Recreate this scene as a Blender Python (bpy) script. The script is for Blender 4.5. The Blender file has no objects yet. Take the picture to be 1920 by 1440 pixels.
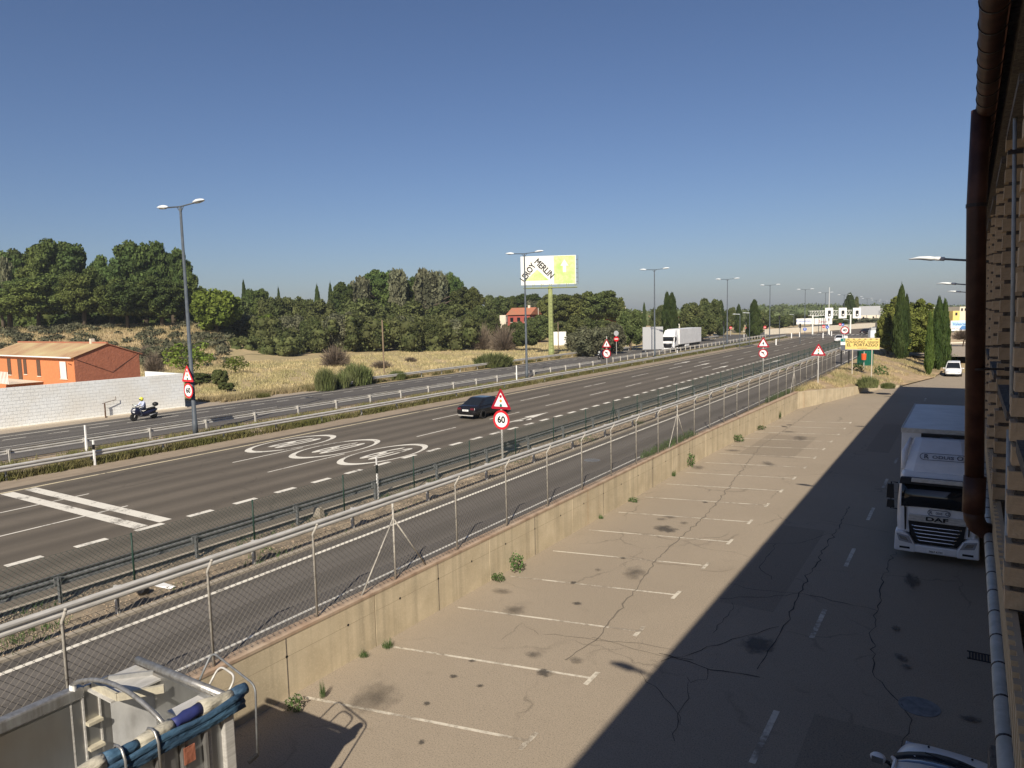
import bpy, math, random
import numpy as np
from mathutils import Vector, Matrix
random.seed(7); rng = np.random.default_rng(7)
scene = bpy.context.scene
col = scene.collection
# ---------------------------------------------------------------- camera
F, CX, CY, EYE = 1331.0, 960.0, 720.0, 8.9
def _ray(px, py): return np.array([px-CX, -(py-CY), F])
_v1, _v2 = _ray(1820, 570), _ray(-86, 615)
_n = np.cross(_v1, _v2); _n /= np.linalg.norm(_n)
if _n[1] < 0: _n = -_n
_Y = _v1/np.linalg.norm(_v1); _X = -np.cross(_Y, _n)
R = np.array([_X, _Y, _n])
def gp(px, py, z=1.5):                       # ground point seen at a photo pixel
    d = R@_ray(px, py); t = (z-EYE)/d[2]; return (d[0]*t, d[1]*t, z)
def at(px, py, dep):                         # point at a distance along the view axis
    r = R@_ray(px, py)*(dep/F); return (r[0], r[1], r[2]+EYE)
def atx(px, py, x):
    d = R@_ray(px, py); t = x/d[0]; return (x, d[1]*t, d[2]*t+EYE)
def cam_coords(x, y, z):
    c = R.T@np.array([x, y, z-EYE]); return c
RGT = np.array([R[0, 0], R[1, 0]]); RGT /= np.linalg.norm(RGT)
FWD = np.array([-RGT[1], RGT[0]])
VIEWROT = math.atan2(RGT[1], RGT[0])          # z rotation whose local x runs along the picture
cam_d = bpy.data.cameras.new('camera'); cam = bpy.data.objects.new('camera', cam_d); col.objects.link(cam)
cam_d.sensor_width = 36; cam_d.lens = F/1920*36; cam_d.clip_start = 0.1; cam_d.clip_end = 6000
cam.matrix_world = Matrix(((R[0,0],R[0,1],-R[0,2],0),(R[1,0],R[1,1],-R[1,2],0),(R[2,0],R[2,1],-R[2,2],EYE),(0,0,0,1)))
scene.camera = cam
# ---------------------------------------------------------------- sky, sun, exposure
SHX, SHY = -0.54, 1.235                       # shadow offset per metre of height
sun_el = math.atan(1/math.hypot(SHX, SHY)); az = math.atan2(-SHX, -SHY)   # clockwise from +Y
w = bpy.data.worlds.new('World'); scene.world = w; w.use_nodes = True
nt = w.node_tree; bg = nt.nodes['Background']
sky = nt.nodes.new('ShaderNodeTexSky'); sky.sky_type = 'NISHITA'; sky.sun_disc = False
sky.sun_elevation = sun_el; sky.sun_rotation = az
sky.air_density = 1.0; sky.dust_density = 1.0; sky.ozone_density = 4.0; sky.altitude = 200
tint = nt.nodes.new('ShaderNodeMix'); tint.data_type = 'RGBA'; tint.blend_type = 'MULTIPLY'; tint.inputs[0].default_value = 1; tint.inputs[7].default_value = (1.0, 1.0, 1.13, 1)
nt.links.new(sky.outputs[0], tint.inputs[6]); nt.links.new(tint.outputs[2], bg.inputs[0]); bg.inputs[1].default_value = 0.0515
sd = bpy.data.lights.new('sun', 'SUN'); sd.energy = 5.0; sd.angle = math.radians(0.53); sd.color = (1.0, 0.90, 0.76)
so = bpy.data.objects.new('sun', sd); col.objects.link(so)
so.rotation_euler = Vector((SHX, SHY, -1)).to_track_quat('-Z', 'Y').to_euler()
vs = scene.view_settings; vs.view_transform = 'Standard'; vs.look = 'None'; vs.gamma = 1; vs.exposure = 0.46
vs.use_curve_mapping = False
scene.cycles.max_bounces = 6

# ---------------------------------------------------------------- materials
def newmat(name):
    m = bpy.data.materials.new(name); m.use_nodes = True
    return m, m.node_tree, m.node_tree.nodes['Principled BSDF']
def mat(name, c, rough=0.8, c2=None, scale=4.0, detail=6, metal=0.0, bump=0.0, stretch=(1,1,1), lo=0.35, hi=0.65,
        c3=None, scale3=0.4, spec=0.3, coords='Object', trans=0.0, bscale=None):
    m, t, b = newmat(name); N = t.nodes; L = t.links
    b.inputs['Roughness'].default_value = rough; b.inputs['Metallic'].default_value = metal
    b.inputs['Specular IOR Level'].default_value = spec
    b.inputs['Base Color'].default_value = (*c, 1)
    if trans: b.inputs['Transmission Weight'].default_value = trans
    if c2 or bump:
        tc = N.new('ShaderNodeTexCoord'); mp = N.new('ShaderNodeMapping'); mp.inputs['Scale'].default_value = stretch
        L.new(tc.outputs[coords], mp.inputs[0])
    if c2:
        no = N.new('ShaderNodeTexNoise'); no.inputs['Scale'].default_value = scale; no.inputs['Detail'].default_value = detail
        no.inputs['Roughness'].default_value = 0.62
        L.new(mp.outputs[0], no.inputs['Vector'])
        mr = N.new('ShaderNodeMapRange'); mr.inputs[1].default_value = lo; mr.inputs[2].default_value = hi
        L.new(no.outputs[0], mr.inputs[0])
        mx = N.new('ShaderNodeMix'); mx.data_type = 'RGBA'; mx.inputs[6].default_value = (*c, 1); mx.inputs[7].default_value = (*c2, 1)
        L.new(mr.outputs[0], mx.inputs[0]); out = mx.outputs[2]
        if c3:
            n3 = N.new('ShaderNodeTexNoise'); n3.inputs['Scale'].default_value = scale3; n3.inputs['Detail'].default_value = 4
            L.new(tc.outputs[coords], n3.inputs['Vector'])
            r3 = N.new('ShaderNodeMapRange'); r3.inputs[1].default_value = 0.42; r3.inputs[2].default_value = 0.68
            L.new(n3.outputs[0], r3.inputs[0])
            m3 = N.new('ShaderNodeMix'); m3.data_type = 'RGBA'; m3.inputs[7].default_value = (*c3, 1)
            L.new(r3.outputs[0], m3.inputs[0]); L.new(out, m3.inputs[6]); out = m3.outputs[2]
        L.new(out, b.inputs['Base Color'])
    if bump:
        nb = N.new('ShaderNodeTexNoise'); nb.inputs['Scale'].default_value = bscale or scale*3; nb.inputs['Detail'].default_value = 5
        L.new(mp.outputs[0], nb.inputs['Vector'])
        bp = N.new('ShaderNodeBump'); bp.inputs['Strength'].default_value = bump; bp.inputs['Distance'].default_value = 0.05
        L.new(nb.outputs[0], bp.inputs['Height']); L.new(bp.outputs[0], b.inputs['Normal'])
    return m
def asphalt(name, base, tint, lane_w=0.0, lane_off=0.0, band=0.0, cracks=0.0, stain=0.3):
    """grain, broad patches, wheel tracks along Y, fine crack web"""
    m, t, b = newmat(name); N = t.nodes; L = t.links
    b.inputs['Roughness'].default_value = 0.88; b.inputs['Specular IOR Level'].default_value = 0.25
    tc = N.new('ShaderNodeTexCoord')
    def noise(sc, det, st=(1,1,1), lo=0.3, hi=0.7, rough=0.6):
        mp = N.new('ShaderNodeMapping'); mp.inputs['Scale'].default_value = st; L.new(tc.outputs['Object'], mp.inputs[0])
        n = N.new('ShaderNodeTexNoise'); n.inputs['Scale'].default_value = sc; n.inputs['Detail'].default_value = det
        n.inputs['Roughness'].default_value = rough; L.new(mp.outputs[0], n.inputs['Vector'])
        r = N.new('ShaderNodeMapRange'); r.inputs[1].default_value = lo; r.inputs[2].default_value = hi
        L.new(n.outputs[0], r.inputs[0]); return r.outputs[0]
    def mix(a, bcol, f, mode='MIX'):
        x = N.new('ShaderNodeMix'); x.data_type = 'RGBA'; x.blend_type = mode
        if isinstance(a, tuple): x.inputs[6].default_value = (*a, 1)
        else: L.new(a, x.inputs[6])
        if isinstance(bcol, tuple): x.inputs[7].default_value = (*bcol, 1)
        else: L.new(bcol, x.inputs[7])
        if isinstance(f, float): x.inputs[0].default_value = f
        else: L.new(f, x.inputs[0])
        return x.outputs[2]
    def mul(a, k):
        x = N.new('ShaderNodeMath'); x.operation = 'MULTIPLY'; L.new(a, x.inputs[0])
        if isinstance(k, float): x.inputs[1].default_value = k
        else: L.new(k, x.inputs[1])
        return x.outputs[0]
    c = mix(base, tint, noise(0.35, 5))
    c = mix(c, tuple(v*0.80 for v in base), mul(noise(3.5, 6, lo=0.45, hi=0.72, rough=0.8), 0.6))
    c = mix(c, tuple(v*1.22 for v in base), mul(noise(7.0, 6, lo=0.48, hi=0.70, rough=0.85), 0.55))
    c = mix(c, tuple(v*0.86 for v in base), mul(noise(0.12, 3, lo=0.45, hi=0.6), 0.7))
    g = noise(26, 4, lo=0.25, hi=0.75, rough=0.75)
    c = mix(c, tuple(v*1.75 for v in base), mul(g, 0.8))
    c = mix(c, tuple(v*0.45 for v in base), mul(noise(34, 3, lo=0.52, hi=0.72), 0.85))
    c = mix(c, tuple(v*0.5 for v in base), mul(noise(1.1, 6, lo=0.6, hi=0.78), stain))
    if band:
        sx = N.new('ShaderNodeSeparateXYZ'); L.new(tc.outputs['Object'], sx.inputs[0])
        wob = noise(0.15, 2, (1, 0.2, 1), lo=0.0, hi=1.0)
        a = N.new('ShaderNodeMath'); a.operation = 'MULTIPLY_ADD'; L.new(sx.outputs[0], a.inputs[0])
        a.inputs[1].default_value = 2*math.pi/lane_w; a.inputs[2].default_value = lane_off
        ad = N.new('ShaderNodeMath'); ad.operation = 'ADD'; L.new(a.outputs[0], ad.inputs[0]); L.new(mul(wob, 1.6), ad.inputs[1])
        s = N.new('ShaderNodeMath'); s.operation = 'SINE'; L.new(ad.outputs[0], s.inputs[0])
        r = N.new('ShaderNodeMapRange'); r.inputs[1].default_value = -0.6; r.inputs[2].default_value = 1.0; L.new(s.outputs[0], r.inputs[0])
        c = mix(c, tuple(v*0.55 for v in base), mul(r.outputs[0], band))
        c = mix(c, tuple(v*0.6 for v in base), mul(noise(0.9, 4, (1, 0.04, 1), lo=0.45, hi=0.75), 0.5))
    if cracks:
        v = N.new('ShaderNodeTexVoronoi'); v.feature = 'DISTANCE_TO_EDGE'; v.inputs['Scale'].default_value = 0.22
        mp = N.new('ShaderNodeMapping'); L.new(tc.outputs['Object'], mp.inputs[0])
        nn = N.new('ShaderNodeTexNoise'); nn.inputs['Scale'].default_value = 0.9; nn.inputs['Detail'].default_value = 6; L.new(tc.outputs['Object'], nn.inputs['Vector'])
        va = N.new('ShaderNodeVectorMath'); va.operation = 'MULTIPLY_ADD'; L.new(nn.outputs[1], va.inputs[0])
        va.inputs[1].default_value = (1.6, 1.6, 0); L.new(mp.outputs[0], va.inputs[2]); L.new(va.outputs[0], v.inputs['Vector'])
        r = N.new('ShaderNodeMapRange'); r.inputs[1].default_value = 0.0; r.inputs[2].default_value = 0.012; r.inputs[3].default_value = 1; r.inputs[4].default_value = 0
        L.new(v.outputs['Distance'], r.inputs[0])
        gate = noise(0.25, 3, lo=0.47, hi=0.58)
        c = mix(c, tuple(q*0.25 for q in base), mul(mul(r.outputs[0], gate), cracks))
    L.new(c, b.inputs['Base Color'])
    nb = N.new('ShaderNodeTexNoise'); nb.inputs['Scale'].default_value = 60; L.new(tc.outputs['Object'], nb.inputs['Vector'])
    bp = N.new('ShaderNodeBump'); bp.inputs['Strength'].default_value = 0.35; bp.inputs['Distance'].default_value = 0.01
    L.new(nb.outputs[0], bp.inputs['Height']); L.new(bp.outputs[0], b.inputs['Normal'])
    return m
def paint_mat(name, c, under, wear=0.5, scale=9.0):
    m, t, b = newmat(name); N = t.nodes; L = t.links
    b.inputs['Roughness'].default_value = 0.75
    g = N.new('ShaderNodeNewGeometry')
    n = N.new('ShaderNodeTexNoise'); n.inputs['Scale'].default_value = scale; n.inputs['Detail'].default_value = 8; n.inputs['Roughness'].default_value = 0.75
    L.new(g.outputs['Position'], n.inputs['Vector'])
    n2 = N.new('ShaderNodeTexNoise'); n2.inputs['Scale'].default_value = 0.8; n2.inputs['Detail'].default_value = 3; L.new(g.outputs['Position'], n2.inputs['Vector'])
    ad = N.new('ShaderNodeMath'); ad.operation = 'ADD'; L.new(n.outputs[0], ad.inputs[0]); L.new(n2.outputs[0], ad.inputs[1])
    r = N.new('ShaderNodeMapRange'); r.inputs[1].default_value = 1.25-0.45*wear; r.inputs[2].default_value = 1.45-0.4*wear; L.new(ad.outputs[0], r.inputs[0])
    x = N.new('ShaderNodeMix'); x.data_type = 'RGBA'; x.inputs[6].default_value = (*c, 1); x.inputs[7].default_value = (*under, 1)
    L.new(r.outputs[0], x.inputs[0]); L.new(x.outputs[2], b.inputs['Base Color'])
    return m
def leaf_mat(name, c, c2, scale=0.5, bright=1.35):
    m, t, b = newmat(name); N = t.nodes; L = t.links
    b.inputs['Roughness'].default_value = 0.75; b.inputs['Specular IOR Level'].default_value = 0.15
    g = N.new('ShaderNodeNewGeometry'); tc = N.new('ShaderNodeTexCoord')
    n = N.new('ShaderNodeTexNoise'); n.inputs['Scale'].default_value = scale; n.inputs['Detail'].default_value = 3
    L.new(tc.outputs['Object'], n.inputs['Vector'])
    r = N.new('ShaderNodeMapRange'); r.inputs[1].default_value = 0.35; r.inputs[2].default_value = 0.65; L.new(n.outputs[0], r.inputs[0])
    x = N.new('ShaderNodeMix'); x.data_type = 'RGBA'; x.inputs[6].default_value = (*c, 1); x.inputs[7].default_value = (*c2, 1); L.new(r.outputs[0], x.inputs[0])
    hv = N.new('ShaderNodeHueSaturation'); L.new(x.outputs[2], hv.inputs['Color'])
    r2 = N.new('ShaderNodeMapRange'); r2.inputs[3].default_value = 0.6; r2.inputs[4].default_value = bright
    L.new(g.outputs['Random Per Island'], r2.inputs[0])
    oi = N.new('ShaderNodeObjectInfo'); r3 = N.new('ShaderNodeMapRange'); r3.inputs[3].default_value = 0.78; r3.inputs[4].default_value = 1.25; L.new(oi.outputs['Random'], r3.inputs[0])
    mv = N.new('ShaderNodeMath'); mv.operation = 'MULTIPLY'; L.new(r2.outputs[0], mv.inputs[0]); L.new(r3.outputs[0], mv.inputs[1]); L.new(mv.outputs[0], hv.inputs['Value'])
    r4 = N.new('ShaderNodeMapRange'); r4.inputs[3].default_value = 0.488; r4.inputs[4].default_value = 0.508; L.new(oi.outputs['Random'], r4.inputs[0]); L.new(r4.outputs[0], hv.inputs['Hue'])
    L.new(hv.outputs[0], b.inputs['Base Color'])
    tr = N.new('ShaderNodeBsdfTranslucent'); L.new(hv.outputs[0], tr.inputs[0])
    ms = N.new('ShaderNodeMixShader'); ms.inputs[0].default_value = 0.22
    out = N['Material Output']; L.new(b.outputs[0], ms.inputs[1]); L.new(tr.outputs[0], ms.inputs[2]); L.new(ms.outputs[0], out.inputs[0])
    return m
def blot_mat(name, c, soft=0.5, dens=0.8, nscale=3.0):
    """soft-edged stain, fading outwards, with transparent surround"""
    m, t, b = newmat(name); N = t.nodes; L = t.links
    b.inputs['Base Color'].default_value = (*c, 1); b.inputs['Roughness'].default_value = 0.7
    tc = N.new('ShaderNodeTexCoord'); oi = N.new('ShaderNodeObjectInfo')
    ln = N.new('ShaderNodeVectorMath'); ln.operation = 'LENGTH'; L.new(tc.outputs['Object'], ln.inputs[0])
    va = N.new('ShaderNodeVectorMath'); va.operation = 'ADD'; L.new(tc.outputs['Object'], va.inputs[0]); L.new(oi.outputs['Location'], va.inputs[1])
    n = N.new('ShaderNodeTexNoise'); n.inputs['Scale'].default_value = nscale; n.inputs['Detail'].default_value = 5; L.new(va.outputs[0], n.inputs['Vector'])
    ma = N.new('ShaderNodeMath'); ma.operation = 'MULTIPLY_ADD'; L.new(n.outputs[0], ma.inputs[0]); ma.inputs[1].default_value = 0.9; L.new(ln.outputs['Value'], ma.inputs[2])
    r = N.new('ShaderNodeMapRange'); r.inputs[1].default_value = 1.05-soft*0.6; r.inputs[2].default_value = 1.15; r.inputs[3].default_value = dens; r.inputs[4].default_value = 0
    L.new(ma.outputs[0], r.inputs[0])
    tr = N.new('ShaderNodeBsdfTransparent'); ms = N.new('ShaderNodeMixShader')
    L.new(r.outputs[0], ms.inputs[0]); L.new(tr.outputs[0], ms.inputs[1]); L.new(b.outputs[0], ms.inputs[2])
    L.new(ms.outputs[0], N['Material Output'].inputs[0])
    return m
A_LOT, A_ROAD = (0.235, 0.196, 0.146), (0.106, 0.091, 0.072)
M = dict(
 lot=asphalt('lot_asphalt', A_LOT, (0.265, 0.222, 0.168), cracks=0.4, stain=0.22),
 road=asphalt('road_asphalt', A_ROAD, (0.128, 0.110, 0.087), lane_w=1.85, lane_off=0.6, band=0.5, cracks=0.25),
 slip=asphalt('slip_road_asphalt', (0.105, 0.097, 0.088), (0.088, 0.080, 0.072), lane_w=2.1, lane_off=2.2, band=0.6),
 opp=asphalt('far_road_asphalt', (0.088, 0.082, 0.075), (0.105, 0.097, 0.088), lane_w=1.8, band=0.3),
 path=asphalt('pavement_concrete', (0.27, 0.23, 0.18), (0.22, 0.185, 0.14)),
 white=paint_mat('road_paint_white', (0.66, 0.63, 0.55), A_ROAD, 0.42),
 wornw=paint_mat('road_paint_worn', (0.58, 0.53, 0.43), A_LOT, 0.72, 6),
 yell=paint_mat('road_paint_cream', (0.62, 0.54, 0.36), A_ROAD, 0.45),
 dirt=mat('dry_dirt', (0.30, 0.235, 0.165), 0.95, (0.20, 0.155, 0.105), 3, bump=0.6, c3=(0.36, 0.29, 0.20), scale3=0.6),
 shoulder=mat('sandy_shoulder', (0.30, 0.245, 0.18), 0.95, (0.23, 0.185, 0.135), 2.5, bump=0.4, stretch=(1, 0.3, 1)),
 field=mat('dry_field_ground', (0.44, 0.335, 0.195), 0.95, (0.32, 0.26, 0.145), 0.35, bump=0.8, bscale=3, c3=(0.26, 0.225, 0.105), scale3=0.045),
 gravel=mat('gravel', (0.30, 0.245, 0.175), 0.95, (0.14, 0.115, 0.085), 14, bump=1.0, c3=(0.38, 0.31, 0.22), scale3=1.5),
 conc=None,
 galv=mat('galvanised_steel', (0.56, 0.55, 0.52), 0.5, (0.40, 0.39, 0.36), 6, metal=0.2, stretch=(1, 0.3, 3)),
 galvd=mat('dull_steel', (0.22, 0.23, 0.235), 0.55, (0.13, 0.135, 0.14), 5, metal=0.3),
 postg=mat('grey_post_paint', (0.42, 0.40, 0.35), 0.6, (0.30, 0.28, 0.25), 8),
 wire=mat('fence_wire', (0.10, 0.09, 0.075), 0.6, metal=0.4),
 gwire=mat('green_fence_wire', (0.035, 0.055, 0.045), 0.6),
 gpost=mat('green_fence_paint', (0.012, 0.040, 0.028), 0.5),
 lampm=mat('lamp_post_paint', (0.085, 0.10, 0.115), 0.5, (0.06, 0.072, 0.085), 3),
 lamph=mat('lamp_head_shell', (0.62, 0.66, 0.68), 0.35),
 glass=mat('dark_glass', (0.012, 0.014, 0.017), 0.06, spec=0.6),
 glassl=mat('lamp_glass', (0.35, 0.36, 0.34), 0.15, spec=0.6),
 wpaint=mat('white_vehicle_paint', (0.74, 0.75, 0.76), 0.28, (0.66, 0.67, 0.68), 1.5, spec=0.5),
 wbox=mat('white_truck_box', (0.66, 0.67, 0.68), 0.45, (0.55, 0.56, 0.57), 1.2),
 bpaint=mat('black_car_paint', (0.010, 0.010, 0.012), 0.12, spec=0.6),
 black=mat('black_plastic', (0.014, 0.014, 0.015), 0.5),
 rubber=mat('tyre_rubber', (0.02, 0.02, 0.02), 0.85),
 chrome=mat('chrome', (0.6, 0.6, 0.6), 0.2, metal=1.0),
 alu=mat('scratched_aluminium', (0.46, 0.47, 0.47), 0.34, (0.33, 0.335, 0.33), 1.2, metal=0.85, stretch=(1, 1, 0.3), c3=(0.40, 0.34, 0.26), scale3=0.45),
 alu2=mat('dusty_aluminium', (0.40, 0.40, 0.39), 0.42, (0.25, 0.24, 0.22), 4, metal=0.7, stretch=(3, 3, 0.4)),
 tarp=mat('blue_tarpaulin', (0.055, 0.12, 0.19), 0.6, (0.025, 0.05, 0.09), 4, bump=1.0, bscale=12, stretch=(1, .35, 1)),
 tarpw=mat('pale_tarpaulin', (0.52, 0.49, 0.40), 0.6, (0.30, 0.28, 0.22), 5, bump=1.0, bscale=14, stretch=(1, .35, 1)),
 red=mat('sign_red', (0.55, 0.02, 0.03), 0.4), redd=mat('sign_dark_red', (0.33, 0.01, 0.025), 0.4),
 sign=mat('sign_white', (0.78, 0.78, 0.76), 0.4), ink=mat('sign_black', (0.01, 0.01, 0.01), 0.5),
 amber=mat('sign_amber', (0.75, 0.27, 0.06), 0.5), green=mat('sign_green', (0.01, 0.16, 0.13), 0.5),
 sblue=mat('sign_blue', (0.02, 0.10, 0.45), 0.4), signback=mat('sign_back_grey', (0.36, 0.37, 0.38), 0.5),
 yellow=mat('yellow_sign_board', (0.72, 0.55, 0.17), 0.55, (0.66, 0.50, 0.18), 3),
 letter=mat('dark_lettering', (0.06, 0.045, 0.03), 0.6), lgrey=mat('grey_lettering', (0.09, 0.10, 0.13), 0.6),
 lime=mat('lime_green_print', (0.43, 0.60, 0.19), 0.6, (0.56, 0.68, 0.34), 1.4, stretch=(1, 1, 1), c3=(0.38, 0.56, 0.15), scale3=0.8),
 bbwhite=mat('billboard_white', (0.74, 0.74, 0.70), 0.6, (0.66, 0.66, 0.62), 1.0),
 bgreen=mat('billboard_mast_green', (0.25, 0.28, 0.11), 0.6, (0.19, 0.21, 0.09), 1.2),
 brick=mat('tan_brick', (0.60, 0.45, 0.29), 0.9, (0.48, 0.355, 0.225), 5, bump=0.35, bscale=30),
 mortar=mat('grey_mortar', (0.20, 0.17, 0.14), 0.95, (0.09, 0.08, 0.07), 18, bump=0.6),
 clad=mat('beige_ribbed_cladding', (0.50, 0.40, 0.27), 0.6, (0.42, 0.33, 0.22), 3),
 brown=mat('brown_pipe', (0.048, 0.021, 0.013), 0.5, (0.040, 0.014, 0.008), 3, c3=(0.085, 0.036, 0.022), scale3=3.5),
 ring=mat('pipe_ring', (0.03, 0.022, 0.02), 0.5),
 pvc=mat('grey_pvc_pipe', (0.48, 0.48, 0.45), 0.6, (0.36, 0.36, 0.33), 6),
 orange=mat('orange_render', (0.62, 0.22, 0.09), 0.9, (0.54, 0.19, 0.08), 3, bump=0.4),
 terra=mat('red_brown_render', (0.33, 0.125, 0.075), 0.9, (0.27, 0.10, 0.06), 2, bump=1.0, bscale=4),
 tile=mat('roof_tile', (0.38, 0.27, 0.155), 0.9, (0.27, 0.155, 0.09), 0.7, c3=(0.42, 0.35, 0.19), scale3=0.35),
 rtile=mat('red_roof_tile', (0.38, 0.13, 0.075), 0.9, (0.30, 0.15, 0.085), 0.8),
 rhouse=mat('red_house_render', (0.34, 0.085, 0.065), 0.9, (0.28, 0.07, 0.055), 1),
 wblock=mat('whitewashed_block', (0.79, 0.81, 0.80), 0.85, (0.70, 0.72, 0.71), 3, bump=0.3, c3=(0.70, 0.69, 0.64), scale3=0.45),
 wjoint=mat('block_joint', (0.62, 0.62, 0.60), 0.9),
 cream=mat('cream_render', (0.66, 0.60, 0.48), 0.9, (0.58, 0.52, 0.42), 2),
 blind=mat('white_roller_blind', (0.70, 0.69, 0.64), 0.7), frame=mat('brown_window_frame', (0.10, 0.06, 0.04), 0.6),
 bark=mat('bark', (0.11, 0.085, 0.06), 0.95, (0.07, 0.055, 0.04), 5, stretch=(1, 1, 0.3)),
 pole=mat('pale_pole', (0.46, 0.42, 0.34), 0.8), wood=mat('weathered_wood', (0.20, 0.15, 0.10), 0.9),
 shield=mat('denim', (0.06, 0.07, 0.10), 0.8), jacket=mat('pale_blue_jacket', (0.45, 0.50, 0.66), 0.8),
 helmet=mat('yellow_helmet', (0.75, 0.70, 0.08), 0.3), skin=mat('skin', (0.45, 0.28, 0.2), 0.6), navy=mat('navy_paint', (0.012, 0.014, 0.035), 0.2, spec=0.6),
 kerb=mat('kerb_concrete', (0.36, 0.32, 0.26), 0.9, (0.26, 0.23, 0.18), 4),
 dgreen=mat('green_container_paint', (0.008, 0.10, 0.065), 0.5), orangep=mat('orange_bin_plastic', (0.65, 0.10, 0.03), 0.5),
 tailr=mat('tail_light_red', (0.10, 0.006, 0.008), 0.2, spec=0.6), headl=mat('headlight_glass', (0.30, 0.31, 0.33), 0.1, spec=0.8),
 bag=mat('black_plastic_bag', (0.01, 0.01, 0.011), 0.3),
 pine=leaf_mat('pine_needles', (0.046, 0.076, 0.022), (0.100, 0.126, 0.034), 0.35, 1.6),
 pinef=leaf_mat('pine_needles_far', (0.056, 0.074, 0.024), (0.115, 0.125, 0.038), 0.25, 1.5),
 piney=leaf_mat('yellow_pine_needles', (0.085, 0.110, 0.022), (0.150, 0.165, 0.040), 0.6, 1.6),
 decid=leaf_mat('broad_leaves', (0.060, 0.080, 0.026), (0.115, 0.130, 0.048), 0.4, 1.5),
 bright=leaf_mat('bright_leaves', (0.105, 0.150, 0.025), (0.150, 0.190, 0.035), 0.5),
 grey=leaf_mat('grey_green_leaves', (0.10, 0.11, 0.065), (0.15, 0.15, 0.09), 0.5),
 cyp=leaf_mat('cypress_foliage', (0.030, 0.052, 0.014), (0.060, 0.085, 0.024), 0.9),
 cypl=leaf_mat('light_cypress_foliage', (0.060, 0.095, 0.022), (0.085, 0.125, 0.030), 0.9),
 reed=leaf_mat('reed_leaves', (0.115, 0.150, 0.050), (0.175, 0.195, 0.085), 0.6),
 twig=leaf_mat('bare_twigs', (0.17, 0.135, 0.10), (0.22, 0.18, 0.13), 0.6),
 grassg=leaf_mat('green_brown_grass', (0.115, 0.125, 0.040), (0.185, 0.165, 0.070), 0.5),
 grassd=leaf_mat('dry_grass_blades', (0.45, 0.36, 0.205), (0.28, 0.25, 0.125), 0.12),
 weed=leaf_mat('weed_leaves', (0.055, 0.105, 0.030), (0.085, 0.135, 0.045), 2.0),
)
def conc_mat(name, c, c2, vert=True):
    m, t, b = newmat(name); N = t.nodes; L = t.links; b.inputs['Roughness'].default_value = 0.9
    g = N.new('ShaderNodeNewGeometry')
    def ns(sc, st, lo, hi, det=5):
        mp = N.new('ShaderNodeMapping'); mp.inputs['Scale'].default_value = st; L.new(g.outputs['Position'], mp.inputs[0])
        n = N.new('ShaderNodeTexNoise'); n.inputs['Scale'].default_value = sc; n.inputs['Detail'].default_value = det; L.new(mp.outputs[0], n.inputs['Vector'])
        r = N.new('ShaderNodeMapRange'); r.inputs[1].default_value = lo; r.inputs[2].default_value = hi; L.new(n.outputs[0], r.inputs[0]); return r.outputs[0]
    def mx(a, bc, f, k=1.0):
        x = N.new('ShaderNodeMix'); x.data_type = 'RGBA'
        if isinstance(a, tuple): x.inputs[6].default_value = (*a, 1)
        else: L.new(a, x.inputs[6])
        x.inputs[7].default_value = (*bc, 1)
        mm = N.new('ShaderNodeMath'); mm.operation = 'MULTIPLY'; mm.inputs[1].default_value = k; L.new(f, mm.inputs[0]); L.new(mm.outputs[0], x.inputs[0]); return x.outputs[2]
    o = mx(c, c2, ns(1.2, (1, 1, 1), 0.35, 0.65))
    o = mx(o, tuple(v*0.50 for v in c), ns(1.0, (3.5, 3.5, 0.10), 0.46, 0.8), 0.8)
    o = mx(o, tuple(v*0.6 for v in c), ns(0.5, (1, 1, 2), 0.5, 0.75), 0.5)
    o = mx(o, (0.36, 0.22, 0.12), ns(0.55, (1.4, 1.4, 0.05), 0.63, 0.72), 0.6)
    o = mx(o, tuple(v*1.25 for v in c), ns(22, (1, 1, 1), 0.5, 0.8), 0.4)
    L.new(o, b.inputs['Base Color'])
    return m
M['conc'] = conc_mat('weathered_concrete', (0.56, 0.475, 0.33), (0.46, 0.385, 0.26))

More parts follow.
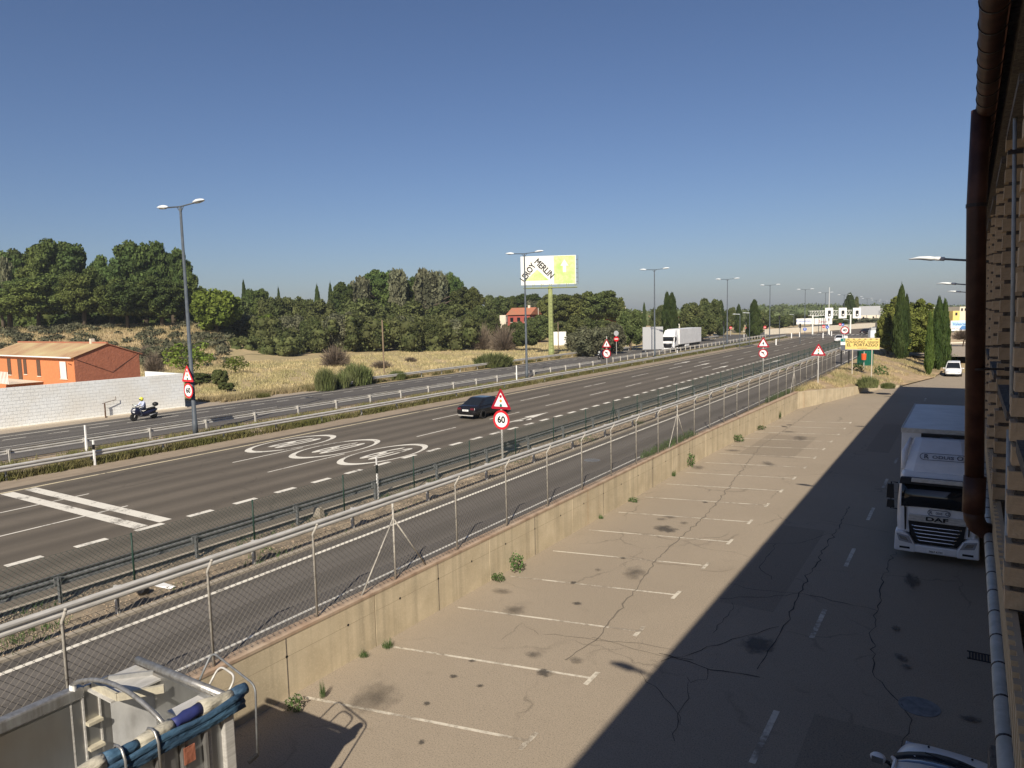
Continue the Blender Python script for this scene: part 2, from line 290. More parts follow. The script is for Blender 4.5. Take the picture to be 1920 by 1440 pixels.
# ---------------------------------------------------------------- mesh helpers
def tag(o, label=None, cat=None, group=None, kind=None):
    if label: o['label'] = label
    if cat: o['category'] = cat
    if group: o['group'] = group
    if kind: o['kind'] = kind
    return o
def empty(name, loc=(0,0,0), rz=0.0, label=None, cat=None, group=None):
    o = bpy.data.objects.new(name, None); col.objects.link(o); o.location = loc; o.rotation_euler = (0, 0, rz)
    o.empty_display_size = 0.2
    return tag(o, label, cat, group)
def link(name, me, m, parent=None, loc=None, rot=None, scale=None):
    o = bpy.data.objects.new(name, me); col.objects.link(o)
    if m is not None and len(me.materials) == 0: me.materials.append(m)
    if parent: o.parent = parent
    if loc is not None: o.location = loc
    if rot is not None: o.rotation_euler = rot
    if scale is not None: o.scale = scale
    return o
class MB:
    def __init__(s): s.v = []; s.f = []
    def add(s, vs, fs):
        k = len(s.v); s.v += [tuple(p) for p in vs]; s.f += [tuple(i+k for i in f) for f in fs]; return s
    def box(s, x0, x1, y0, y1, z0, z1, taper=0.0):
        t = taper
        return s.add([(x0,y0,z0),(x1,y0,z0),(x1,y1,z0),(x0,y1,z0),(x0+t,y0+t,z1),(x1-t,y0+t,z1),(x1-t,y1-t,z1),(x0+t,y1-t,z1)],
                     [(0,3,2,1),(4,5,6,7),(0,1,5,4),(1,2,6,5),(2,3,7,6),(3,0,4,7)])
    def quad(s, a, b, c, d): return s.add([a,b,c,d], [(0,1,2,3)])
    def prism(s, poly, axis, a, b):
        """polygon extruded along an axis; poly coordinates are the other two axes in order"""
        def P(p, q):
            return {'x': (q, p[0], p[1]), 'y': (p[0], q, p[1]), 'z': (p[0], p[1], q)}[axis]
        n = len(poly)
        return s.add([P(p, a) for p in poly]+[P(p, b) for p in poly],
                     [tuple(range(n))[::-1], tuple(range(n, 2*n))]+[(i, (i+1) % n, n+(i+1) % n, n+i) for i in range(n)])
    def tube(s, pts, r, n=8, caps=True):
        pts = [Vector(p) for p in pts]; rs = r if isinstance(r, (list, tuple)) else [r]*len(pts)
        k = len(s.v); prev = None
        for i, p in enumerate(pts):
            d = (pts[min(i+1, len(pts)-1)]-pts[max(i-1, 0)]).normalized()
            up = Vector((0, 0, 1)) if abs(d.z) < 0.9 else Vector((1, 0, 0))
            if prev is not None: a = (prev-d*prev.dot(d)).normalized()
            else: a = d.cross(up).normalized()
            prev = a; b = d.cross(a)
            for j in range(n):
                t = 2*math.pi*j/n; s.v.append(tuple(p+(a*math.cos(t)+b*math.sin(t))*rs[i]))
        for i in range(len(pts)-1):
            for j in range(n):
                s.f.append((k+i*n+j, k+i*n+(j+1) % n, k+(i+1)*n+(j+1) % n, k+(i+1)*n+j))
        if caps:
            s.f.append(tuple(k+j for j in range(n))[::-1]); s.f.append(tuple(k+(len(pts)-1)*n+j for j in range(n)))
        return s
    def lathe(s, prof, axis='z', c=(0,0,0), n=16):
        """prof: list of (radius, height)"""
        k = len(s.v)
        for r, h in prof:
            for j in range(n):
                t = 2*math.pi*j/n; a, b = r*math.cos(t), r*math.sin(t)
                p = {'z': (a, b, h), 'x': (h, a, b), 'y': (a, h, b)}[axis]
                s.v.append((p[0]+c[0], p[1]+c[1], p[2]+c[2]))
        for i in range(len(prof)-1):
            for j in range(n): s.f.append((k+i*n+j, k+i*n+(j+1) % n, k+(i+1)*n+(j+1) % n, k+(i+1)*n+j))
        s.f.append(tuple(k+j for j in range(n))[::-1]); s.f.append(tuple(k+(len(prof)-1)*n+j for j in range(n)))
        return s
    def ellip(s, c, r, nu=10, nv=6):
        k = len(s.v)
        for i in range(nv+1):
            a = math.pi*i/nv-math.pi/2
            for j in range(nu):
                t = 2*math.pi*j/nu
                s.v.append((c[0]+r[0]*math.cos(a)*math.cos(t), c[1]+r[1]*math.cos(a)*math.sin(t), c[2]+r[2]*math.sin(a)))
        for i in range(nv):
            for j in range(nu): s.f.append((k+i*nu+j, k+i*nu+(j+1) % nu, k+(i+1)*nu+(j+1) % nu, k+(i+1)*nu+j))
        return s
    def loft(s, rings, cap=True):
        k = len(s.v); n = len(rings[0])
        for r in rings: s.v += [tuple(p) for p in r]
        for i in range(len(rings)-1):
            for j in range(n): s.f.append((k+i*n+j, k+i*n+(j+1) % n, k+(i+1)*n+(j+1) % n, k+(i+1)*n+j))
        if cap:
            s.f.append(tuple(k+j for j in range(n))[::-1]); s.f.append(tuple(k+(len(rings)-1)*n+j for j in range(n)))
        return s
    def xf(s, mtx):
        s.v = [tuple(mtx@Vector(p)) for p in s.v]; return s
    def mesh(s, name, smooth=False):
        me = bpy.data.meshes.new(name); me.from_pydata(s.v, [], s.f); me.validate(); me.update()
        import bmesh
        b = bmesh.new(); b.from_mesh(me); bmesh.ops.recalc_face_normals(b, faces=b.faces); b.to_mesh(me); b.free()
        if smooth:
            me.polygons.foreach_set('use_smooth', [True]*len(me.polygons))
        return me
    def build(s, name, m, parent=None, loc=None, rot=None, smooth=False, bevel=0.0, scale=None, autosm=False):
        o = link(name, s.mesh(name, smooth), m, parent, loc, rot, scale)
        if bevel:
            md = o.modifiers.new('bevel', 'BEVEL'); md.width = bevel; md.segments = 2; md.limit_method = 'ANGLE'; md.angle_limit = math.radians(35)
        return o
def struct(o): o['kind'] = 'structure'; return o
def stuff(o, label=None, cat=None): 
    o['kind'] = 'stuff'
    return tag(o, label, cat)
def copy_tree(o, parent=None):
    c = o.copy(); col.objects.link(c); c.parent = parent
    for ch in list(CH.get(o.name, [])) : pass
    for ch in [x for x in o.children]: copy_tree(ch, c)
    return c
CH = {}
def npmesh(name, V, Fq, m=None):
    """fast mesh from numpy arrays; Fq is (n,4) or (n,3)"""
    me = bpy.data.meshes.new(name); k = Fq.shape[1]
    me.vertices.add(len(V)); me.vertices.foreach_set('co', V.astype(np.float32).ravel())
    me.loops.add(Fq.size); me.loops.foreach_set('vertex_index', Fq.astype(np.int32).ravel())
    me.polygons.add(len(Fq)); me.polygons.foreach_set('loop_start', np.arange(0, Fq.size, k, dtype=np.int32))
    me.polygons.foreach_set('loop_total', np.full(len(Fq), k, dtype=np.int32))
    me.update(calc_edges=True); me.polygons.foreach_set('use_smooth', [False]*len(Fq))
    if m: me.materials.append(m)
    return me
_tc = {}
def text_mesh(s, size=1.0, depth=0.004, bold=0.0, align='CENTER'):
    key = (s, size, depth, bold, align)
    if key in _tc: return _tc[key]
    cu = bpy.data.curves.new('text', 'FONT'); cu.body = s; cu.size = size; cu.extrude = depth/2; cu.bevel_depth = bold*size; cu.bevel_resolution = 0
    cu.align_x = align; cu.align_y = 'CENTER'; cu.resolution_u = 3
    o = bpy.data.objects.new('text_tmp', cu); col.objects.link(o)
    dg = bpy.context.evaluated_depsgraph_get(); me = bpy.data.meshes.new_from_object(o.evaluated_get(dg)).copy()
    bpy.data.objects.remove(o); me.materials.clear(); _tc[key] = me
    return me
def text(s, size, m, parent, loc, rot, name='lettering', depth=0.004, bold=0.0, sx=1.0, align='CENTER', sy=1.0):
    me = text_mesh(s, size, depth, bold, align).copy()
    return link(name, me, m, parent, loc, rot, (sx, sy, 1))
UP = math.pi/2

# ================================================================ THE SETTING
ZR = 1.5
# --- terrain
def sstep(a, b, x): t = min(1, max(0, (x-a)/(b-a))); return t*t*(3-2*t)
def terrain(x, y):
    c = cam_coords(x, y, 1.5); d = c[2]
    z = 1.44
    if x > -13.5: 
        z = -0.06 + 1.3*sstep(100, 175, y)
    if d > 40 and x < -62:
        px = CX+F*c[0]/d
        k = 1-sstep(380, 560, px)
        z += k*(7.2*sstep(112, 168, d)+2.0*sstep(168, 260, d))
        z += (1-k)*3.2*sstep(185, 270, d)*(1-sstep(900, 1500, px))
        z += 0.25*math.sin(x*0.09)*math.sin(y*0.07)*sstep(-66, -80, x)
    return z
xs = sorted(set([-1500,-1000,-700,-500,-400]+list(range(-330,-60,6))+[-58,-50,-40,-30,-20,-13.52,-13.48,-10,0,20,60,120,250,500,900,1500]))
ys = sorted(set([-300,-100,-40]+list(range(-20,330,6))+[360,400,460,540,650,800,1100,1600,2600]))
V = [(x, y, terrain(x, y)) for y in ys for x in xs]; nx = len(xs)
Fc = [(j*nx+i, j*nx+i+1, (j+1)*nx+i+1, (j+1)*nx+i) for j in range(len(ys)-1) for i in range(nx-1)]
me = bpy.data.meshes.new('ground'); me.from_pydata(V, [], Fc); me.update(); me.polygons.foreach_set('use_smooth', [True]*len(Fc))
struct(link('ground', me, M['field']))
def sheet(name, pts, z, m, parent=None):
    b = MB(); b.v = [(p[0], p[1], z if len(p) < 3 else p[2]) for p in pts]; b.f = [tuple(range(len(pts)))]
    return b.build(name, m, parent)
def rect(name, x0, x1, y0, y1, z, m, parent=None):
    return sheet(name, [(x0,y0),(x1,y0),(x1,y1),(x0,y1)], z, m, parent)
lot = struct(rect('parking_lot', -13.3, 14, -40, 110, 0.0, M['lot']))
main = struct(rect('main_road', -36.9, -20.9, -60, 640, ZR, M['road']))
slip = struct(rect('slip_road', -17.75, -13.55, -60, 196, ZR, M['slip']))
opp = struct(rect('far_carriageway', -56.2, -44.9, -60, 640, ZR, M['opp']))
struct(rect('roadside_shoulder', -38.9, -36.9, -60, 640, ZR-0.004, M['shoulder']))
struct(rect('central_verge', -44.9, -38.9, -60, 640, ZR-0.03, M['dirt']))
struct(rect('pavement', -60.2, -56.2, -60, 52, ZR-0.004, M['path']))
struct(rect('driveway', -82, -60.2, 36.3, 44, ZR-0.012, M['shoulder']))
struct(rect('gravel_verge', -20.72, -17.92, -60, 196, ZR+0.02, M['gravel']))
for k, (xa, xb) in enumerate(((-20.9, -20.72), (-17.92, -17.75))):
    struct(MB().box(xa, xb, -60, 196, ZR-0.06, ZR+0.07).build('kerb', M['kerb']))
struct(rect('junction_road', -160, -13.0, 197, 214, ZR+0.008, M['opp']))
# curved road of the far junction at left
cj = [gp(*p) for p in ((1290, 640), (1330, 634), (1400, 640), (1420, 650), (1360, 652), (1305, 645))]
struct(sheet('access_road', [(p[0], p[1]) for p in cj], ZR+0.004, M['opp']))
# --- painted markings, each a child of its road
def mark(parent, name, x0, x1, y0, y1, m, z=ZR+0.005): return rect(name, x0, x1, y0, y1, z, m, parent)
mark(main, 'edge_line', -36.2, -36.03, -60, 190, M['yell'])
mark(main, 'edge_line', -22.05, -21.93, -60, 190, M['white'])
def shared_dashes(parent, name, xc, wd, ln, y0s, m, z=ZR+0.005):
    me = bpy.data.meshes.new(name); me.from_pydata([(-wd/2,0,0),(wd/2,0,0),(wd/2,ln,0),(-wd/2,ln,0)], [], [(0,1,2,3)]); me.materials.append(m)
    for y in y0s: link(name, me, None, parent, (xc, y, z))
yy0 = gp(20, 1059)[1]
shared_dashes(main, 'lane_dash', -24.95, 0.30, 1.05, [9.4+2.05*i-8.2 for i in range(60)], M['white'])
for (x, y0, y1) in ((-32.35, -10, 15.6), (-28.7, -10, 15.3), (-32.4, 22.9, 27.6), (-28.7, 22.2, 27.3)): mark(main, 'lane_line', x-0.055, x+0.055, y0, y1, M['white'], ZR+0.010)
shared_dashes(main, 'lane_dash', -32.4, 0.12, 5.0, [39.5+12*i for i in range(13)], M['white'])
shared_dashes(main, 'lane_dash', -28.7, 0.12, 4.0, [33.4+8*i for i in range(19)], M['white'])
for y0 in (13.62, 14.55): mark(main, 'transverse_bar', -35.95, -25.2, y0, y0+0.5, M['white'])
mark(slip, 'edge_line', -17.28, -17.12, -60, 150, M['white'])
mark(slip, 'edge_line', -14.05, -13.95, -60, 120, M['white'])
mark(opp, 'edge_line', -54.75, -54.62, -60, 190, M['white'])
mark(opp, 'edge_line', -50.0, -49.9, -60, 40, M['white'])
shared_dashes(opp, 'lane_dash', -53.1, 0.12, 1.4, [4+2.75*i for i in range(44)], M['white'])
shared_dashes(opp, 'lane_dash', -49.2, 0.10, 2.0, [46+5.0*i for i in range(26)], M['white'])
# the three painted 60 ovals
def ring_mesh(rx, ry, w1, n=40):
    v = []; f = []
    for i in range(n):
        t = 2*math.pi*i/n
        v += [(rx*math.cos(t), ry*math.sin(t), 0), ((rx-w1*0.55)*math.cos(t), (ry-w1*2.4)*math.sin(t), 0)]
    for i in range(n): j = (i+1) % n; f.append((2*i, 2*j, 2*j+1, 2*i+1))
    me = bpy.data.meshes.new('speed_limit_oval'); me.from_pydata(v, [], f); me.materials.append(M['white']); return me
rm = ring_mesh(1.55, 3.2, 0.20)
for xc in (-34.15, -30.4, -26.7):
    link('speed_limit_oval', rm, None, main, (xc, 28.35, ZR+0.006))
    text('60', 1.25, M['white'], main, (xc, 28.35, ZR+0.006), (0, 0, 0), 'painted_number', 0.0, sy=3.9, bold=0.018).scale.z = 0.05
def road_arrow(parent, x, y, L=5.5, side=0):
    b = MB(); b.add([(-0.08,0,0),(0.08,0,0),(0.08,L*.55,0),(-0.08,L*.55,0)], [(0,1,2,3)])
    b.add([(-0.38,L*.55,0),(0.38,L*.55,0),(0,L,0)], [(0,1,2)])
    if side: b.add([(0.1,L*.2,0),(0.1,L*.3,0),(0.55*side,L*.42,0),(0.55*side,L*.32,0)],[(0,1,2,3)]); b.add([(.4*side,L*.25,0),(.75*side,L*.42,0),(.4*side,L*.5,0)],[(0,1,2)])
    return b.build('painted_arrow', M['white'], parent, (x, y, ZR+0.006))
road_arrow(main, -26.6, 39.8, 6.4, 1); road_arrow(main, -22.9, 59, 10, 0); road_arrow(main, -26.9, 88, 7); road_arrow(main, -30.6, 92, 7); road_arrow(main, -34.4, 95, 7); road_arrow(main, -22.9, 98, 10, 0)
for k in range(6): mark(main, 'transverse_bar', -36, -22.2, 190+k*0.8, 190.4+k*0.8, M['white'], ZR+0.014) if k in (0, 4) else None
for k in range(12): mark(main, 'lane_line', -36+k*1.2, -35.7+k*1.2, 206, 212, M['white'], ZR+0.014)
# --- parking bays: slanted lines with a T at the aisle end, spacing 3 m
def slanted(a, b, wd, z, m, parent, name):
    d = Vector((b[0]-a[0], b[1]-a[1])); n = Vector((-d.y, d.x)).normalized()*wd/2
    return sheet(name, [(a[0]-n.x,a[1]-n.y),(b[0]-n.x,b[1]-n.y),(b[0]+n.x,b[1]+n.y),(a[0]+n.x,a[1]+n.y)], z, m, parent)
for k in range(-3, 16):
    y = 14.9+2.98*k
    slanted((-12.95, y-1.2), (-7.55, y), 0.09, 0.005, M['wornw'], lot, 'parking_line')
    rect('parking_line_end', -7.56, -7.44, y-0.35, y+0.35, 0.009, M['wornw'], lot)
shared_dashes(lot, 'aisle_dash', -3.33, 0.13, 2.15, [1.0+6.27*k for k in range(13)], M['wornw'], 0.005)
# --- cracks and stains on the lot
def crack(pts, wd=0.03, m=None, name='asphalt_crack', z=0.007, parent=None):
    v = []; P = [Vector(p[:2]) for p in pts]; Q = [P[0]]
    for a, b in zip(P[:-1], P[1:]):
        n = max(2, int((b-a).length/0.25)); d = b-a; q = Vector((-d.y, d.x)).normalized()
        for i in range(1, n+1): Q.append(a+d*i/n+(q*random.gauss(0, 0.045) if i < n else q*0))
    for i, p in enumerate(Q):
        d = (Q[min(i+1, len(Q)-1)]-Q[max(i-1, 0)]); q = Vector((-d.y, d.x)).normalized()*wd*random.uniform(0.3, 1.0)/2
        v += [(p.x-q.x, p.y-q.y, z), (p.x+q.x, p.y+q.y, z)]
    f = [(2*i, 2*i+1, 2*i+3, 2*i+2) for i in range(len(Q)-1)]
    me = bpy.data.meshes.new(name); me.from_pydata(v, [], f)
    return link(name, me, m or M['crackm'], parent or lot)
M['patch'] = asphalt('asphalt_patch', tuple(v*.86 for v in A_LOT), tuple(v*.80 for v in A_LOT))
M['crackm'] = mat('crack_fill', (0.060, 0.053, 0.045), 0.9)
M['crackf'] = mat('faint_crack', (0.15, 0.128, 0.10), 0.9)
for pl, wd, mm in (
  (((1060,1238),(1125,1193),(1186,1110),(1240,1040),(1330,960),(1425,838),(1560,745)), 0.06, 'crackf'),
  (((1020,1190),(1080,1195),(1180,1205),(1260,1218)), 0.03, 'crackf'), (((1110,1195),(1240,1230),(1300,1238)), 0.03, 'crackf'),
  (((1235,1225),(1310,1248),(1380,1262),(1425,1270)), 0.045, 'crackm'), (((1240,1240),(1300,1225),(1390,1195),(1460,1175)), 0.028, 'crackm'),
  (((1592,950),(1565,1000),(1545,1030),(1505,1100),(1490,1130),(1466,1180),(1440,1220),(1420,1255)), 0.045, 'crackm'),
  (((1680,1035),(1655,1080),(1650,1120),(1632,1195),(1640,1270),(1660,1290),(1690,1320)), 0.035, 'crackm'),
  (((1350,1122),(1440,1120),(1500,1112),(1560,1127),(1645,1145)), 0.035, 'crackm'), (((1365,1095),(1410,1105),(1500,1113)), 0.022, 'crackm'),
  (((1455,1020),(1435,1050),(1423,1063),(1447,1087)), 0.028, 'crackm'), (((1430,1020),(1500,1018),(1560,1000),(1566,1000)), 0.022, 'crackm'),
  (((1337,1187),(1375,1142),(1372,1130)), 0.022, 'crackm'), (((1288,1270),(1295,1280),(1325,1275),(1327,1255)), 0.022, 'crackm'),
  (((1290,1280),(1292,1310),(1270,1340),(1265,1390)), 0.022, 'crackm'), (((1200,1260),(1265,1330),(1275,1360)), 0.022, 'crackm'),
  (((1540,975),(1600,985),(1665,998)), 0.022, 'crackm'), (((1690,1320),(1710,1350),(1690,1400)), 0.022, 'crackm'),
  (((1313,1070),(1340,1072),(1372,1068)), 0.025, 'crackf'), (((1180,1043),(1250,1058),(1290,1062)), 0.025, 'crackf'), (((940,1200),(980,1168),(1010,1190)), 0.02, 'crackf')):
    crack([gp(*p, 0) for p in pl], wd, M[mm])
for pl, wd in ((((85,920),(180,905),(250,880),(340,857),(420,846)), .06), (((110,915),(200,898),(262,884)), .045), (((278,882),(328,889),(480,855),(640,812),(760,792)), .05), (((440,858),(470,846),(490,850)), .04),
   (((0,970),(60,957),(160,932),(330,890)), .045), (((900,740),(1010,722),(1110,705)), .05), (((960,760),(1060,742),(1180,716)), .04)):
    crack([gp(*p) for p in pl], wd, M['crackm'], 'asphalt_crack', ZR+.003, main)
for (x0, x1, y0, y1, k) in ((-6.2, -4.6, 21, 30, 0), (-2.6, -.4, 8, 16, 0), (-11.8, -8.6, 44, 52, 1), (-5.2, -3.9, 48, 60, 0)):
    rect('asphalt_patch', x0, x1, y0, y1, 0.003, M['patch'], lot)
M['oil'] = blot_mat('oil_stain', (0.070, 0.062, 0.052), 0.5, 0.62)
M['oils'] = blot_mat('faint_oil_stain', (0.085, 0.074, 0.06), 0.9, 0.45)
bq = bpy.data.meshes.new('oil_stain'); bq.from_pydata([(math.cos(t*math.pi/8)*1.2, math.sin(t*math.pi/8)*1.2, 0) for t in range(16)], [], [tuple(range(16))]); bq.materials.append(M['oil'])
bqs = bq.copy(); bqs.materials.clear(); bqs.materials.append(M['oils'])
zoil = 0.011
for (px, py, sx, sy, so_) in ((1248,992,.75,.45,0),(1020,1262,.28,.22,0),(1000,1228,.30,.25,1),(1075,1093,.2,.12,0),(1082,1132,.22,.14,0),(1168,1047,.16,.1,0),(1121,1069,.22,.12,1),
   (1240,974,.35,.2,1),(1282,981,.3,.2,1),(1322,942,.22,.14,0),(885,1240,.10,.10,0),(900,1287,.1,.1,0),(800,1320,.13,.1,0),(790,1393,.1,.1,0),(965,1145,.6,.4,1),(700,1310,1.1,.6,1),(1420,1210,.8,.45,0),
   (1255,970,.5,.25,1),(1320,820,1.2,.5,1),(1290,800,.9,.4,1),(1480,810,.8,.4,1),(1500,822,1.5,.5,1),(1470,800,.5,.25,0),(1375,845,.9,.4,1),(1310,877,.9,.4,1),(1710,1090,1.0,.25,0),(1690,1235,.35,.15,0),(1820,1350,.3,.15,0),(1680,1180,.3,.12,0),(1700,1252,.2,.12,0),
   (1190,1075,.9,.4,1),(1480,797,.4,.2,0),(1080,1240,.3,.2,1),(1440,870,1.0,.4,1),(850,1270,.15,.1,0),(940,1110,.5,.25,1)):
    p = gp(px, py, 0); zoil += 0.0006
    link('oil_stain', bqs if so_ else bq, None, lot, (p[0], p[1], zoil), (0, 0, random.uniform(0, 6)), (sx*1.1, sy*1.5, 1))
# manhole covers and drain grate
p = gp(1165/1, 0+862, 0)
def manhole(parent, x, y, z, r=0.4):
    o = MB().lathe([(r, 0), (r, 0.006), (r*0.88, 0.006), (r*0.86, 0.003), (0.02, 0.003)], n=20).build('manhole_cover', M['galvd'], parent, (x, y, z)); return o
q = gp(1110, 863, ZR); manhole(slip, q[0], q[1], ZR+0.003, 0.42)
q = gp(1724, 1325, 0); manhole(lot, q[0], q[1], 0.003, 0.42)
q = gp(1836, 1232, 0); b = MB()
for i in range(7): b.box(-0.22+i*0.066, -0.185+i*0.066, -0.2, 0.2, 0, 0.012)
b.box(-0.26,0.26,-0.24,-0.2,0,0.014).box(-0.26,0.26,0.2,0.24,0,0.014); b.build('drain_grate', M['black'], lot, (q[0], q[1], 0.004))
M['formline'] = mat('form_line_shadow', (0.30, 0.25, 0.17), .95)
# --- retaining wall between slip road and lot
wall = empty('retaining_wall', (-13.3, 13.5, 0), 0, 'long stained beige concrete retaining wall below the pale mesh fence', 'wall')
def wl(name, b, m): return b.build(name, m, wall, (13.3, -13.5, 0))
def wx(y): return -13.3 if y < 42 else -13.3+(y-42)/24*0.72
jy = [-22.0, -16.1, -10.2, -4.3, 1.6, 7.55, 13.5, 18.95, 24.9, 30.7, 36.4, 42.1, 48, 54, 60, 66]
for a, c in zip(jy[:-1], jy[1:]):
    g = 0.018; b = MB()
    xa, xc = wx(a), wx(c)
    b.add([(xa-.3,a+g,-.1),(xa,a+g,-.1),(xc,c-g,-.1),(xc-.3,c-g,-.1),(xa-.3,a+g,1.46),(xa,a+g,1.46),(xc,c-g,1.46),(xc-.3,c-g,1.46)],
          [(0,3,2,1),(4,5,6,7),(0,1,5,4),(1,2,6,5),(2,3,7,6),(3,0,4,7)])
    wl('wall_panel', b, M['conc'])
    b = MB(); b.add([(xa-.34,a+.004,1.462),(xa+.015,a+.004,1.462),(xc+.015,c-.004,1.462),(xc-.34,c-.004,1.462),(xa-.34,a+.004,1.54),(xa+.015,a+.004,1.535),(xc+.015,c-.004,1.535),(xc-.34,c-.004,1.54)],
          [(0,3,2,1),(4,5,6,7),(0,1,5,4),(1,2,6,5),(2,3,7,6),(3,0,4,7)]); wl('coping', b, M['cope'] if 'cope' in M else M.setdefault('cope', conc_mat('reddish_coping', (0.36, 0.25, 0.17), (0.42, 0.33, 0.24))))
    wl('form_line', MB().add([(xa+.001,a+.03,.985),(xc+.001,c-.03,.985),(xc+.001,c-.03,.995),(xa+.001,a+.03,.995),(xa-.01,a+.03,.985),(xc-.01,c-.03,.985),(xc-.01,c-.03,.995),(xa-.01,a+.03,.995)], [(0,1,2,3),(7,6,5,4),(0,4,5,1),(2,6,7,3)]), M['formline'])
    # narrow joint strip and tie holes
    for ty in np.linspace(a+1, c-1, 3):
        wl('tie_hole', MB().lathe([(0.035, -0.004), (0.035, 0.004)], 'x', (wx(ty)+0.002, ty, 1.0), 8), M['black'])
    mid = (a+c)/2; wl('pour_line', MB().box(wx(mid)-.01 if a>=42 else -13.31, wx(mid)+0.004 if a>=42 else -13.294, mid-.012, mid+.012, 0, 1.45), M['mortar']) if a < 42 else None
# wing wall turning along the planted island
wb = [(-12.6, 66.05, 1.5), (-11.6, 69.5, 1.36), (-10.4, 75, 1.05), (-9.2, 81, 0.72), (-7.9, 85.5, 0.42), (-6.0, 88.6, 0.16)]
wing = empty('wing_wall', (-12.6, 66, 0), 0, 'short tapering concrete wall that bends away round the sandy bank', 'wall')
for (a, c) in zip(wb[:-1], wb[1:]):
    d = Vector((c[0]-a[0], c[1]-a[1])); n = Vector((-d.y, d.x)).normalized()*0.25
    g = d.normalized()*0.012
    b = MB(); b.add([(a[0]+g.x,a[1]+g.y,-.1),(c[0],c[1],-.1),(c[0]+n.x,c[1]+n.y,-.1),(a[0]+n.x+g.x,a[1]+n.y+g.y,-.1),(a[0]+g.x,a[1]+g.y,a[2]),(c[0],c[1],c[2]),(c[0]+n.x,c[1]+n.y,c[2]),(a[0]+n.x+g.x,a[1]+n.y+g.y,a[2])],
      [(0,3,2,1),(4,5,6,7),(0,1,5,4),(1,2,6,5),(2,3,7,6),(3,0,4,7)]); b.build('wall_panel', M['conc'], wing, (12.6, -66, 0))
# island bank behind the wing wall
bank = MB(); left = [(-13.55, 66.0), (-13.55, 69.5), (-13.55, 75), (-13.55, 81), (-13.55, 85.5), (-13.55, 88.6), (-13.5, 100), (-13.5, 118), (-13.5, 140)]
right = [(w_[0]-0.1, w_[1]+0.1, w_[2]-0.02) for w_ in wb]+[(-3.5, 100, 0.12), (-2, 118, 0.35), (0, 140, 0.5)]
ringsb = []
for (lx, ly), rp in zip(left, right):
    row = []
    for k in range(9):
        t = k/8; x = lx+(rp[0]-lx)*t; y = ly+(rp[1]-ly)*t
        z = 1.47+(rp[2]-1.47)*(t**1.4)+(0.06*math.sin(x*2.1+y)*math.sin(math.pi*t))
        row.append((x, y, z))
    ringsb.append(row)
v = [p for r in ringsb for p in r]; f = [(i*9+j, i*9+j+1, (i+1)*9+j+1, (i+1)*9+j) for i in range(len(ringsb)-1) for j in range(8)]
bank.add(v, f); struct(bank.build('sandy_bank', mat('sandy_bank_soil', (0.43, 0.31, 0.19), 0.95, (0.30, 0.22, 0.13), 1.2, bump=0.9, bscale=8, c3=(0.22, 0.18, 0.10), scale3=0.35), smooth=True))
def bank_z(x, y):
    for i in range(len(left)-1):
        if left[i][1] <= y <= left[i+1][1]+1e-6:
            u = (y-left[i][1])/(left[i+1][1]-left[i][1]); rx = right[i][0]+(right[i+1][0]-right[i][0])*u; rz = right[i][2]+(right[i+1][2]-right[i][2])*u
            t = min(1, max(0, (x+13.55)/(rx+13.55))); return 1.47+(rz-1.47)*t**1.4
    return 1.0
struct(rect('cross_lane', -11.5, 30, 103, 108.5, 0.75, M['path'])) if False else None
fr = struct(sheet('far_yard', [(-10, 122), (40, 122), (60, 190), (-12.8, 190)], 1.32, M['path']))

# ================================================================ RAILS, FENCES, POSTS
WB = [(0.0,0.0),(0.03,0.0),(0.085,0.05),(0.085,0.095),(0.025,0.14),(0.025,0.17),(0.085,0.215),(0.085,0.26),(0.03,0.31),(0.0,0.31),(0.018,0.26),(0.07,0.235),(0.01,0.175),(0.01,0.135),(0.07,0.08),(0.012,0.05)]
def beam_mesh(face, length=4.0, m=None):
    key = 'beam%d%.1f%s' % (face, length, m.name)
    if key in _tc: return _tc[key]
    me = MB().prism([(p[0]*face, p[1]) for p in WB], 'y', 0, length).mesh('beam'); me.materials.append(m); _tc[key] = me; return me
def gpost_mesh(h, m):
    key = 'gp%.2f%s' % (h, m.name)
    if key in _tc: return _tc[key]
    b = MB(); b.prism([(-.06,-.03),(.06,-.03),(.06,-.018),(-.048,-.018),(-.048,.018),(.06,.018),(.06,.03),(-.06,.03)], 'z', 0, h)
    me = b.mesh('post'); me.materials.append(m); _tc[key] = me; return me
def guard_rail(x, y0, y1, z, face, label, foot0=None, step=4.0, m='galv', mp='galv', off=0.10, h=0.75, group=None):
    r = empty('guard_rail', (x, y0, z), 0, label, 'guard rail', group)
    n = int((y1-y0)/step)
    bm_, pm = beam_mesh(face, step, M[m]), gpost_mesh(h-0.02, M[mp])
    sb = MB().box(0.04*face if face>0 else -off, off if face>0 else -0.04, -.09, .09, h-.27, h-.05).mesh('spacer'); sb.materials.append(M[mp])
    ph = 0 if foot0 is None else (foot0-y0) % step
    for i in range(n):
        link('beam', bm_, None, r, (off*face, i*step, h-.31), (0, 0, 0), (1, 1, 1))
        link('post', pm, None, r, (0, i*step+ph, -0.03)); link('spacer', sb, None, r, (0, i*step+ph, 0))
    return r
GR = 'guard rails along the roads'
guard_rail(-18.12, -14.7, 149, ZR+0.02, 1, 'long bright steel guard rail nearest the mesh fence beside the slip road', 9.2, 4.14, group=GR, h=0.80, off=0.22)
guard_rail(-20.2, -7.3, 151, ZR+0.02, -1, 'dull steel guard rail behind the green fence posts, seen from its back', 16.8, 4.0, 'galvd', 'galvd', group=GR)
guard_rail(-39.05, -20, 188, ZR, 1, 'steel guard rail on the near side of the grassy central verge', 15.1, 4.0, group=GR)
guard_rail(-44.1, -20, 94, ZR, -1, 'steel guard rail on the far side of the grassy central verge', 17.3, 4.0, group=GR)
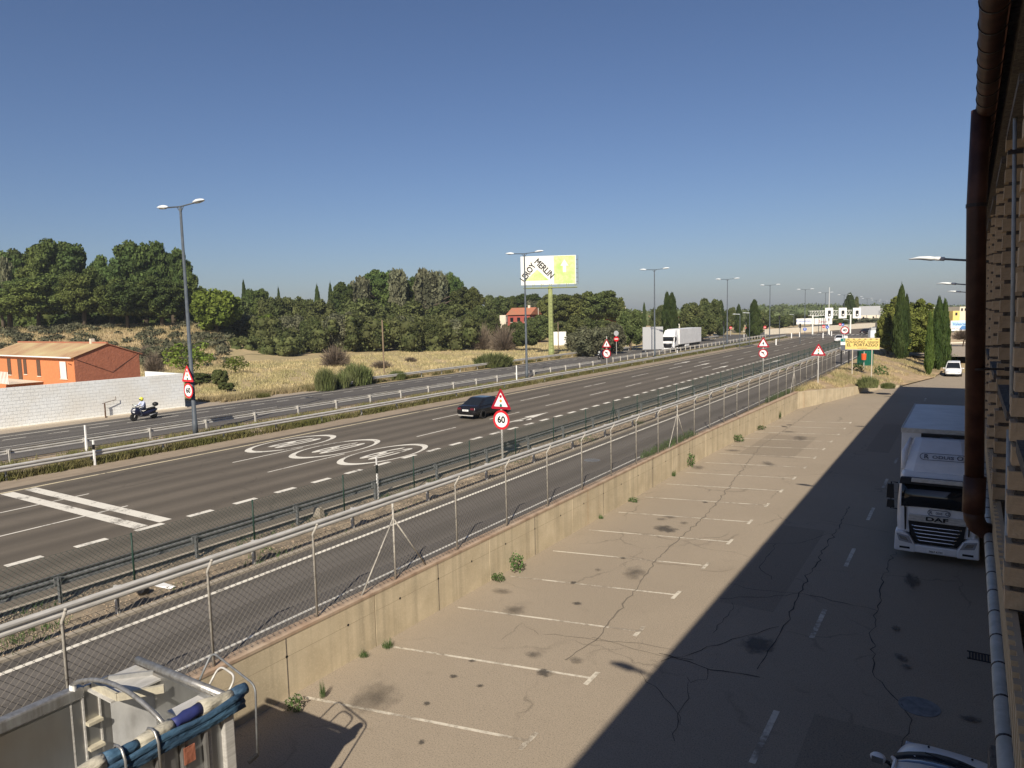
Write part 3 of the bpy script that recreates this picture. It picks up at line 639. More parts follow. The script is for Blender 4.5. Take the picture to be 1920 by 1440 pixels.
guard_rail(-43.2, 94, 190, ZR+0.25, -1, 'raised guard rail with close white posts running on beside the white lorry', 94, 2.6, 'galv', 'postg', group=GR)
rc = guard_rail(-57.3, 58, 122, ZR, 1, 'guard rail along the dry field, its near end sloping down into the ground', 60, 4.0, group=GR)
b = MB(); q = [(p[0], p[1]) for p in WB]
b.loft([[(-57.3+.1+p[0], 58, ZR+.44+p[1]) for p in q], [(-56.3+p[0], 50.5, ZR-0.22+p[1]) for p in q]]); b.build('beam', M['galv'], rc, (57.3, -58, -ZR))
q = gp(1115, 672); ra = guard_rail(-55.5, 122, 186, ZR, 1, 'last stretch of far side guard rail below the grey metal hoarding', 124, 4.0, group=GR)

def chain_link(parent, name, x, y0, y1, z0, z1, s, r, m, xf=None, org=(0, 0, 0)):
    """crossing diagonal wires as one net"""
    h = z1-z0; V = []; Fq = []
    def strand(ya, za, yb, zb, dx):
        sg = 1 if zb > za else -1
        xa = (xf(ya) if xf else x)+dx; xb = (xf(yb) if xf else x)+dx
        k = len(V)
        for (yy, zz, xx) in ((ya, za, xa), (yb, zb, xb)):
            for (ox, oz) in ((r, 0), (-r*.5, r*.87), (-r*.5, -r*.87)): V.append((xx+ox-org[0], yy-oz*.7*sg-org[1], zz+oz*.7-org[2]))
        for j in range(3): Fq.append((k+j, k+(j+1) % 3, k+3+(j+1) % 3, k+3+j))
    n = int((y1-y0+h)/s)
    for i in range(n):
        ys_ = y0-h+i*s
        a, b_ = ys_, ys_+h; za, zb = z0, z1
        if a < y0: za = z0+(y0-a); a = y0
        if b_ > y1: zb = z1-(b_-y1); b_ = y1
        if b_-a > 0.03:
            strand(a, za, b_, zb, r); 
            strand(a, z1-(za-z0), b_, z0+(z1-zb), -r)
    o = link(name, npmesh(name, np.array(V), np.array(Fq)), m, parent); return o
def fx(y): return -13.42 if y < 42 else -13.42+(min(y, 66)-42)/24*0.42
fence = empty('chain_link_fence', (-13.42, 8.72, 1.53), 0, 'tall pale chain link fence with bent top posts standing on the retaining wall', 'fence')
pb = MB().tube([(0,0,-.04),(0,0,2.12),(0.16,0,2.36)], 0.03, 8); pb.ellip((0.17,0,2.38),(.035,.035,.035),6,4)
pm = pb.mesh('post', True); pm.materials.append(M['postg'])
pb2 = MB().tube([(0,0,-.04),(0,0,2.2)], 0.03, 8).tube([(0,0.02,1.75),(0,1.35,-.02)], 0.022, 6).tube([(0,-0.02,1.75),(0,-1.35,-.02)], 0.022, 6)
pm2 = pb2.mesh('braced_post', True); pm2.materials.append(M['postg'])
ypost = [8.72+2.88*k for k in range(-8, 29)]
for i, y in enumerate(ypost):
    k = i-8
    br = k in (2, 10, 20)
    link('braced_post' if br else 'post', pm2 if br else pm, None, fence, (fx(y)+13.42, y-8.72, 0.0))
stuff(chain_link(fence, 'wire_net', 0, ypost[0], 40, 1.56, 3.62, 0.155, 0.0048, M['wire'], fx, (-13.42, 8.72, 1.53)))
stuff(chain_link(fence, 'wire_net', 0, 40, ypost[-1], 1.56, 3.62, 0.20, 0.0050, M['wire'], fx, (-13.42, 8.72, 1.53)))
b = MB()
for zz in (1.6, 2.6, 3.62): b.tube([(fx(y)+13.42+0.035, y-8.72, zz-1.53) for y in ypost], 0.0035, 4)
b.build('tension_wire', M['wire'], fence)
gf = empty('green_mesh_fence', (-19.82, 10.6, 1.5), 0, 'green mesh fence on thin dark green posts between the two guard rails', 'fence')
gpm = MB().tube([(0,0,-.02),(0,0,1.5)], 0.026, 8).mesh('post', True); gpm.materials.append(M['gpost'])
gpb = MB().tube([(0,0,-.02),(0,0,1.62)], 0.026, 8).tube([(0,0,1.2),(0,.75,0)], .02, 6).tube([(0,0,1.2),(0,-.75,0)], .02, 6).mesh('braced_post', True); gpb.materials.append(M['gpost'])
gy = [10.6+4.06*k for k in range(-5, 35)]
for k, y in enumerate(gy): link('post', gpb if k == 13 else gpm, None, gf, (0, y-10.6, 0))
stuff(chain_link(gf, 'wire_net', -19.82, gy[0], 70, 1.53, 2.98, 0.14, 0.0045, M['gwire'], None, (-19.82, 10.6, 1.5)))
stuff(chain_link(gf, 'wire_net', -19.82, 70, gy[-1], 1.53, 2.98, 0.24, 0.005, M['gwire'], None, (-19.82, 10.6, 1.5)))
MB().tube([(0, gy[0]-10.6, 1.48), (0, gy[-1]-10.6, 1.48)], 0.003, 4).build('tension_wire', M['gwire'], gf)

# --- delineator posts
def delineator(x, y, z, h, label, black=True, wd=0.12):
    r = empty('marker_post', (x, y, z), random.uniform(-.1, .1), label, 'marker post')
    MB().box(-wd/2, wd/2, -.04, .04, 0, h, 0.01).build('post', M['sign'], r)
    if black: MB().box(-wd/2-.003, wd/2+.003, -.043, .043, h*.62, h*.82).build('black_band', M['ink'], r)
    return r
p = gp(163, 846); delineator(p[0], p[1], ZR, 1.55, 'plain white marker post leaning on the verge, left of the black banded one', False)
p = gp(178, 872); delineator(p[0], p[1], ZR, 1.35, 'white marker post with a black band beside the near verge guard rail')
p = gp(1000, 713); delineator(-42.6, 67.0, ZR, 1.75, 'slanting white marker post beside the second tall street lamp', False)
p = gp(709, 936); r = delineator(p[0], p[1], ZR, 1.75, 'thin black and white marker rod on a guard rail post before the painted ovals', True, 0.05)
p = gp(1307, 690); delineator(-42.2, 118, ZR, 1.2, 'small white marker post in front of the white lorry')
p = gp(1395, 636); delineator(p[0], p[1], ZR, 2.2, 'slim white marker post on the grass corner of the far junction')
p = gp(1075/1, 0+690); 
for i, (px, py) in enumerate(((1484, 634), (1499, 632), (1555, 628), (1559, 630), (1582, 623), (1543, 634), (1455, 647))):
    p = gp(px, py); o = MB().lathe([(.12, 0), (.12, 1.1), (.05, 1.25)], n=8).build('bollard', M['sign'], None, p); tag(o, ['white bollard left of the blue arrow sign', 'white bollard right of the blue arrow sign', 'white bollard at the foot of the gantry mast', 'short white bollard right of the mast foot', 'white bollard behind the distant white car', 'white bollard at the kerb tip before the gantry', 'white bollard at the end of the verge rail'][i], 'bollard', 'bollards round the traffic island')

# --- tall double street lamps on the verge
def lamp_head(sgn):
    b = MB(); rings = []
    for t, w_, h_ in ((0, .05, .05), (.12, .12, .10), (.45, .20, .16), (.8, .20, .13), (1.05, .12, .08), (1.15, .03, .03)):
        rings.append([(sgn*t, w_*math.cos(a), 0.06+h_*max(-0.35, math.sin(a))) for a in [2*math.pi*i/12 for i in range(12)]])
    return b.loft(rings)
def make_lamp(h):
    r = empty('street_lamp', (0, 0, 0))
    MB().tube([(0,0,0),(0,0,.9),(0,0,.92),(0,0,h)], [.17,.17,.14,.075], 12).build('pole', M['lampm'], r, smooth=True)
    MB().box(-.22,.22,-.22,.22,0,.03).build('base_plate', M['lampm'], r)
    MB().tube([(-1.5,0,h+.10),(0,0,h+.02),(1.5,0,h+.10)], .045, 8).tube([(-.35,0,h+.02),(0,0,h-.35)], .03, 6).tube([(.35,0,h+.02),(0,0,h-.35)], .03, 6).build('arm', M['lampm'], r, smooth=True)
    for s in (-1, 1):
        hd = lamp_head(s).build('lamp_head', M['lamph'], r, (1.38*s, 0, h+.06), (0, -0.05*s, 0), smooth=True)
        g = MB().ellip((.55*s, 0, .0), (.42, .15, .05), 10, 4).build('lens', M['glassl'], hd, smooth=True)
    return r
LH = 14.45
proto = make_lamp(LH)
order = ['leftmost and nearest tall street lamp with twin heads, carrying the 60 sign', 'second tall twin-headed street lamp from the left, in front of the billboard', 'third twin-headed street lamp from the left, between billboard and white lorry',
 'fourth twin-headed street lamp from the left, right of the white lorry', 'fifth twin-headed street lamp, behind the triangular sign with the crossroads arrow', 'sixth twin-headed street lamp from the left, left of the gantry mast',
 'seventh twin-headed street lamp, beside the gantry mast', 'eighth twin-headed street lamp, in front of the dark tree above the gantry', 'ninth twin-headed street lamp, right of the dark tree above the gantry', 'tenth distant twin-headed street lamp over the grey hoarding', 'eleventh distant twin-headed street lamp, left of the big pine', 'twelfth and smallest twin-headed street lamp, just left of the big pine']
tops = [(338,388),(983,476),(1227,506),(1364,524),(1444,535),(1510,543),(1548,549),(1583,553),(1606,557),(1626,560),(1643,563),(1656,565)]
for i, (px, py) in enumerate(tops):
    xl = -42.75 if i < 2 else -42.9
    p = atx(px, py, xl)
    o = proto if i == 0 else copy_tree(proto)
    o.location = (p[0], p[1], ZR if i < 6 else ZR); o.scale = (1, 1, (p[2]-ZR)/LH) if i < 9 else (1.0, 1.0, (p[2]-ZR)/LH)
    if i > 0 and i < 3: o.location.y = p[1]
    tag(o, order[i], 'street lamp', 'twin-headed street lamps along the central verge')

# --- traffic signs
def disc(b, r, y, n=28, cx=0, cz=0, t=0.012): return b.lathe([(r, y), (r, y+t)], 'y', (cx, 0, cz), n)
def tri_poly(w_, h_, cr=0.06):
    pts = []
    for (cx_, cz_, a0) in ((-w_/2+cr*1.7, cr, 150), (w_/2-cr*1.7, cr, 270), (0, h_-cr*2, 30)):
        for k in range(5): a = math.radians(a0+k*30); pts.append((cx_+cr*math.cos(a), cz_+cr*math.sin(a)))
    return pts
def plate_tri(parent, z, w_, kind, red='redd'):
    h_ = w_*0.87
    t = MB().prism(tri_poly(w_, h_), 'y', 0, .012).build('triangle_plate', M[red], parent, (0, -.04, z))
    k = .66; MB().prism([(p[0]*k, p[1]*k+h_*.125) for p in tri_poly(w_, h_, .03)], 'y', -.006, 0).build('white_field', M['sign'], t)
    if kind == 'lights':
        for c_, zz in (('redd', .60), ('amber', .39), ('green', .18)):
            disc(MB(), w_*.062, -.011, 14, 0, h_*zz, .004).build('light_dot', M[c_], t)
    else:
        b = MB(); c = h_*.18
        b.prism([(-.035,c),(.035,c),(.035,c+.3),(.0,c+.3),(-.035,c+.3)], 'y', -.011, -.007)
        b.prism([(-.11,c+.17),(.11,c+.17),(.09,c+.24),(0,c+.46),(-.09,c+.24)], 'y', -.0125, -.0105); b.build('arrow', M['ink'], t)
    return t
def plate_disc(parent, z, r, kind, red='red'):
    t = disc(MB(), r, 0, 32).build('disc_plate', M[red], parent, (0, -.04, z))
    if kind == 'noentry':
        MB().prism([(-r*.72,-r*.16),(r*.72,-r*.16),(r*.72,r*.16),(-r*.72,r*.16)], 'y', -.006, 0).build('white_bar', M['sign'], t); return t
    if kind == 'back':
        t.data.materials.clear(); t.data.materials.append(M['signback']); return t
    disc(MB(), r*.76, -.005, 28, t=.005).build('white_field', M['sign'], t)
    if kind.isdigit(): text(kind, r*.95, M['ink'], t, (0, -.008, 0), (UP, 0, 0), 'number', .004, .035)
    if kind == 'noleft':
        b = MB(); b.prism([(.06*r/.3,-.5*r),(.22*r,-.5*r),(.22*r,.3*r),(.06*r,.3*r)], 'y', -.010, -.006)
        b.prism([(-.1*r,.12*r),(.2*r,.12*r),(.2*r,.3*r),(-.1*r,.3*r)], 'y', -.0105, -.0065).prism([(-.45*r,.21*r),(-.1*r,0),(-.1*r,.45*r)], 'y', -.010, -.006); b.build('arrow', M['ink'], t)
        MB().prism([(-.5*r,.42*r),(-.42*r,.5*r),(.5*r,-.42*r),(.42*r,-.5*r)], 'y', -.014, -.011).build('red_stroke', M['redd'], t)
    return t
def sign(loc, h, plates, label, rz=0.0, group='traffic signs', post=True, pr=.045):
    r = empty('traffic_sign', loc, rz, label, 'traffic sign', group)
    if post: MB().box(-pr, pr, -pr*.6, pr*.6, 0, h).build('post', M['galv'], r)
    for p in plates:
        (plate_tri if p[0] == 't' else plate_disc)(r, *p[1:])
    return r
sign((-19.98, 29.9, ZR), 3.6, [('t', 2.62, 1.26, 'lights', 'redd'), ('d', 2.07, .50, '60', 'red')], 'large traffic light warning triangle over a 60 limit disc, beside the black car')
lx = proto.location; sign((lx[0]+.02, lx[1]-.28, ZR), 3, [('t', 3.55, 1.30, 'lights', 'red'), ('d', 2.98, .50, '60', 'red')], 'traffic light triangle over a 60 disc fixed to the leftmost lamp post', post=False)
p = gp(1432, 703); sign((-19.9, 84.3, ZR), 3.9, [('t', 3.0, 1.42, 'cross', 'redd'), ('d', 2.3, .52, 'noleft', 'redd')], 'crossroads triangle over a no left turn disc on the green fence line')
p = gp(1138, 690); sign((-41.6, 88.5, ZR), 4.2, [('t', 2.65, 1.40, 'cross', 'redd'), ('d', 1.85, .62, 'noleft', 'redd')], 'crossroads triangle over a no left turn disc on the central verge, right of the motorcycle')
p = gp(1536, 716); sign((-12.6, 76.0, 1.35), 3.7, [('t', 2.78, 1.42, 'lights', 'redd')], 'lone traffic light warning triangle on a pale post at the sandy bank')
p = gp(1156, 665); sign((p[0], p[1], ZR), 4.0, [('d', 2.75, .46, 'noentry', 'red'), ('d', 3.75, .46, 'back', 'red')], 'no entry disc under a grey sign seen from its back')
p = gp(1582, 655); sign(gp(1583, 664), 4.3, [('d', 3.75, .62, '40', 'redd')], '40 limit disc at the top left corner of the yellow board')
p = gp(1544, 633)
for i, (px, py, c_) in enumerate(((1509, 633, 'up'), (1551, 628, 'dn'), (1580, 622, 'up'))):
    p = gp(px, py); r = empty('traffic_sign', p, 0, ['blue arrow disc on a grey post before the far junction', 'blue arrow disc at the foot of the gantry mast', 'blue sign on the traffic island right of the mast'][i], 'traffic sign', 'blue signs of the far junction')
    MB().tube([(0,0,0),(0,0,2.3)], .06, 6).build('post', M['lampm'], r); d_ = disc(MB(), .42, 0, 20).build('disc_plate', M['sblue'], r, (0, -.06, 2.1))
    MB().prism([(-.05,-.25),(.05,-.25),(.05,.05),(.16,.05),(0,.28),(-.16,.05),(-.05,.05)], 'y', -.008, -.002).build('arrow', M['sign'], d_, rot=(0, [0, math.pi*.7, 0][i], 0))
for i, (px, py) in enumerate(((1434-0, 621), (1400, 623), (1370, 622), (1544, 620), (1575, 615))):
    p = gp(px, py+8); r = sign(p, 2.6, [('d', 2.3, .40, 'noentry', 'red')], ['no entry disc right of the dark cypress, far junction', 'small no entry disc on the far grass, right of the first cypress', 'leftmost small no entry disc at the far roundabout', 'no entry disc just left of the gantry mast', 'no entry disc below the second light board'][i])
# yellow estate board on two poles
a, c = gp(1601, 704, 1.05), gp(1634, 707, 0.9)
yb = empty('estate_sign', (-10.2, 89.3, 0.9), 0, 'yellow board lettered POLIGONO Industrial EL PORTAZGO on two pale poles', 'sign')
for sx_ in (-1.0, 1.0): MB().tube([(sx_,0.06,-.5),(sx_,0.06,4.3)], .06, 8).build('pole', M['pole'], yb)
bw, bh = 3.5, 1.22
bd = MB().box(-bw/2, bw/2, -.03, .03, 3.18, 3.18+bh).build('board', M['yellow'], yb)
MB().box(-bw/2-.03, bw/2+.03, -.02, .035, 3.14, 3.18).box(-bw/2-.03, bw/2+.03, -.02, .035, 3.18+bh, 3.22+bh).build('frame', M['cream'], bd)
text('POLIGONO', .38, M['letter'], bd, (-.70, -.04, 4.02), (UP, 0, 0), sx=1.0, bold=.01)
text('industrial', .30, M['letter'], bd, (1.08, -.04, 4.01), (UP, 0, 0), bold=.01)
text('EL  PORTAZGO', .47, M['letter'], bd, (0, -.04, 3.65), (UP, 0, 0), sx=.98, bold=.015)
text('ZARAGOZA', .14, M['letter'], bd, (0, -.04, 3.30), (UP, 0, 0), sx=1.3)
for k in range(6): MB().prism([(-.13,-.02),(.13,-.02),(.09,.05),(-.09,.05)], 'y', 0, .01).build('crest_mark', M['letter'], bd, (-1.45+k*.58, -.045, 4.31))
# green and white direction panels left of it
pdp = at(1584, 690, 92)
dp = empty('direction_panel', (pdp[0], pdp[1], 1.2), 0, 'small green, white and grey panels stacked on black posts left of the yellow board', 'sign')
for s in (-.45, .45): MB().box(s-.09, s+.09, -.08, .08, -.3, 2.1).build('post', M['black'], dp)
MB().box(-.55, .5, -.05, .05, 3.25, 3.65).build('green_plate', M['green'], dp); MB().box(-.55, .5, -.05, .05, 2.80, 3.22).build('white_plate', M['sign'], dp)
g_ = MB().box(-.5, 1.9, -.05, .05, 2.1, 2.78).build('grey_plate', M['lgrey'], dp, (0, .12, 0)); MB().box(.4, 1.85, -.06, -.05, 2.2, 2.6).build('pale_plate', M['signback'], g_)
text('E-30', .26, M['sign'], dp, (0, -.06, 3.45), (UP, 0, 0))
MB().box(-.2, .25, -.05, .05, 3.7, 4.0).build('arrow_plate', M['sign'], dp)

# ================================================================ BILLBOARDS, GANTRY
bb = empty('billboard', (-61.6, 108.4, 1.4), VIEWROT-0.10, 'tall billboard on a green mast lettered LEROY MERLIN beside a white arrow on lime', 'billboard')
D = cam_coords(-61.6, 108.4, 1.5)[2]; k_ = D/F
z_of = lambda py: EYE+(602.0-py)*k_*0.996       # height of a photo row at that distance (horizon row 591 there)
zb = at(1034, 534, D)[2]-1.4; zt = at(1034, 481, D)[2]-1.4
xl_, xr_ = (981-1035)*k_, (1083-1035)*k_
MB().tube([(0,0,-.3),(0,0,1.6),(0,0,1.6),(0,0,zb-.3)], [.54,.52,.46,.38], 14).build('mast', M['bgreen'], bb, smooth=True)
b = MB()
for i in range(20): zz = zb-3.0-i*.62; b.tube([(-.1,-.56,zz),(.30,-.56,zz)], .022, 5)
b.tube([(-.1,-.56,zb-2.6),(-.1,-.56,zb-15.5)], .025, 5).tube([(.3,-.56,zb-2.6),(.3,-.56,zb-15.5)], .025, 5); b.build('ladder', M['bgreen'], bb)
MB().lathe([(1.1,-.05),(1.1,.12),(.75,.16)], n=14).build('base_flange', M['kerb'], bb)
fr_ = MB().tube([(xl_+.4,-.4,zb-.55),(xr_+.2,-.4,zb-.55)], .09, 6).tube([(xl_+.4,.9,zb-.55),(xr_+.2,.9,zb-.55)], .09, 6)
for i in range(7): x_ = xl_+.6+i*(xr_-xl_-.8)/6; fr_.tube([(x_,-.4,zb-.55),(x_,.9,zb-.55)], .05, 5).tube([(x_,-.4,zb-.5),(x_,-.1,zb+.1)], .045, 5).tube([(x_+.3,-.4,zb-.2),(x_+.3,-.1,zb+.1)], .04, 5)
fr_.build('catwalk', M['bgreen'], bb)
pn = MB().box(xl_, xr_, -.08, .12, zb, zt).build('panel', M['bbwhite'], bb)
xg = (1042.5-1035)*k_
lm = MB().box(xg, xr_-.12, -.10, -.082, zb+.12, zt-.08).build('lime_print', M['lime'], pn)
hh = zt-zb
MB().prism([(xg*.0+1.0, zb+hh*.42), (xg+1.9, zb+hh*.42), (xg+1.9, zb+hh*.42)][:0] or [(-.28,0),(.28,0),(.28,1.1),(.7,1.1),(0,2.2),(-.7,1.1),(-.28,1.1)], 'y', -.108, -.102).build('white_arrow', M['bbwhite'], pn, ((1062-1035)*k_, 0, zb+hh*.42))
lime_tri = MB().prism([(-2.4,0),(2.4,0),(.05,2.1)], 'y', -.10, -.085).build('lime_triangle', M['lime'], pn, ((1011-1035)*k_, 0, zb+.75), None, False, 0, (.85, 1, .9))
def text_on(s, size, m, parent, p0, ang, bold=.02):
    me = text_mesh(s, size, .01, .025).copy(); o = link('lettering', me, m, parent, p0); 
    o.rotation_euler = (Matrix.Rotation(-ang, 3, 'Y')@Matrix.Rotation(UP, 3, 'X')).to_euler(); return o
def fit_text(st, length, size, p0, ang):
    o = text_on(st, size, M['ink'], pn, p0, ang); xs_ = [v.co.x for v in o.data.vertices]; o.scale = (length/(max(xs_)-min(xs_)), 1, 1)
fit_text('LEROY', 3.5, 1.5, ((994.5-1035)*k_, -.11, zb+2.15), math.radians(54))
fit_text('MERLIN', 4.0, 1.5, ((1024.5-1035)*k_, -.11, zb+2.75), math.radians(-45))
b = MB()
for i in range(6): zz = zb+.4+i*.75; b.tube([(xr_-.05,.1,zz),(xr_+.35,.5,zz)], .04, 5)
b.tube([(xr_+.35,.5,zb),(xr_+.35,.5,zt)], .05, 5); b.build('rear_frame', M['galvd'], pn)

def hoarding(px0, px1, py0, py1, dep, label, m, foot, name='billboard', lines=0, parts=()):
    cxp = (px0+px1)/2; p = at(cxp, py1, dep); wd = (px1-px0)*dep/F; hh_ = (py1-py0)*dep/F
    r = empty(name, (p[0], p[1], foot), VIEWROT, label, 'billboard')
    z0_ = p[2]-foot
    t = MB().box(-wd/2, wd/2, -.1, .1, z0_, z0_+hh_).build('panel', M[m], r)
    for s in (-.35, .35): MB().box(wd*s-.12, wd*s+.12, .1, .35, -.3, z0_+hh_*.5).build('post', M['galvd'], r)
    for k in range(1, lines+1): MB().box(-wd/2+wd*k/(lines+1)-.03, -wd/2+wd*k/(lines+1)+.03, -.12, -.1, z0_, z0_+hh_).build('seam', M['signback'], t)
    return r, t, wd, hh_, z0_
r, t, wd, hh_, z0_ = hoarding(1493, 1526, 597, 608, 250, 'white hoarding with faint blue lettering below the gantry', 'bbwhite', 1.3)
text('Promociones', 1.2, M['sblue'], t, (-.6, -.13, z0_+hh_*.55), (UP,0,0), sx=.8)
r, t, wd, hh_, z0_ = hoarding(1527, 1560, 596.5, 608, 252, 'white hoarding with faint red lettering below the gantry', 'bbwhite', 1.3)
text('Zarago', 1.2, M['redd'], t, (-.2, -.13, z0_+hh_*.45), (UP,0,0), sx=.9)
hoarding(1606, 1650, 574, 591, 330, 'large grey hoarding seen from its back beyond the gantry', 'signback', 1.3, lines=5)
hoarding(1205, 1243, 613, 655, 128, 'grey corrugated metal hoarding left of the white lorry', 'signback', 1.3, lines=2)
r, t, wd, hh_, z0_ = hoarding(1782, 1826, 601, 620, 150, 'pale blue advertising board with a blue car picture beside the brown downpipe', 'sign', 1.3)
M['pblue'] = mat('pale_blue_print', (0.36, 0.55, 0.72), .6, (0.5, 0.66, 0.78), .6); M['cblue'] = mat('car_blue_print', (0.08, 0.20, 0.42), .6)
MB().box(-wd/2+.1, wd/2-.1, -.115, -.101, z0_+hh_*.45, z0_+hh_*.94).build('blue_print', M['pblue'], t)
text('Valescars', .85, M['cblue'], t, (-.5, -.13, z0_+hh_*.66), (UP,0,0), bold=.02); text('EUR 742', .42, M['lgrey'], t, (-1.6, -.13, z0_+hh_*.22), (UP,0,0))
MB().prism([(-1,0),(1.2,0),(1.2,.35),(.7,.45),(.3,.8),(-.5,.8),(-.9,.4),(-1,.35)], 'y', -.125, -.118).build('car_print', M['cblue'], t, (.35, 0, z0_+hh_*.1))

def truss(b, p0, p1, hgt, dep_, n, r=.06):
    p0, p1 = Vector(p0), Vector(p1); dv = (p1-p0); s = Vector((-dv.y, dv.x, 0)).normalized()*dep_
    for o_ in (Vector((0,0,0)), Vector((0,0,hgt)), s, s+Vector((0,0,hgt))): b.tube([p0+o_, p1+o_], r, 5)
    for i in range(n):
        a_, c_ = p0+dv*i/n, p0+dv*(i+1)/n
        b.tube([a_, c_+Vector((0,0,hgt))], r*.6, 4); b.tube([a_, a_+Vector((0,0,hgt))], r*.6, 4); b.tube([a_+Vector((0,0,hgt)), a_+s+Vector((0,0,hgt))], r*.6, 4)
gd = 198.0
g0 = at(1519, 592, gd); g1 = at(1597, 590, gd)
gan = empty('traffic_gantry', (g0[0], g0[1], ZR), 0, 'white lattice gantry over the carriageway with three black traffic light boards', 'gantry')
def gl(p, dz=0): return (p[0]-g0[0], p[1]-g0[1], p[2]-ZR+dz)
b = MB(); truss(b, gl(g0), gl(g1), 1.25, 1.2, 16, .07); b.build('truss', M['bbwhite'], gan)
for (px, py) in ((1524, 634), (1595, 619)):
    p = gp(px, py); t_ = at(px, 590, gd); MB().tube([(t_[0]-g0[0], t_[1]-g0[1], -.5), (t_[0]-g0[0], t_[1]-g0[1], gl(g0)[2])], .2, 8).build('leg', M['bbwhite'], gan)
for px in (1554.5, 1580, 1606.5):
    p = at(px, 587, gd-.6); o = MB().box(-1.1, 1.1, -.06, .06, -1.45, 1.45).build('light_board', M['sign'], gan, gl(p), (0, 0, VIEWROT), bevel=.03)
    s_ = MB().box(-.36, .36, -.32, -.06, -.78, .72).build('signal_head', M['ink'], o)
    for zz, mm in ((.45, 'ink'), (0, 'ink'), (-.45, 'sign')): MB().lathe([(.20, -.345), (.20, -.325)], 'y', (0, 0, zz), 12).build('lens', M[mm], s_)
ms = at(1553.5, 626, 199); mast = empty('tall_mast', (ms[0], ms[1], ZR), 0, 'very thin tall pale mast behind the leftmost traffic light board', 'mast')
MB().tube([(0,0,0),(0,0,7),(0,0,7),(0,0,13)], [.18,.16,.09,.04], 8).build('pole', M['bbwhite'], mast)
g2 = at(1646, 586, 330); g3 = at(1815, 588, 330)
fg = empty('sign_gantry', (g2[0], g2[1], 1.4), 0, 'distant lattice gantry stretching right behind the cypresses', 'gantry')
b = MB(); truss(b, (0,0,g2[2]-1.4-.6), (g3[0]-g2[0], g3[1]-g2[1], g2[2]-1.4-.6), 2.2, 1.5, 16, .12); b.build('truss', M['bbwhite'], fg)
for u in (0.02, .98): MB().tube([((g3[0]-g2[0])*u,(g3[1]-g2[1])*u,-.4),((g3[0]-g2[0])*u,(g3[1]-g2[1])*u,g2[2]-1.4)], .25, 6).build('leg', M['bbwhite'], fg)
# signal poles of the far junction
for i, (px, pyb, pyt) in enumerate(((1357,657,604),(1387,655,592),(1399,636,600),(1405,650,590),(1461,645,596),(1488,625,595),(1500,650,612),(1535,630,600),(1540,628,578),(1590,630,607),(1655,610,575),(1648,612,590))):
    dd = F*(EYE-ZR)/(pyb-583+0.0) if pyb > 600 else 300; p = at(px, pyb, min(dd, 330)); 
    r = empty('signal_pole', (p[0], p[1], ZR), 0, ['slim dark signal pole on the left edge of the far roundabout', 'tall slim pole left of the dark cypress', 'slim pole directly before the dark cypress', 'tall dark pole right of the first cypress', 'slim pole in the dry grass of the far island', 'slim pole left of the white hoardings', 'dark pole before the blue lettered hoarding', 'curved signal pole under the gantry', 'dark pole left of the leftmost light board', 'dark pole right of the middle light board', 'thin pole in front of the grey hoarding', 'thin pole at the left edge of the big pine'][i], 'pole', 'slim poles of the far junction')
    hgt = (pyb-pyt)*min(dd, 330)/F
    MB().tube([(0,0,-.1),(0,0,hgt)], .07, 6).build('pole', M['lampm'], r)
    if i % 2 == 0: MB().box(-.16,.16,-.22,-.06,hgt-.9,hgt).build('signal_head', M['ink'], r)
    else: MB().tube([(-.9,0,hgt+.05),(0,0,hgt)], .05, 5).ellip((-1.1,0,hgt+.06),(.35,.12,.07),8,4).build('lamp_head', M['lamph'], r)
for i, (px, py, dep, h_) in enumerate(((1010, 618, 190, 9.0), (1047, 652, 150, 6.6), (1300-132+5, 610, 150, 7.5), (1119, 615, 180, 5.5), (719, 663, 95, 4.0), (769, 702, 98, 1.0), (1247, 600, 200, 6))):
    p = at(px, py, dep); tz = terrain(p[0], p[1])
    top = at(px, [577, 604, 576, 600, 600, 694, 585][i], dep)[2]
    r = tag(MB().tube([(0,0,0),(0,0,top-tz)], .10 if h_ > 2 else .05, 6).build('utility_pole', M['pole'] if i not in (1,4) else M['wood'], None, (p[0], p[1], tz)), ['pale concrete utility pole right of the red house', 'slender brown pole standing in the dry field right of the billboard mast', 'pale utility pole at the right edge of the rounded pine', 'short pale pole before the pines right of the billboard', 'slanting wooden pole among the shrubs of the field', 'tiny white stake at the field edge behind the guard rail', 'pale pole before the pair of pointed cypresses'][i], 'pole')

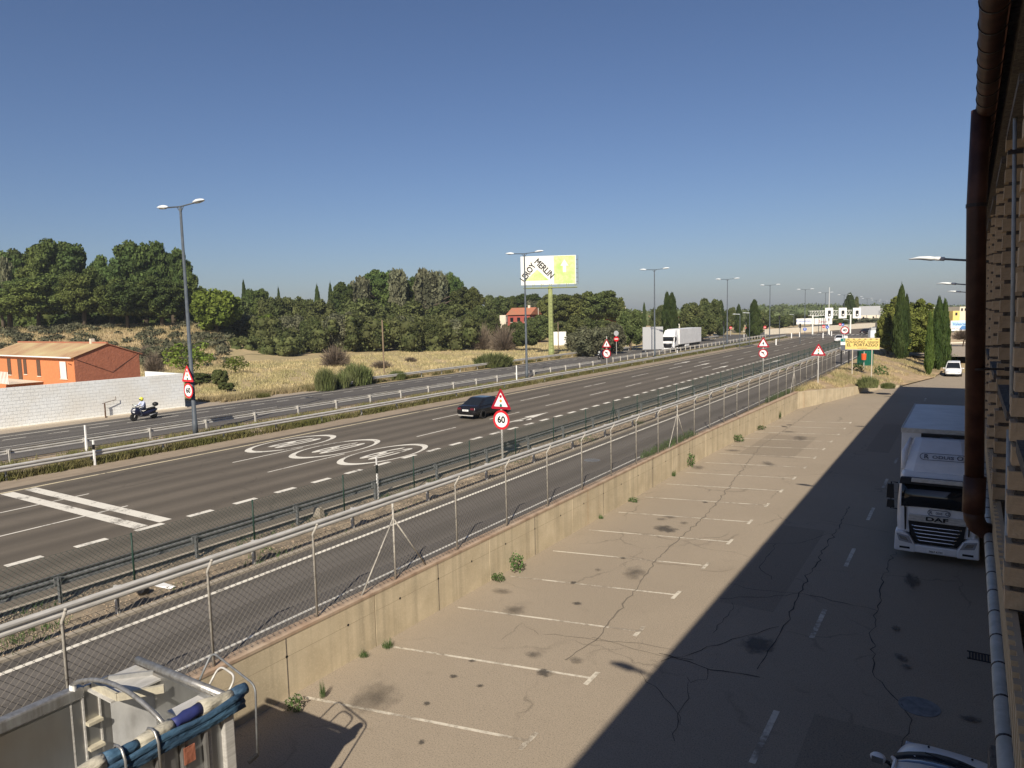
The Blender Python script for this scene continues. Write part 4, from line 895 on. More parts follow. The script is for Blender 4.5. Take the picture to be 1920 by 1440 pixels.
# ================================================================ VEHICLES
def wheel(parent, x, y, r=.33, w_=.22, name='wheel'):
    t = MB().lathe([(r*.7,-w_/2),(r*.96,-w_/2),(r,-w_*.35),(r,w_*.35),(r*.96,w_/2),(r*.7,w_/2)], 'x', n=22).build(name, M['rubber'], parent, (x, y, r), smooth=False)
    s = 1 if x > 0 else -1
    b = MB().lathe([(r*.70, 0), (r*.70, s*.012), (r*.62, s*.02)], 'x', (s*(w_/2-.02), 0, 0), 18)
    b.build('rim', M['galv'], t)
    return t
def car(name, label, L, Wd, H, paint, loc, rz, trunk=True, van=False, cat='car', group=None):
    r = empty(name, loc, rz, label, cat, group); hw = Wd/2
    # side stations: y (rear negative), shoulder height, deck height, half width factor
    if van: st = [(-L/2,.55,.95,.90),(-L/2+.1,.62,1.02,.97),(-L*.2,.80,1.02,1.0),(L*.12,.82,1.03,1.0),(L*.22,.80,1.05,1.0),(L/2-.75,.78,.98,.99),(L/2-.3,.68,.86,.95),(L/2-.06,.55,.68,.84),(L/2,.45,.55,.76)]
    else: st = [(-L/2,.55,.72,.84),(-L/2+.07,.74,.93,.92),(-L/2+.45,.80,.985,.975),(-L*.22,.82,.97,1.0),(0,.80,.95,1.0),(L*.20,.80,.95,1.0),(L/2-.85,.74,.88,.985),(L/2-.3,.66,.76,.93),(L/2-.07,.52,.62,.82),(L/2,.42,.52,.72)]
    rings = []
    for (y, zs, zt, k) in st:
        h = hw*k; z0 = .20 if abs(y) < L*.46 else .30
        half = [(h*.80, z0), (h*.97, z0+.10), (h, zs*.72), (h*.985, zs), (h*.90, zt-.03), (h*.70, zt), (h*.30, zt+.02)]
        rings.append([(x, y, z) for x, z in half]+[(-x, y, z) for x, z in half[::-1]])
    body = MB().loft(rings).build('body', paint, r, smooth=True)
    sb = body.modifiers.new('sub', 'SUBSURF'); sb.levels = sb.render_levels = 1
    # greenhouse
    if van: yb, yb2, yf2, yf = -L/2+.08, -L/2+.25, L*.16, L*.30
    else: yb, yb2, yf2, yf = (-L/2+.55 if trunk else -L/2+.15), -L*.17, L*.09, L*.245
    zb, zt = .90, H; hb, ht = hw*.94, hw*.72
    def Q(y, z, s): u = (z-zb)/(zt-zb); return (s*(hb+(ht-hb)*u), y, z)
    rr = []
    for u in (0, .35, .7, .93, 1.0):
        z = zb+(zt-zb)*u; y0 = yb+(yb2-yb)*u; y1 = yf+(yf2-yf)*u
        if u == 1: y0 += .12; y1 -= .12
        h = hb+(ht-hb)*u-(0.07 if u == 1 else 0)
        rr.append([(-h, y0+.05, z), (-h*.6, y0, z), (h*.6, y0, z), (h, y0+.05, z), (h, y1-.08, z), (h*.6, y1, z), (-h*.6, y1, z), (-h, y1-.08, z)])
    cab = MB().loft(rr).build('cabin', paint, r, smooth=False, bevel=.03)
    o = .012
    def pane(nm, pts, m=M['glass']):
        c = Vector((0, (yb+yf)/2, (zb+zt)/2-.3)); q = [Vector(p) for p in pts]; n = (q[1]-q[0]).cross(q[3]-q[0]).normalized()
        if n.dot(q[0]-c) < 0: n = -n
        MB().add([tuple(p+n*o) for p in q]+[tuple(p-n*.004) for p in q], [(0,1,2,3),(0,4,5,1),(1,5,6,2),(2,6,7,3),(3,7,4,0)]).build(nm, m, r)
    def E_(y0, y1, u): return y0+(y1-y0)*u
    u0, u1 = .06, .90
    z0, z1 = zb+(zt-zb)*u0, zb+(zt-zb)*u1
    hB, hT = hb+(ht-hb)*u0, hb+(ht-hb)*u1
    pane('windshield', [(-hB*.9, E_(yf,yf2,u0)-.0, z0), (hB*.9, E_(yf,yf2,u0), z0), (hT*.9, E_(yf,yf2,u1), z1), (-hT*.9, E_(yf,yf2,u1), z1)])
    pane('rear_window', [(-hB*.86, E_(yb,yb2,u0), z0), (hB*.86, E_(yb,yb2,u0), z0), (hT*.86, E_(yb,yb2,u1), z1), (-hT*.86, E_(yb,yb2,u1), z1)])
    z0s = zb+(zt-zb)*.12; hBs = hb+(ht-hb)*.12
    mid = (yb2+yf2)/2
    for s in (-1, 1):
        for (a0, a1, b0, b1) in ((E_(yb,yb2,.12)+.30, mid-.05, E_(yb,yb2,.9)+.12, mid-.05), (mid+.05, E_(yf,yf2,.12)-.28, mid+.05, E_(yf,yf2,.9)-.14)):
            pane('side_window', [(s*hBs, a0, z0s), (s*hBs, a1, z0s), (s*hT, b1, z1), (s*hT, b0, z1)])
        MB().ellip((s*(hw+.10), yf-.35, zb+.08), (.11, .07, .075), 8, 5).build('mirror', paint, r, smooth=True)
        MB().box(s*hw*.62-.16, s*hw*.62+.16, -L/2-.012, -L/2+.12, .70, .84, .02).build('tail_light', M['tailr'], r, bevel=.01)
        MB().box(s*hw*.60-.17, s*hw*.60+.17, L/2-.18, L/2-.02, .55, .68, .02).build('headlight', M['headl'], r, bevel=.01)
        for yy in (-L/2+.92 if not van else -L/2+.8, L/2-.88): wheel(r, s*(hw-.10), yy)
    for yy, ss in ((-L/2-.012, -1), (L/2+.002, 1)):
        pl = MB().box(-.26, .26, yy-.008, yy+.008, .60 if ss < 0 else .38, .72 if ss < 0 else .50).build('number_plate', M['sign'], r)
        text('6743 LZN' if ss < 0 else '2817 FHB', .085, M['ink'], pl, (0, yy+ss*.012, .66 if ss < 0 else .44), (UP, 0, 0 if ss < 0 else math.pi), depth=.002, bold=.01)
    MB().box(-hw*.7, hw*.7, -L/2-.02, -L/2+.05, .27, .33).build('bumper_trim', M['galv'] if not van else M['black'], r)
    MB().box(-hw*.9, hw*.9, L/2-.12, L/2+.005, .24, .36).build('front_bumper', M['black'], r, bevel=.03)
    return r
car('black_sedan', 'black saloon car seen from behind in the middle lane of the motorway', 4.7, 1.84, 1.45, M['bpaint'], (-30.2, 42.9, ZR), 0.0)
p = gp(1572, 642); car('white_hatchback', 'distant white car seen from behind just above the yellow board', 4.2, 1.8, 1.5, M['wpaint'], (p[0], p[1]+2, ZR), 0, trunk=False)
p = gp(1626, 627); car('dark_hatchback', 'distant black car crossing beyond the junction, left of a darker one', 4.3, 1.85, 1.55, M['bpaint'], (p[0], p[1], ZR), -.5, trunk=False)
p = gp(1640, 624); car('dark_estate_car', 'distant dark car crossing beyond the junction, the right one of two', 4.3, 1.85, 1.6, M['navy'], (p[0], p[1]+4, ZR), -.5, trunk=False)
car('white_van', 'small white van facing the camera far down the shaded lane beside the brown downpipe', 4.3, 1.85, 1.75, M['wpaint'], (-1.55, 104.8, 0.0), math.pi, van=True, cat='van')
# white car at the lower right edge: bonnet, scuttle, windscreen and roof seen from above
nc = empty('white_parked_car', (-0.16, 12.15, 0), -0.06, 'white parked car at the lower right edge, seen from above in the shade', 'car')
hw = .86
rings = []
for (y, zs, zt, k) in ((-3.6,.6,.8,.85),(-3.4,.8,.95,.97),(-1.5,.86,1.0,1.0),(.9,.86,1.02,1.0),(1.45,.86,1.04,.99),(1.85,.80,.98,.965),(2.2,.70,.87,.90),(2.42,.55,.70,.78),(2.50,.42,.52,.66)):
    h = hw*k; half = [(h*.82,.25),(h,.35),(h*1.01,zs*.7),(h*.985,zs),(h*.88,zt-.02),(h*.6,zt+.02),(h*.2,zt+.035)]
    rings.append([(x, y, z) for x, z in half]+[(-x, y, z) for x, z in half[::-1]])
bo = MB().loft(rings).build('body', M['wpaint'], nc, smooth=True); sb = bo.modifiers.new('sub', 'SUBSURF'); sb.levels = sb.render_levels = 2
def arch(y, z, h, crown=.05, bow=0.0, n=9):  # a bowed cross line from left to right
    return [(h*(-1+2*i/(n-1)), y-bow*abs(-1+2*i/(n-1))**2.2, z-crown*abs(-1+2*i/(n-1))**2) for i in range(n)]
def strip(rows, m, nm, parent, thick=.0, smooth=True):
    b = MB(); n = len(rows[0]); b.v = [p for r_ in rows for p in r_]
    b.f = [(i*n+j, i*n+j+1, (i+1)*n+j+1, (i+1)*n+j) for i in range(len(rows)-1) for j in range(n-1)]
    o = b.build(nm, m, parent, smooth=smooth)
    if thick: md = o.modifiers.new('solid', 'SOLIDIFY'); md.thickness = thick; md.offset = -1
    return o
strip([arch(1.70,1.055,.80,.05,.30), arch(1.46,1.065,.80,.05,.30)], M['black'], 'scuttle', nc, .02)
strip([arch(1.47,1.075,.76,.05,.30), arch(1.05,1.27,.71,.04,.22), arch(.62,1.43,.66,.035,.14)], mat('reflecting_windscreen', (0.20,0.24,0.30), .08, spec=.9, metal=.3), 'windshield', nc, .02)
strip([arch(.60,1.44,.66,.035,.14), arch(0,1.50,.66,.04,.05), arch(-1.2,1.50,.66,.05,0), arch(-2.4,1.42,.64,.05,-.1)], M['wpaint'], 'roof', nc, .03)
for s in (-1, 1):
    MB().tube([(s*.80,1.18,1.03),(s*.73,.80,1.24),(s*.665,.46,1.41),(s*.65,-.4,1.46)], .035, 8).build('pillar', M['wpaint'], nc, smooth=True)
    strip([[(s*.84,1.0,1.0),(s*.84,.1,1.0),(s*.84,-.9,1.0)],[(s*.76,.75,1.18),(s*.75,.1,1.22),(s*.75,-.9,1.22)],[(s*.675,.40,1.38),(s*.665,.1,1.42),(s*.665,-.9,1.42)]], M['glass'], 'side_window', nc, .01)
    mi = MB().ellip((s*1.0, .98, 1.07), (.13, .075, .09), 12, 8).build('mirror', M['wpaint'], nc, smooth=True)
    MB().box(s*1.0-.09, s*1.0+.09, .895, .905, 1.01, 1.12).build('mirror_glass', M['chrome'], mi); MB().tube([(s*.82,1.0,1.02),(s*.95,.98,1.05)], .03, 6).build('mirror_arm', M['black'], mi)
    MB().ellip((s*.33, 1.93, 1.0), (.022, .03, .015), 8, 4).build('washer_nozzle', M['black'], nc)
    MB().box(s*.62-.14, s*.62+.14, 2.12, 2.32, .60, .80, .03).build('headlight', M['headl'], nc, bevel=.02)
    for yy in (1.55, -2.5): wheel(nc, s*.78, yy, .31)
for s in (-1, 1): MB().tube([(s*.25-.1, 1.56, 1.085), (s*.25+.38, 1.38, 1.12)], .012, 5).build('wiper', M['black'], nc)

def truck_cab(r, Wc, m, grille_bars=5, black_visor=True, ztop=3.05):
    """cab with its face at y=0 looking to -y; z from the ground"""
    h = Wc/2
    rings = []
    for (z, yf, k) in ((.95,-.0,.985),(1.35,-.02,1.0),(1.9,.02,1.0),(1.95,.03,1.0),(ztop-.45,.20,.975),(ztop-.12,.30,.95),(ztop,.42,.90)):
        hh = h*k; rings.append([(-hh*.93,yf,z),(0,yf-.05,z),(hh*.93,yf,z),(hh,yf+.22,z),(hh,2.2,z),(-hh,2.2,z),(-hh,yf+.22,z)])
    c = MB().loft(rings).build('cab', m, r, bevel=.04)
    # windscreen
    z0, z1 = 1.92, ztop-.36
    def fy(z): return -.035+(z-1.9)*.165 if z > 1.9 else -.05
    strip([[(h*t*.90, fy(z)-.045+.075*abs(t)**3, z-(.05*abs(t)**2 if z == z0 else 0)) for t in np.linspace(-1, 1, 9)] for z in (z0, (z0+z1)/2, z1)], M['glass'], 'windshield', r, .03)
    for s in (-1, 1): 
        MB().box(s*h-.005 if s>0 else -h-.008, s*h+.008 if s>0 else -h+.005, .45, 1.25, 1.95, 2.55).build('side_window', M['glass'], r)
        MB().box(s*h-.006 if s>0 else -h-.012, s*h+.012 if s>0 else -h+.006, .36, 1.42, 1.0, 2.62).build('door', m, r) if False else None
    vz = ztop-.36
    v_ = MB().box(-h*.96, h*.96, -.12, .20, vz, vz+.22, .04).build('sun_visor', M['black'] if black_visor else m, r, bevel=.03)
    if black_visor: MB().box(-h*.66, h*.60, -.10, -.02, vz+.10, vz+.25, .02).build('silver_strip', M['galv'], v_, (0,-.06,0), bevel=.02)
    # grille
    MB().prism([(-.86,1.45),(.86,1.45),(.80,.9),(.62,.62),(-.62,.62),(-.80,.9)], 'y', -.10, -.03).build('grille', M['black'], r, bevel=.02)
    for k in range(grille_bars):
        zz = 1.24-k*.125; w_ = .74-.05*k; MB().tube([(-w_,-.105,zz+.015),(-w_*.9,-.13,zz),(w_*.9,-.13,zz),(w_,-.105,zz+.015)], .016, 6).build('grille_bar', M['chrome'], r)
    # bumper, lights
    b = MB()
    prof = [(-1.27,.30),(-.62,.28),(-.60,.52),(-.78,.86),(-1.0,1.0),(-1.25,1.0)]
    for s in (1, -1): b.prism([(p[0]*s, p[1]) for p in prof], 'y', -.16, .45)
    b.box(-.64,.64,-.15,.3,.30,.58); b.build('bumper', m, r, bevel=.05)
    for s in (-1, 1):
        hl = MB().prism([(s*1.20,.92),(s*.82,.86),(s*.70,.60),(s*1.12,.66)], 'y', -.18, -.12).build('headlight', M['headl'], r, bevel=.01)
        MB().prism([(s*1.13,.86),(s*.90,.82),(s*.82,.68),(s*1.06,.72)], 'y', -.186, -.178).build('lamp_lens', M['chrome'], hl)
        MB().box(min(s*.78,s*1.1), max(s*.78,s*1.1), -.17, -.14, .40, .47).build('fog_lamp', M['black'], r)
        MB().prism([(s*1.0,1.92),(s*.92,1.85),(s*.92,1.05),(s*.96,1.05)], 'y', -.075, -.055).build('panel_gap', M['black'], r)
        mr = MB().box(s*h+(.10 if s>0 else -.34), s*h+(.34 if s>0 else -.10), -.05, .10, 2.12, 2.62, .02).box(s*h+(.08 if s>0 else -.33), s*h+(.33 if s>0 else -.08), -.05, .10, 1.78, 2.06, .02).tube([(s*h,.1,2.66),(s*(h+.2),.02,2.70),(s*(h+.2),.02,1.74),(s*h,.1,1.72)], .025, 6)
        mr.build('mirror', M['black'], r, bevel=.03)
    pl = MB().box(-.27,.27,-.175,-.155,.34,.46).build('number_plate', M['sign'], r); text('3867 KTM', .095, M['ink'], pl, (0,-.18,.40), (UP,0,0), depth=.002, bold=.01)
    return c
tk = empty('box_truck', (-0.74, 28.0, 0), 0.0, 'white box lorry parked in the shade facing the camera, with silver grille bars', 'lorry')
truck_cab(tk, 2.44, M['wpaint'])
MB().prism([(-.84,1.64),(.84,1.64),(.86,1.40),(-.86,1.40)], 'y', -.135, -.05).build('badge_strip', M['galv'], tk, bevel=.02)
text('DAF', .19, M['ink'], tk, (.0,-.145,1.53), (UP,0,0), 'badge', .01, .03, sx=1.9)
def oval_logo(parent, loc, rot, W_, H_, s, size):
    o = empty('logo', loc, 0) if False else None
    b = MB(); n = 40; r_ = H_/2; pts = []; 
    for i in range(n):
        t = 2*math.pi*i/n; cx_ = (W_/2-r_)*(1 if math.cos(t) > 0 else -1); pts.append((cx_+r_*math.cos(t), r_*math.sin(t)))
    k = 1-.022/r_
    pin = [((p[0]*(1-.022/(W_/2))), p[1]*k) for p in pts]
    b.v = [(p[0],p[1],0) for p in pts]+[(p[0],p[1],0) for p in pin]; b.f = [(i,(i+1)%n,n+(i+1)%n,n+i) for i in range(n)]
    lg = b.build('logo', M['lgrey'], parent, loc, rot)
    if s == 'ooo': return lg
    text(s[0], size*1.25, M['lgrey'], lg, (-W_*.36,0,.0), (0,0,0), bold=.02); text(s[1:-1], size*.85, M['lgrey'], lg, (0,-.01,0), (0,0,0), bold=.02, sx=1.1*W_/1.2*.62/.62); text(s[-1], size*1.25, M['lgrey'], lg, (W_*.36,0,0), (0,0,0), bold=.02)
oval_logo(tk, (.06,-.10,1.76), (UP,0,0), .68, .22, 'RODUISO', .125)
# roof fairing and cargo box
zt_ = 3.05
fb = MB(); rings = []
for (z, yf, hw_) in ((zt_-.02,.42,1.10),(zt_+.25,.62,1.05),(zt_+.6,1.0,.96),(zt_+.92,1.62,.86),(zt_+.98,1.8,.80)): rings.append([(-hw_,yf+.28,z),(-hw_*.7,yf,z),(hw_*.7,yf,z),(hw_,yf+.28,z),(hw_,2.1,z),(-hw_,2.1,z)])
fa = fb.loft(rings).build('roof_fairing', M['wpaint'], tk, bevel=.05)
oval_logo(fa, (0.1, .79, zt_+.50), (math.radians(46),0,0), 1.42, .30, 'RODUISO', .20)
for s in (-1, 1): MB().tube([(s*1.12,.75,zt_+.02),(s*1.10,1.1,zt_+.55),(s*.95,1.75,zt_+.95)], [.07,.11,.06], 8).build('side_fairing', M['wpaint'], fa, smooth=True)
bx = MB().box(-1.30,1.28,2.35,10.2,1.05,4.28).build('cargo_box', M['wbox'], tk, bevel=.03)
MB().box(-1.32,1.30,2.325,2.352,4.12,4.30).box(-1.325,-1.29,2.33,10.2,4.16,4.30).build('box_trim', M['galv'], bx)
MB().box(-.66,.98,2.18,2.345,3.80,4.14,.01).build('fridge_panel', M['black'], bx); 
oval_logo(bx, (.16,2.172,3.98), (UP,0,0), .46, .15, 'ooo', .05)
MB().box(-1.0,1.0,.8,10.0,.55,1.0).build('chassis', M['black'], tk)
for s in (-1, 1):
    for yy in (1.3, 7.2, 8.5): wheel(tk, s*1.02, yy, .5, .32)
# long white lorry on the far carriageway
sm = empty('white_lorry', (-47.0, 126.4, ZR), 0.0, 'white articulated lorry coming along the far carriageway', 'lorry')
truck_cab(sm, 2.5, M['wpaint'], 2, False, 3.0)
text('MAN', .2, M['galv'], sm, (0,-.15,1.36), (UP,0,0), 'badge', .01, .02, sx=1.4)
MB().loft([[(-1.1,.5,2.98),(1.1,.5,2.98),(1.1,2.2,2.98),(-1.1,2.2,2.98)],[(-1.0,1.2,3.85),(1.0,1.2,3.85),(1.0,2.2,3.85),(-1.0,2.2,3.85)]]).build('roof_fairing', M['wpaint'], sm, bevel=.08)
bx = MB().box(-1.27,1.27,2.9,15.6,1.15,4.0).build('cargo_box', M['wbox'], sm, bevel=.03)
MB().box(-1.275,1.275,2.88,15.62,1.12,1.2).build('box_trim', M['galv'], bx)
MB().box(-1.0,1.0,.8,15.4,.6,1.1).build('chassis', M['black'], sm)
MB().box(.7,1.22,6.2,8.4,.45,1.05).build('side_locker', M['wpaint'], sm, bevel=.03)
for s in (-1, 1):
    for yy in (1.4, 5.0, 10.2, 11.5, 12.8): wheel(sm, s*1.05, yy, .5, .32)

# --- scooters and riders
def skin_body(name, joints, bones, m, parent):
    """one continuous figure grown round a jointed skeleton"""
    names = list(joints); me = bpy.data.meshes.new(name)
    me.from_pydata([joints[n][0] for n in names], [(names.index(a), names.index(b_)) for a, b_ in bones], [])
    o = bpy.data.objects.new(name, me); col.objects.link(o); o.parent = parent
    md = o.modifiers.new('skin', 'SKIN'); md.use_smooth_shade = True
    for i, n in enumerate(names): me.skin_vertices[0].data[i].radius = joints[n][1] if isinstance(joints[n][1], tuple) else (joints[n][1],)*2
    me.skin_vertices[0].data[0].use_root = True
    s = o.modifiers.new('sub', 'SUBSURF'); s.levels = s.render_levels = 2
    me.materials.append(m); return o
def scooter(loc, rz, lab, labr, body_m, front_m, jacket, helmet):
    r = empty('motorcycle', loc, rz, lab, 'motorcycle')           # front towards -y
    for yy in (-.78, .78):
        t = MB().lathe([(.20,-.06),(.27,-.065),(.30,-.03),(.305,0),(.30,.03),(.27,.065),(.20,.06)], 'x', n=24).build('wheel', M['rubber'], r, (0, yy, .305), smooth=True)
        b = MB().lathe([(.20,-.02),(.20,.02),(.17,.02),(.17,-.02)], 'x', n=20)
        for k in range(5): a = 2*math.pi*k/5; b.tube([(0,0,0),(0,.19*math.cos(a),.19*math.sin(a))], .02, 5)
        b.build('rim', M['galv'], t)
    rings = []
    for (y, zb_, zt_, h) in ((-.95,.62,.80,.05),(-.86,.55,.98,.17),(-.66,.45,1.08,.24),(-.45,.36,1.05,.25),(-.28,.30,.78,.22),(0,.28,.66,.20),(.25,.30,.74,.22),(.6,.42,.80,.22),(.95,.60,.84,.17),(1.08,.68,.80,.07)):
        rings.append([(-h*.7,y,zb_),(h*.7,y,zb_),(h,y,(zb_+zt_)/2),(h*.75,y,zt_-.04),(0,y,zt_),(-h*.75,y,zt_-.04),(-h,y,(zb_+zt_)/2)])
    bo_ = MB().loft(rings).build('fairing', body_m, r, smooth=True)
    MB().loft([[(-.16,-.90,.66),(.16,-.90,.66),(.20,-.78,.62),(-.20,-.78,.62)],[(-.13,-.88,.92),(.13,-.88,.92),(.20,-.70,.98),(-.20,-.70,.98)]]).build('nose_panel', front_m, r, bevel=.03)
    for s in (-1, 1): MB().ellip((s*.10,-.915,.80),(.07,.02,.05),8,5).build('headlight', M['headl'], r, smooth=True)
    strip([[(-.19,-.74,1.02),(0,-.80,1.02),(.19,-.74,1.02)],[(-.15,-.60,1.34),(0,-.65,1.38),(.15,-.60,1.34)]], M['glassl'], 'windscreen', r, .008)
    MB().loft([[(-.16,-.1,.74),(.16,-.1,.74),(.16,-.1,.78),(-.16,-.1,.78)],[(-.19,.3,.78),(.19,.3,.78),(.17,.3,.86),(-.17,.3,.86)],[(-.17,.9,.82),(.17,.9,.82),(.15,.9,.95),(-.15,.9,.95)]]).build('seat', M['black'], r, bevel=.03)
    MB().ellip((0,.98,1.12),(.24,.22,.17),12,8).build('top_box', M['black'], r, smooth=True)
    MB().tube([(-.36,-.46,1.06),(-.2,-.52,1.02),(.2,-.52,1.02),(.36,-.46,1.06)], .018, 6).build('handlebar', M['black'], r, smooth=True)
    for s in (-1, 1): MB().tube([(s*.09,-.78,.305),(s*.09,-.62,.75)], .025, 6).build('fork', M['galv'], r); MB().ellip((s*.34,-.62,1.22),(.07,.02,.045),8,5).build('mirror', M['black'], r)
    MB().tube([(.2,.35,.32),(.22,1.0,.45)], .055, 8).build('exhaust', M['galvd'], r, smooth=True)
    # rider
    p = empty('person', loc, rz, labr, 'person')
    J = {'pelvis': ((0,.12,.93),(.15,.13)), 'belly': ((0,.06,1.10),(.14,.12)), 'chest': ((0,-.02,1.30),(.17,.13)), 'neck': ((0,-.05,1.46),.06), 'head': ((0,-.09,1.60),(.09,.10))}
    Bn = [('pelvis','belly'),('belly','chest'),('chest','neck'),('neck','head')]
    for s, n in ((-1,'l'),(1,'r')):
        J.update({n+'hip': ((s*.11,.06,.90),.10), n+'knee': ((s*.19,-.36,.80),.075), n+'ankle': ((s*.17,-.22,.42),.05), n+'toe': ((s*.17,-.38,.37),.04),
                  n+'sh': ((s*.19,-.03,1.38),.075), n+'elb': ((s*.30,-.18,1.16),.052), n+'wr': ((s*.31,-.42,1.09),.036), n+'palm': ((s*.31,-.49,1.075),.036)})
        Bn += [('pelvis',n+'hip'),(n+'hip',n+'knee'),(n+'knee',n+'ankle'),(n+'ankle',n+'toe'),('chest',n+'sh'),(n+'sh',n+'elb'),(n+'elb',n+'wr'),(n+'wr',n+'palm')]
        for k in range(4):
            J[n+'f%d' % k] = ((s*(.29+.018*k),-.54,1.07),.011); J[n+'g%d' % k] = ((s*(.29+.018*k),-.535,1.045),.010); Bn += [(n+'palm',n+'f%d' % k),(n+'f%d' % k,n+'g%d' % k)]
    skin_body('body', J, Bn, M['shield'], p)
    # jacket: a shell over torso and arms
    Jk = {'pelvis': ((0,.12,.98),(.17,.15)), 'belly': ((0,.06,1.10),(.165,.145)), 'chest': ((0,-.02,1.30),(.19,.15)), 'collar': ((0,-.05,1.44),.085)}
    Bk = [('pelvis','belly'),('belly','chest'),('chest','collar')]
    for s, n in ((-1,'l'),(1,'r')):
        Jk.update({n+'sh': ((s*.20,-.03,1.38),.09), n+'elb': ((s*.30,-.18,1.16),.068), n+'wr': ((s*.31,-.40,1.095),.05)}); Bk += [('chest',n+'sh'),(n+'sh',n+'elb'),(n+'elb',n+'wr')]
    skin_body('jacket', Jk, Bk, jacket, p)
    he = MB().ellip((0,-.09,1.63),(.135,.165,.15),16,10).build('helmet', helmet, p, smooth=True)
    MB().ellip((0,-.16,1.61),(.115,.115,.065),12,6).build('visor', M['glass'], he, smooth=True)
    return r
scooter((-53.35, 30.2, ZR+.005), 0.0, 'dark blue touring scooter with a white nose and black top box passing the white wall', 'motorcyclist in a pale blue jacket and yellow helmet riding past the white wall', M['navy'], M['wpaint'], M['jacket'], M['helmet'])
scooter((-49.2, 102.5, ZR+.005), 0.0, 'black motorcycle far off in front of the long guard rail, left of a triangular sign', 'distant motorcyclist in dark clothes, left of a triangular sign', M['bpaint'], M['black'], M['navy'], M['bpaint'])

M['alu3'] = mat('worn_aluminium_sheet', (0.27, 0.275, 0.275), .5, (0.19, 0.19, 0.185), 2.5, metal=.25, stretch=(2, 2, .5), c3=(0.34, 0.34, 0.33), scale3=1.5)
M['barm'] = mat('dusty_cream_bar', (0.46, 0.43, 0.33), .7, (0.34, 0.31, 0.24), 8)
# --- open tipping trailer at the lower left corner
X0, X1, Y0, Y1, ZT, ZF = -11.62, -9.22, -4.2, 6.16, 3.22, 1.25
tr = empty('tipper_trailer', (-10.4, 1.0, 0), 0, 'open topped aluminium tipping trailer with blue and white rolled tarpaulin along its right rim', 'trailer')
O_ = (10.4, -1.0, 0)
def T(b, n, m, parent=tr, **k): return b.build(n, m, parent, O_ if parent is tr else None, **k)
MBx = lambda: MB()
T(MB().box(X0, X1, Y0, Y1, ZF-.06, ZF), 'floor', M['alu'])
T(MB().box(X0, X0+.05, Y0, Y1-.5, ZF, ZT), 'side_wall', M['alu']); T(MB().box(X1-.05, X1, Y0, Y1, ZF, ZT-.02), 'side_wall', M['alu'])
T(MB().box(X0+.5, X1-.05, Y1-.05, Y1, ZF, ZT-.02), 'end_wall', M['alu'])
T(MB().add([(X0,Y1-.5,ZF),(X0+.5,Y1,ZF),(X0+.5,Y1,ZT),(X0,Y1-.5,ZT),(X0+.04,Y1-.53,ZF),(X0+.53,Y1-.04,ZF),(X0+.53,Y1-.04,ZT),(X0+.04,Y1-.53,ZT)], [(0,1,2,3),(7,6,5,4),(0,4,5,1),(3,2,6,7)]), 'corner_panel', M['alu3'])
T(MB().box(X0-.10, X0+.09, Y0, Y1-.9, ZT-.16, ZT+.03), 'rim', M['alu2'], bevel=.03)
T(MB().tube([(X0-.05,Y1+.02,ZT+.02),(X1-.05,Y1+.06,ZT+.02)], .062, 12), 'end_rail', M['alu2'], smooth=True)
T(MB().box(X0-.08, X0+.75, Y1-.85, Y1+.0, ZT-.10, ZT-.07), 'corner_plate', M['galv'])
cp = T(MB().box(X0+.08,X0+.82,Y1-.80,Y1-.76,ZT-.07,ZT+.05), 'corner_bar', M['barm'])
T(MB().add([(X0+.78,Y1-.8,ZT-.07),(X0+.84,Y1-.78,ZT-.07),(X0+1.22,Y1-.28,ZT-.07),(X0+1.17,Y1-.24,ZT-.07),(X0+.78,Y1-.8,ZT+.05),(X0+.84,Y1-.78,ZT+.05),(X0+1.22,Y1-.28,ZT+.05),(X0+1.17,Y1-.24,ZT+.05)], [(0,1,2,3),(7,6,5,4),(0,4,5,1),(1,5,6,2),(2,6,7,3),(3,7,4,0)]), 'corner_bar', M['barm'])
T(MB().box(X1-.65,X1-.1,Y1-.55,Y1-.02,ZT-.10,ZT-.07), 'corner_plate', M['galv'])
# interior ladder
for yy in (Y1-.95, Y1-.70): T(MB().box(X0+.05, X0+.075, yy, yy+.025, ZF, ZT-.16), 'ladder_strip', M['galv'])
for k in range(4): T(MB().box(X0+.05, X0+.17, Y1-.925, Y1-.70, ZT-.62-k*.42, ZT-.57-k*.42), 'ladder_rung', M['barm'])
for k in range(9): yy = Y0+.6+k*1.08; T(MB().box(X0+.05,X0+.054,yy,yy+.025,ZF,ZT-.16), 'weld_seam', M['galv'])
# tarp hoop
hoop = [(X0+.03+(X1-X0-.06)*u, Y1-1.05+.1*u, ZT+.10+.30*math.sin(math.pi*u)**.8) for u in np.linspace(0, 1, 15)]
T(MB().tube(hoop, .035, 8), 'tarp_hoop', M['alu2'], smooth=True); T(MB().lathe([(.05,ZT-.1),(.05,ZT+.1)], c=(X0+.04,Y1-1.05,0), n=10), 'hoop_socket', M['sign'])
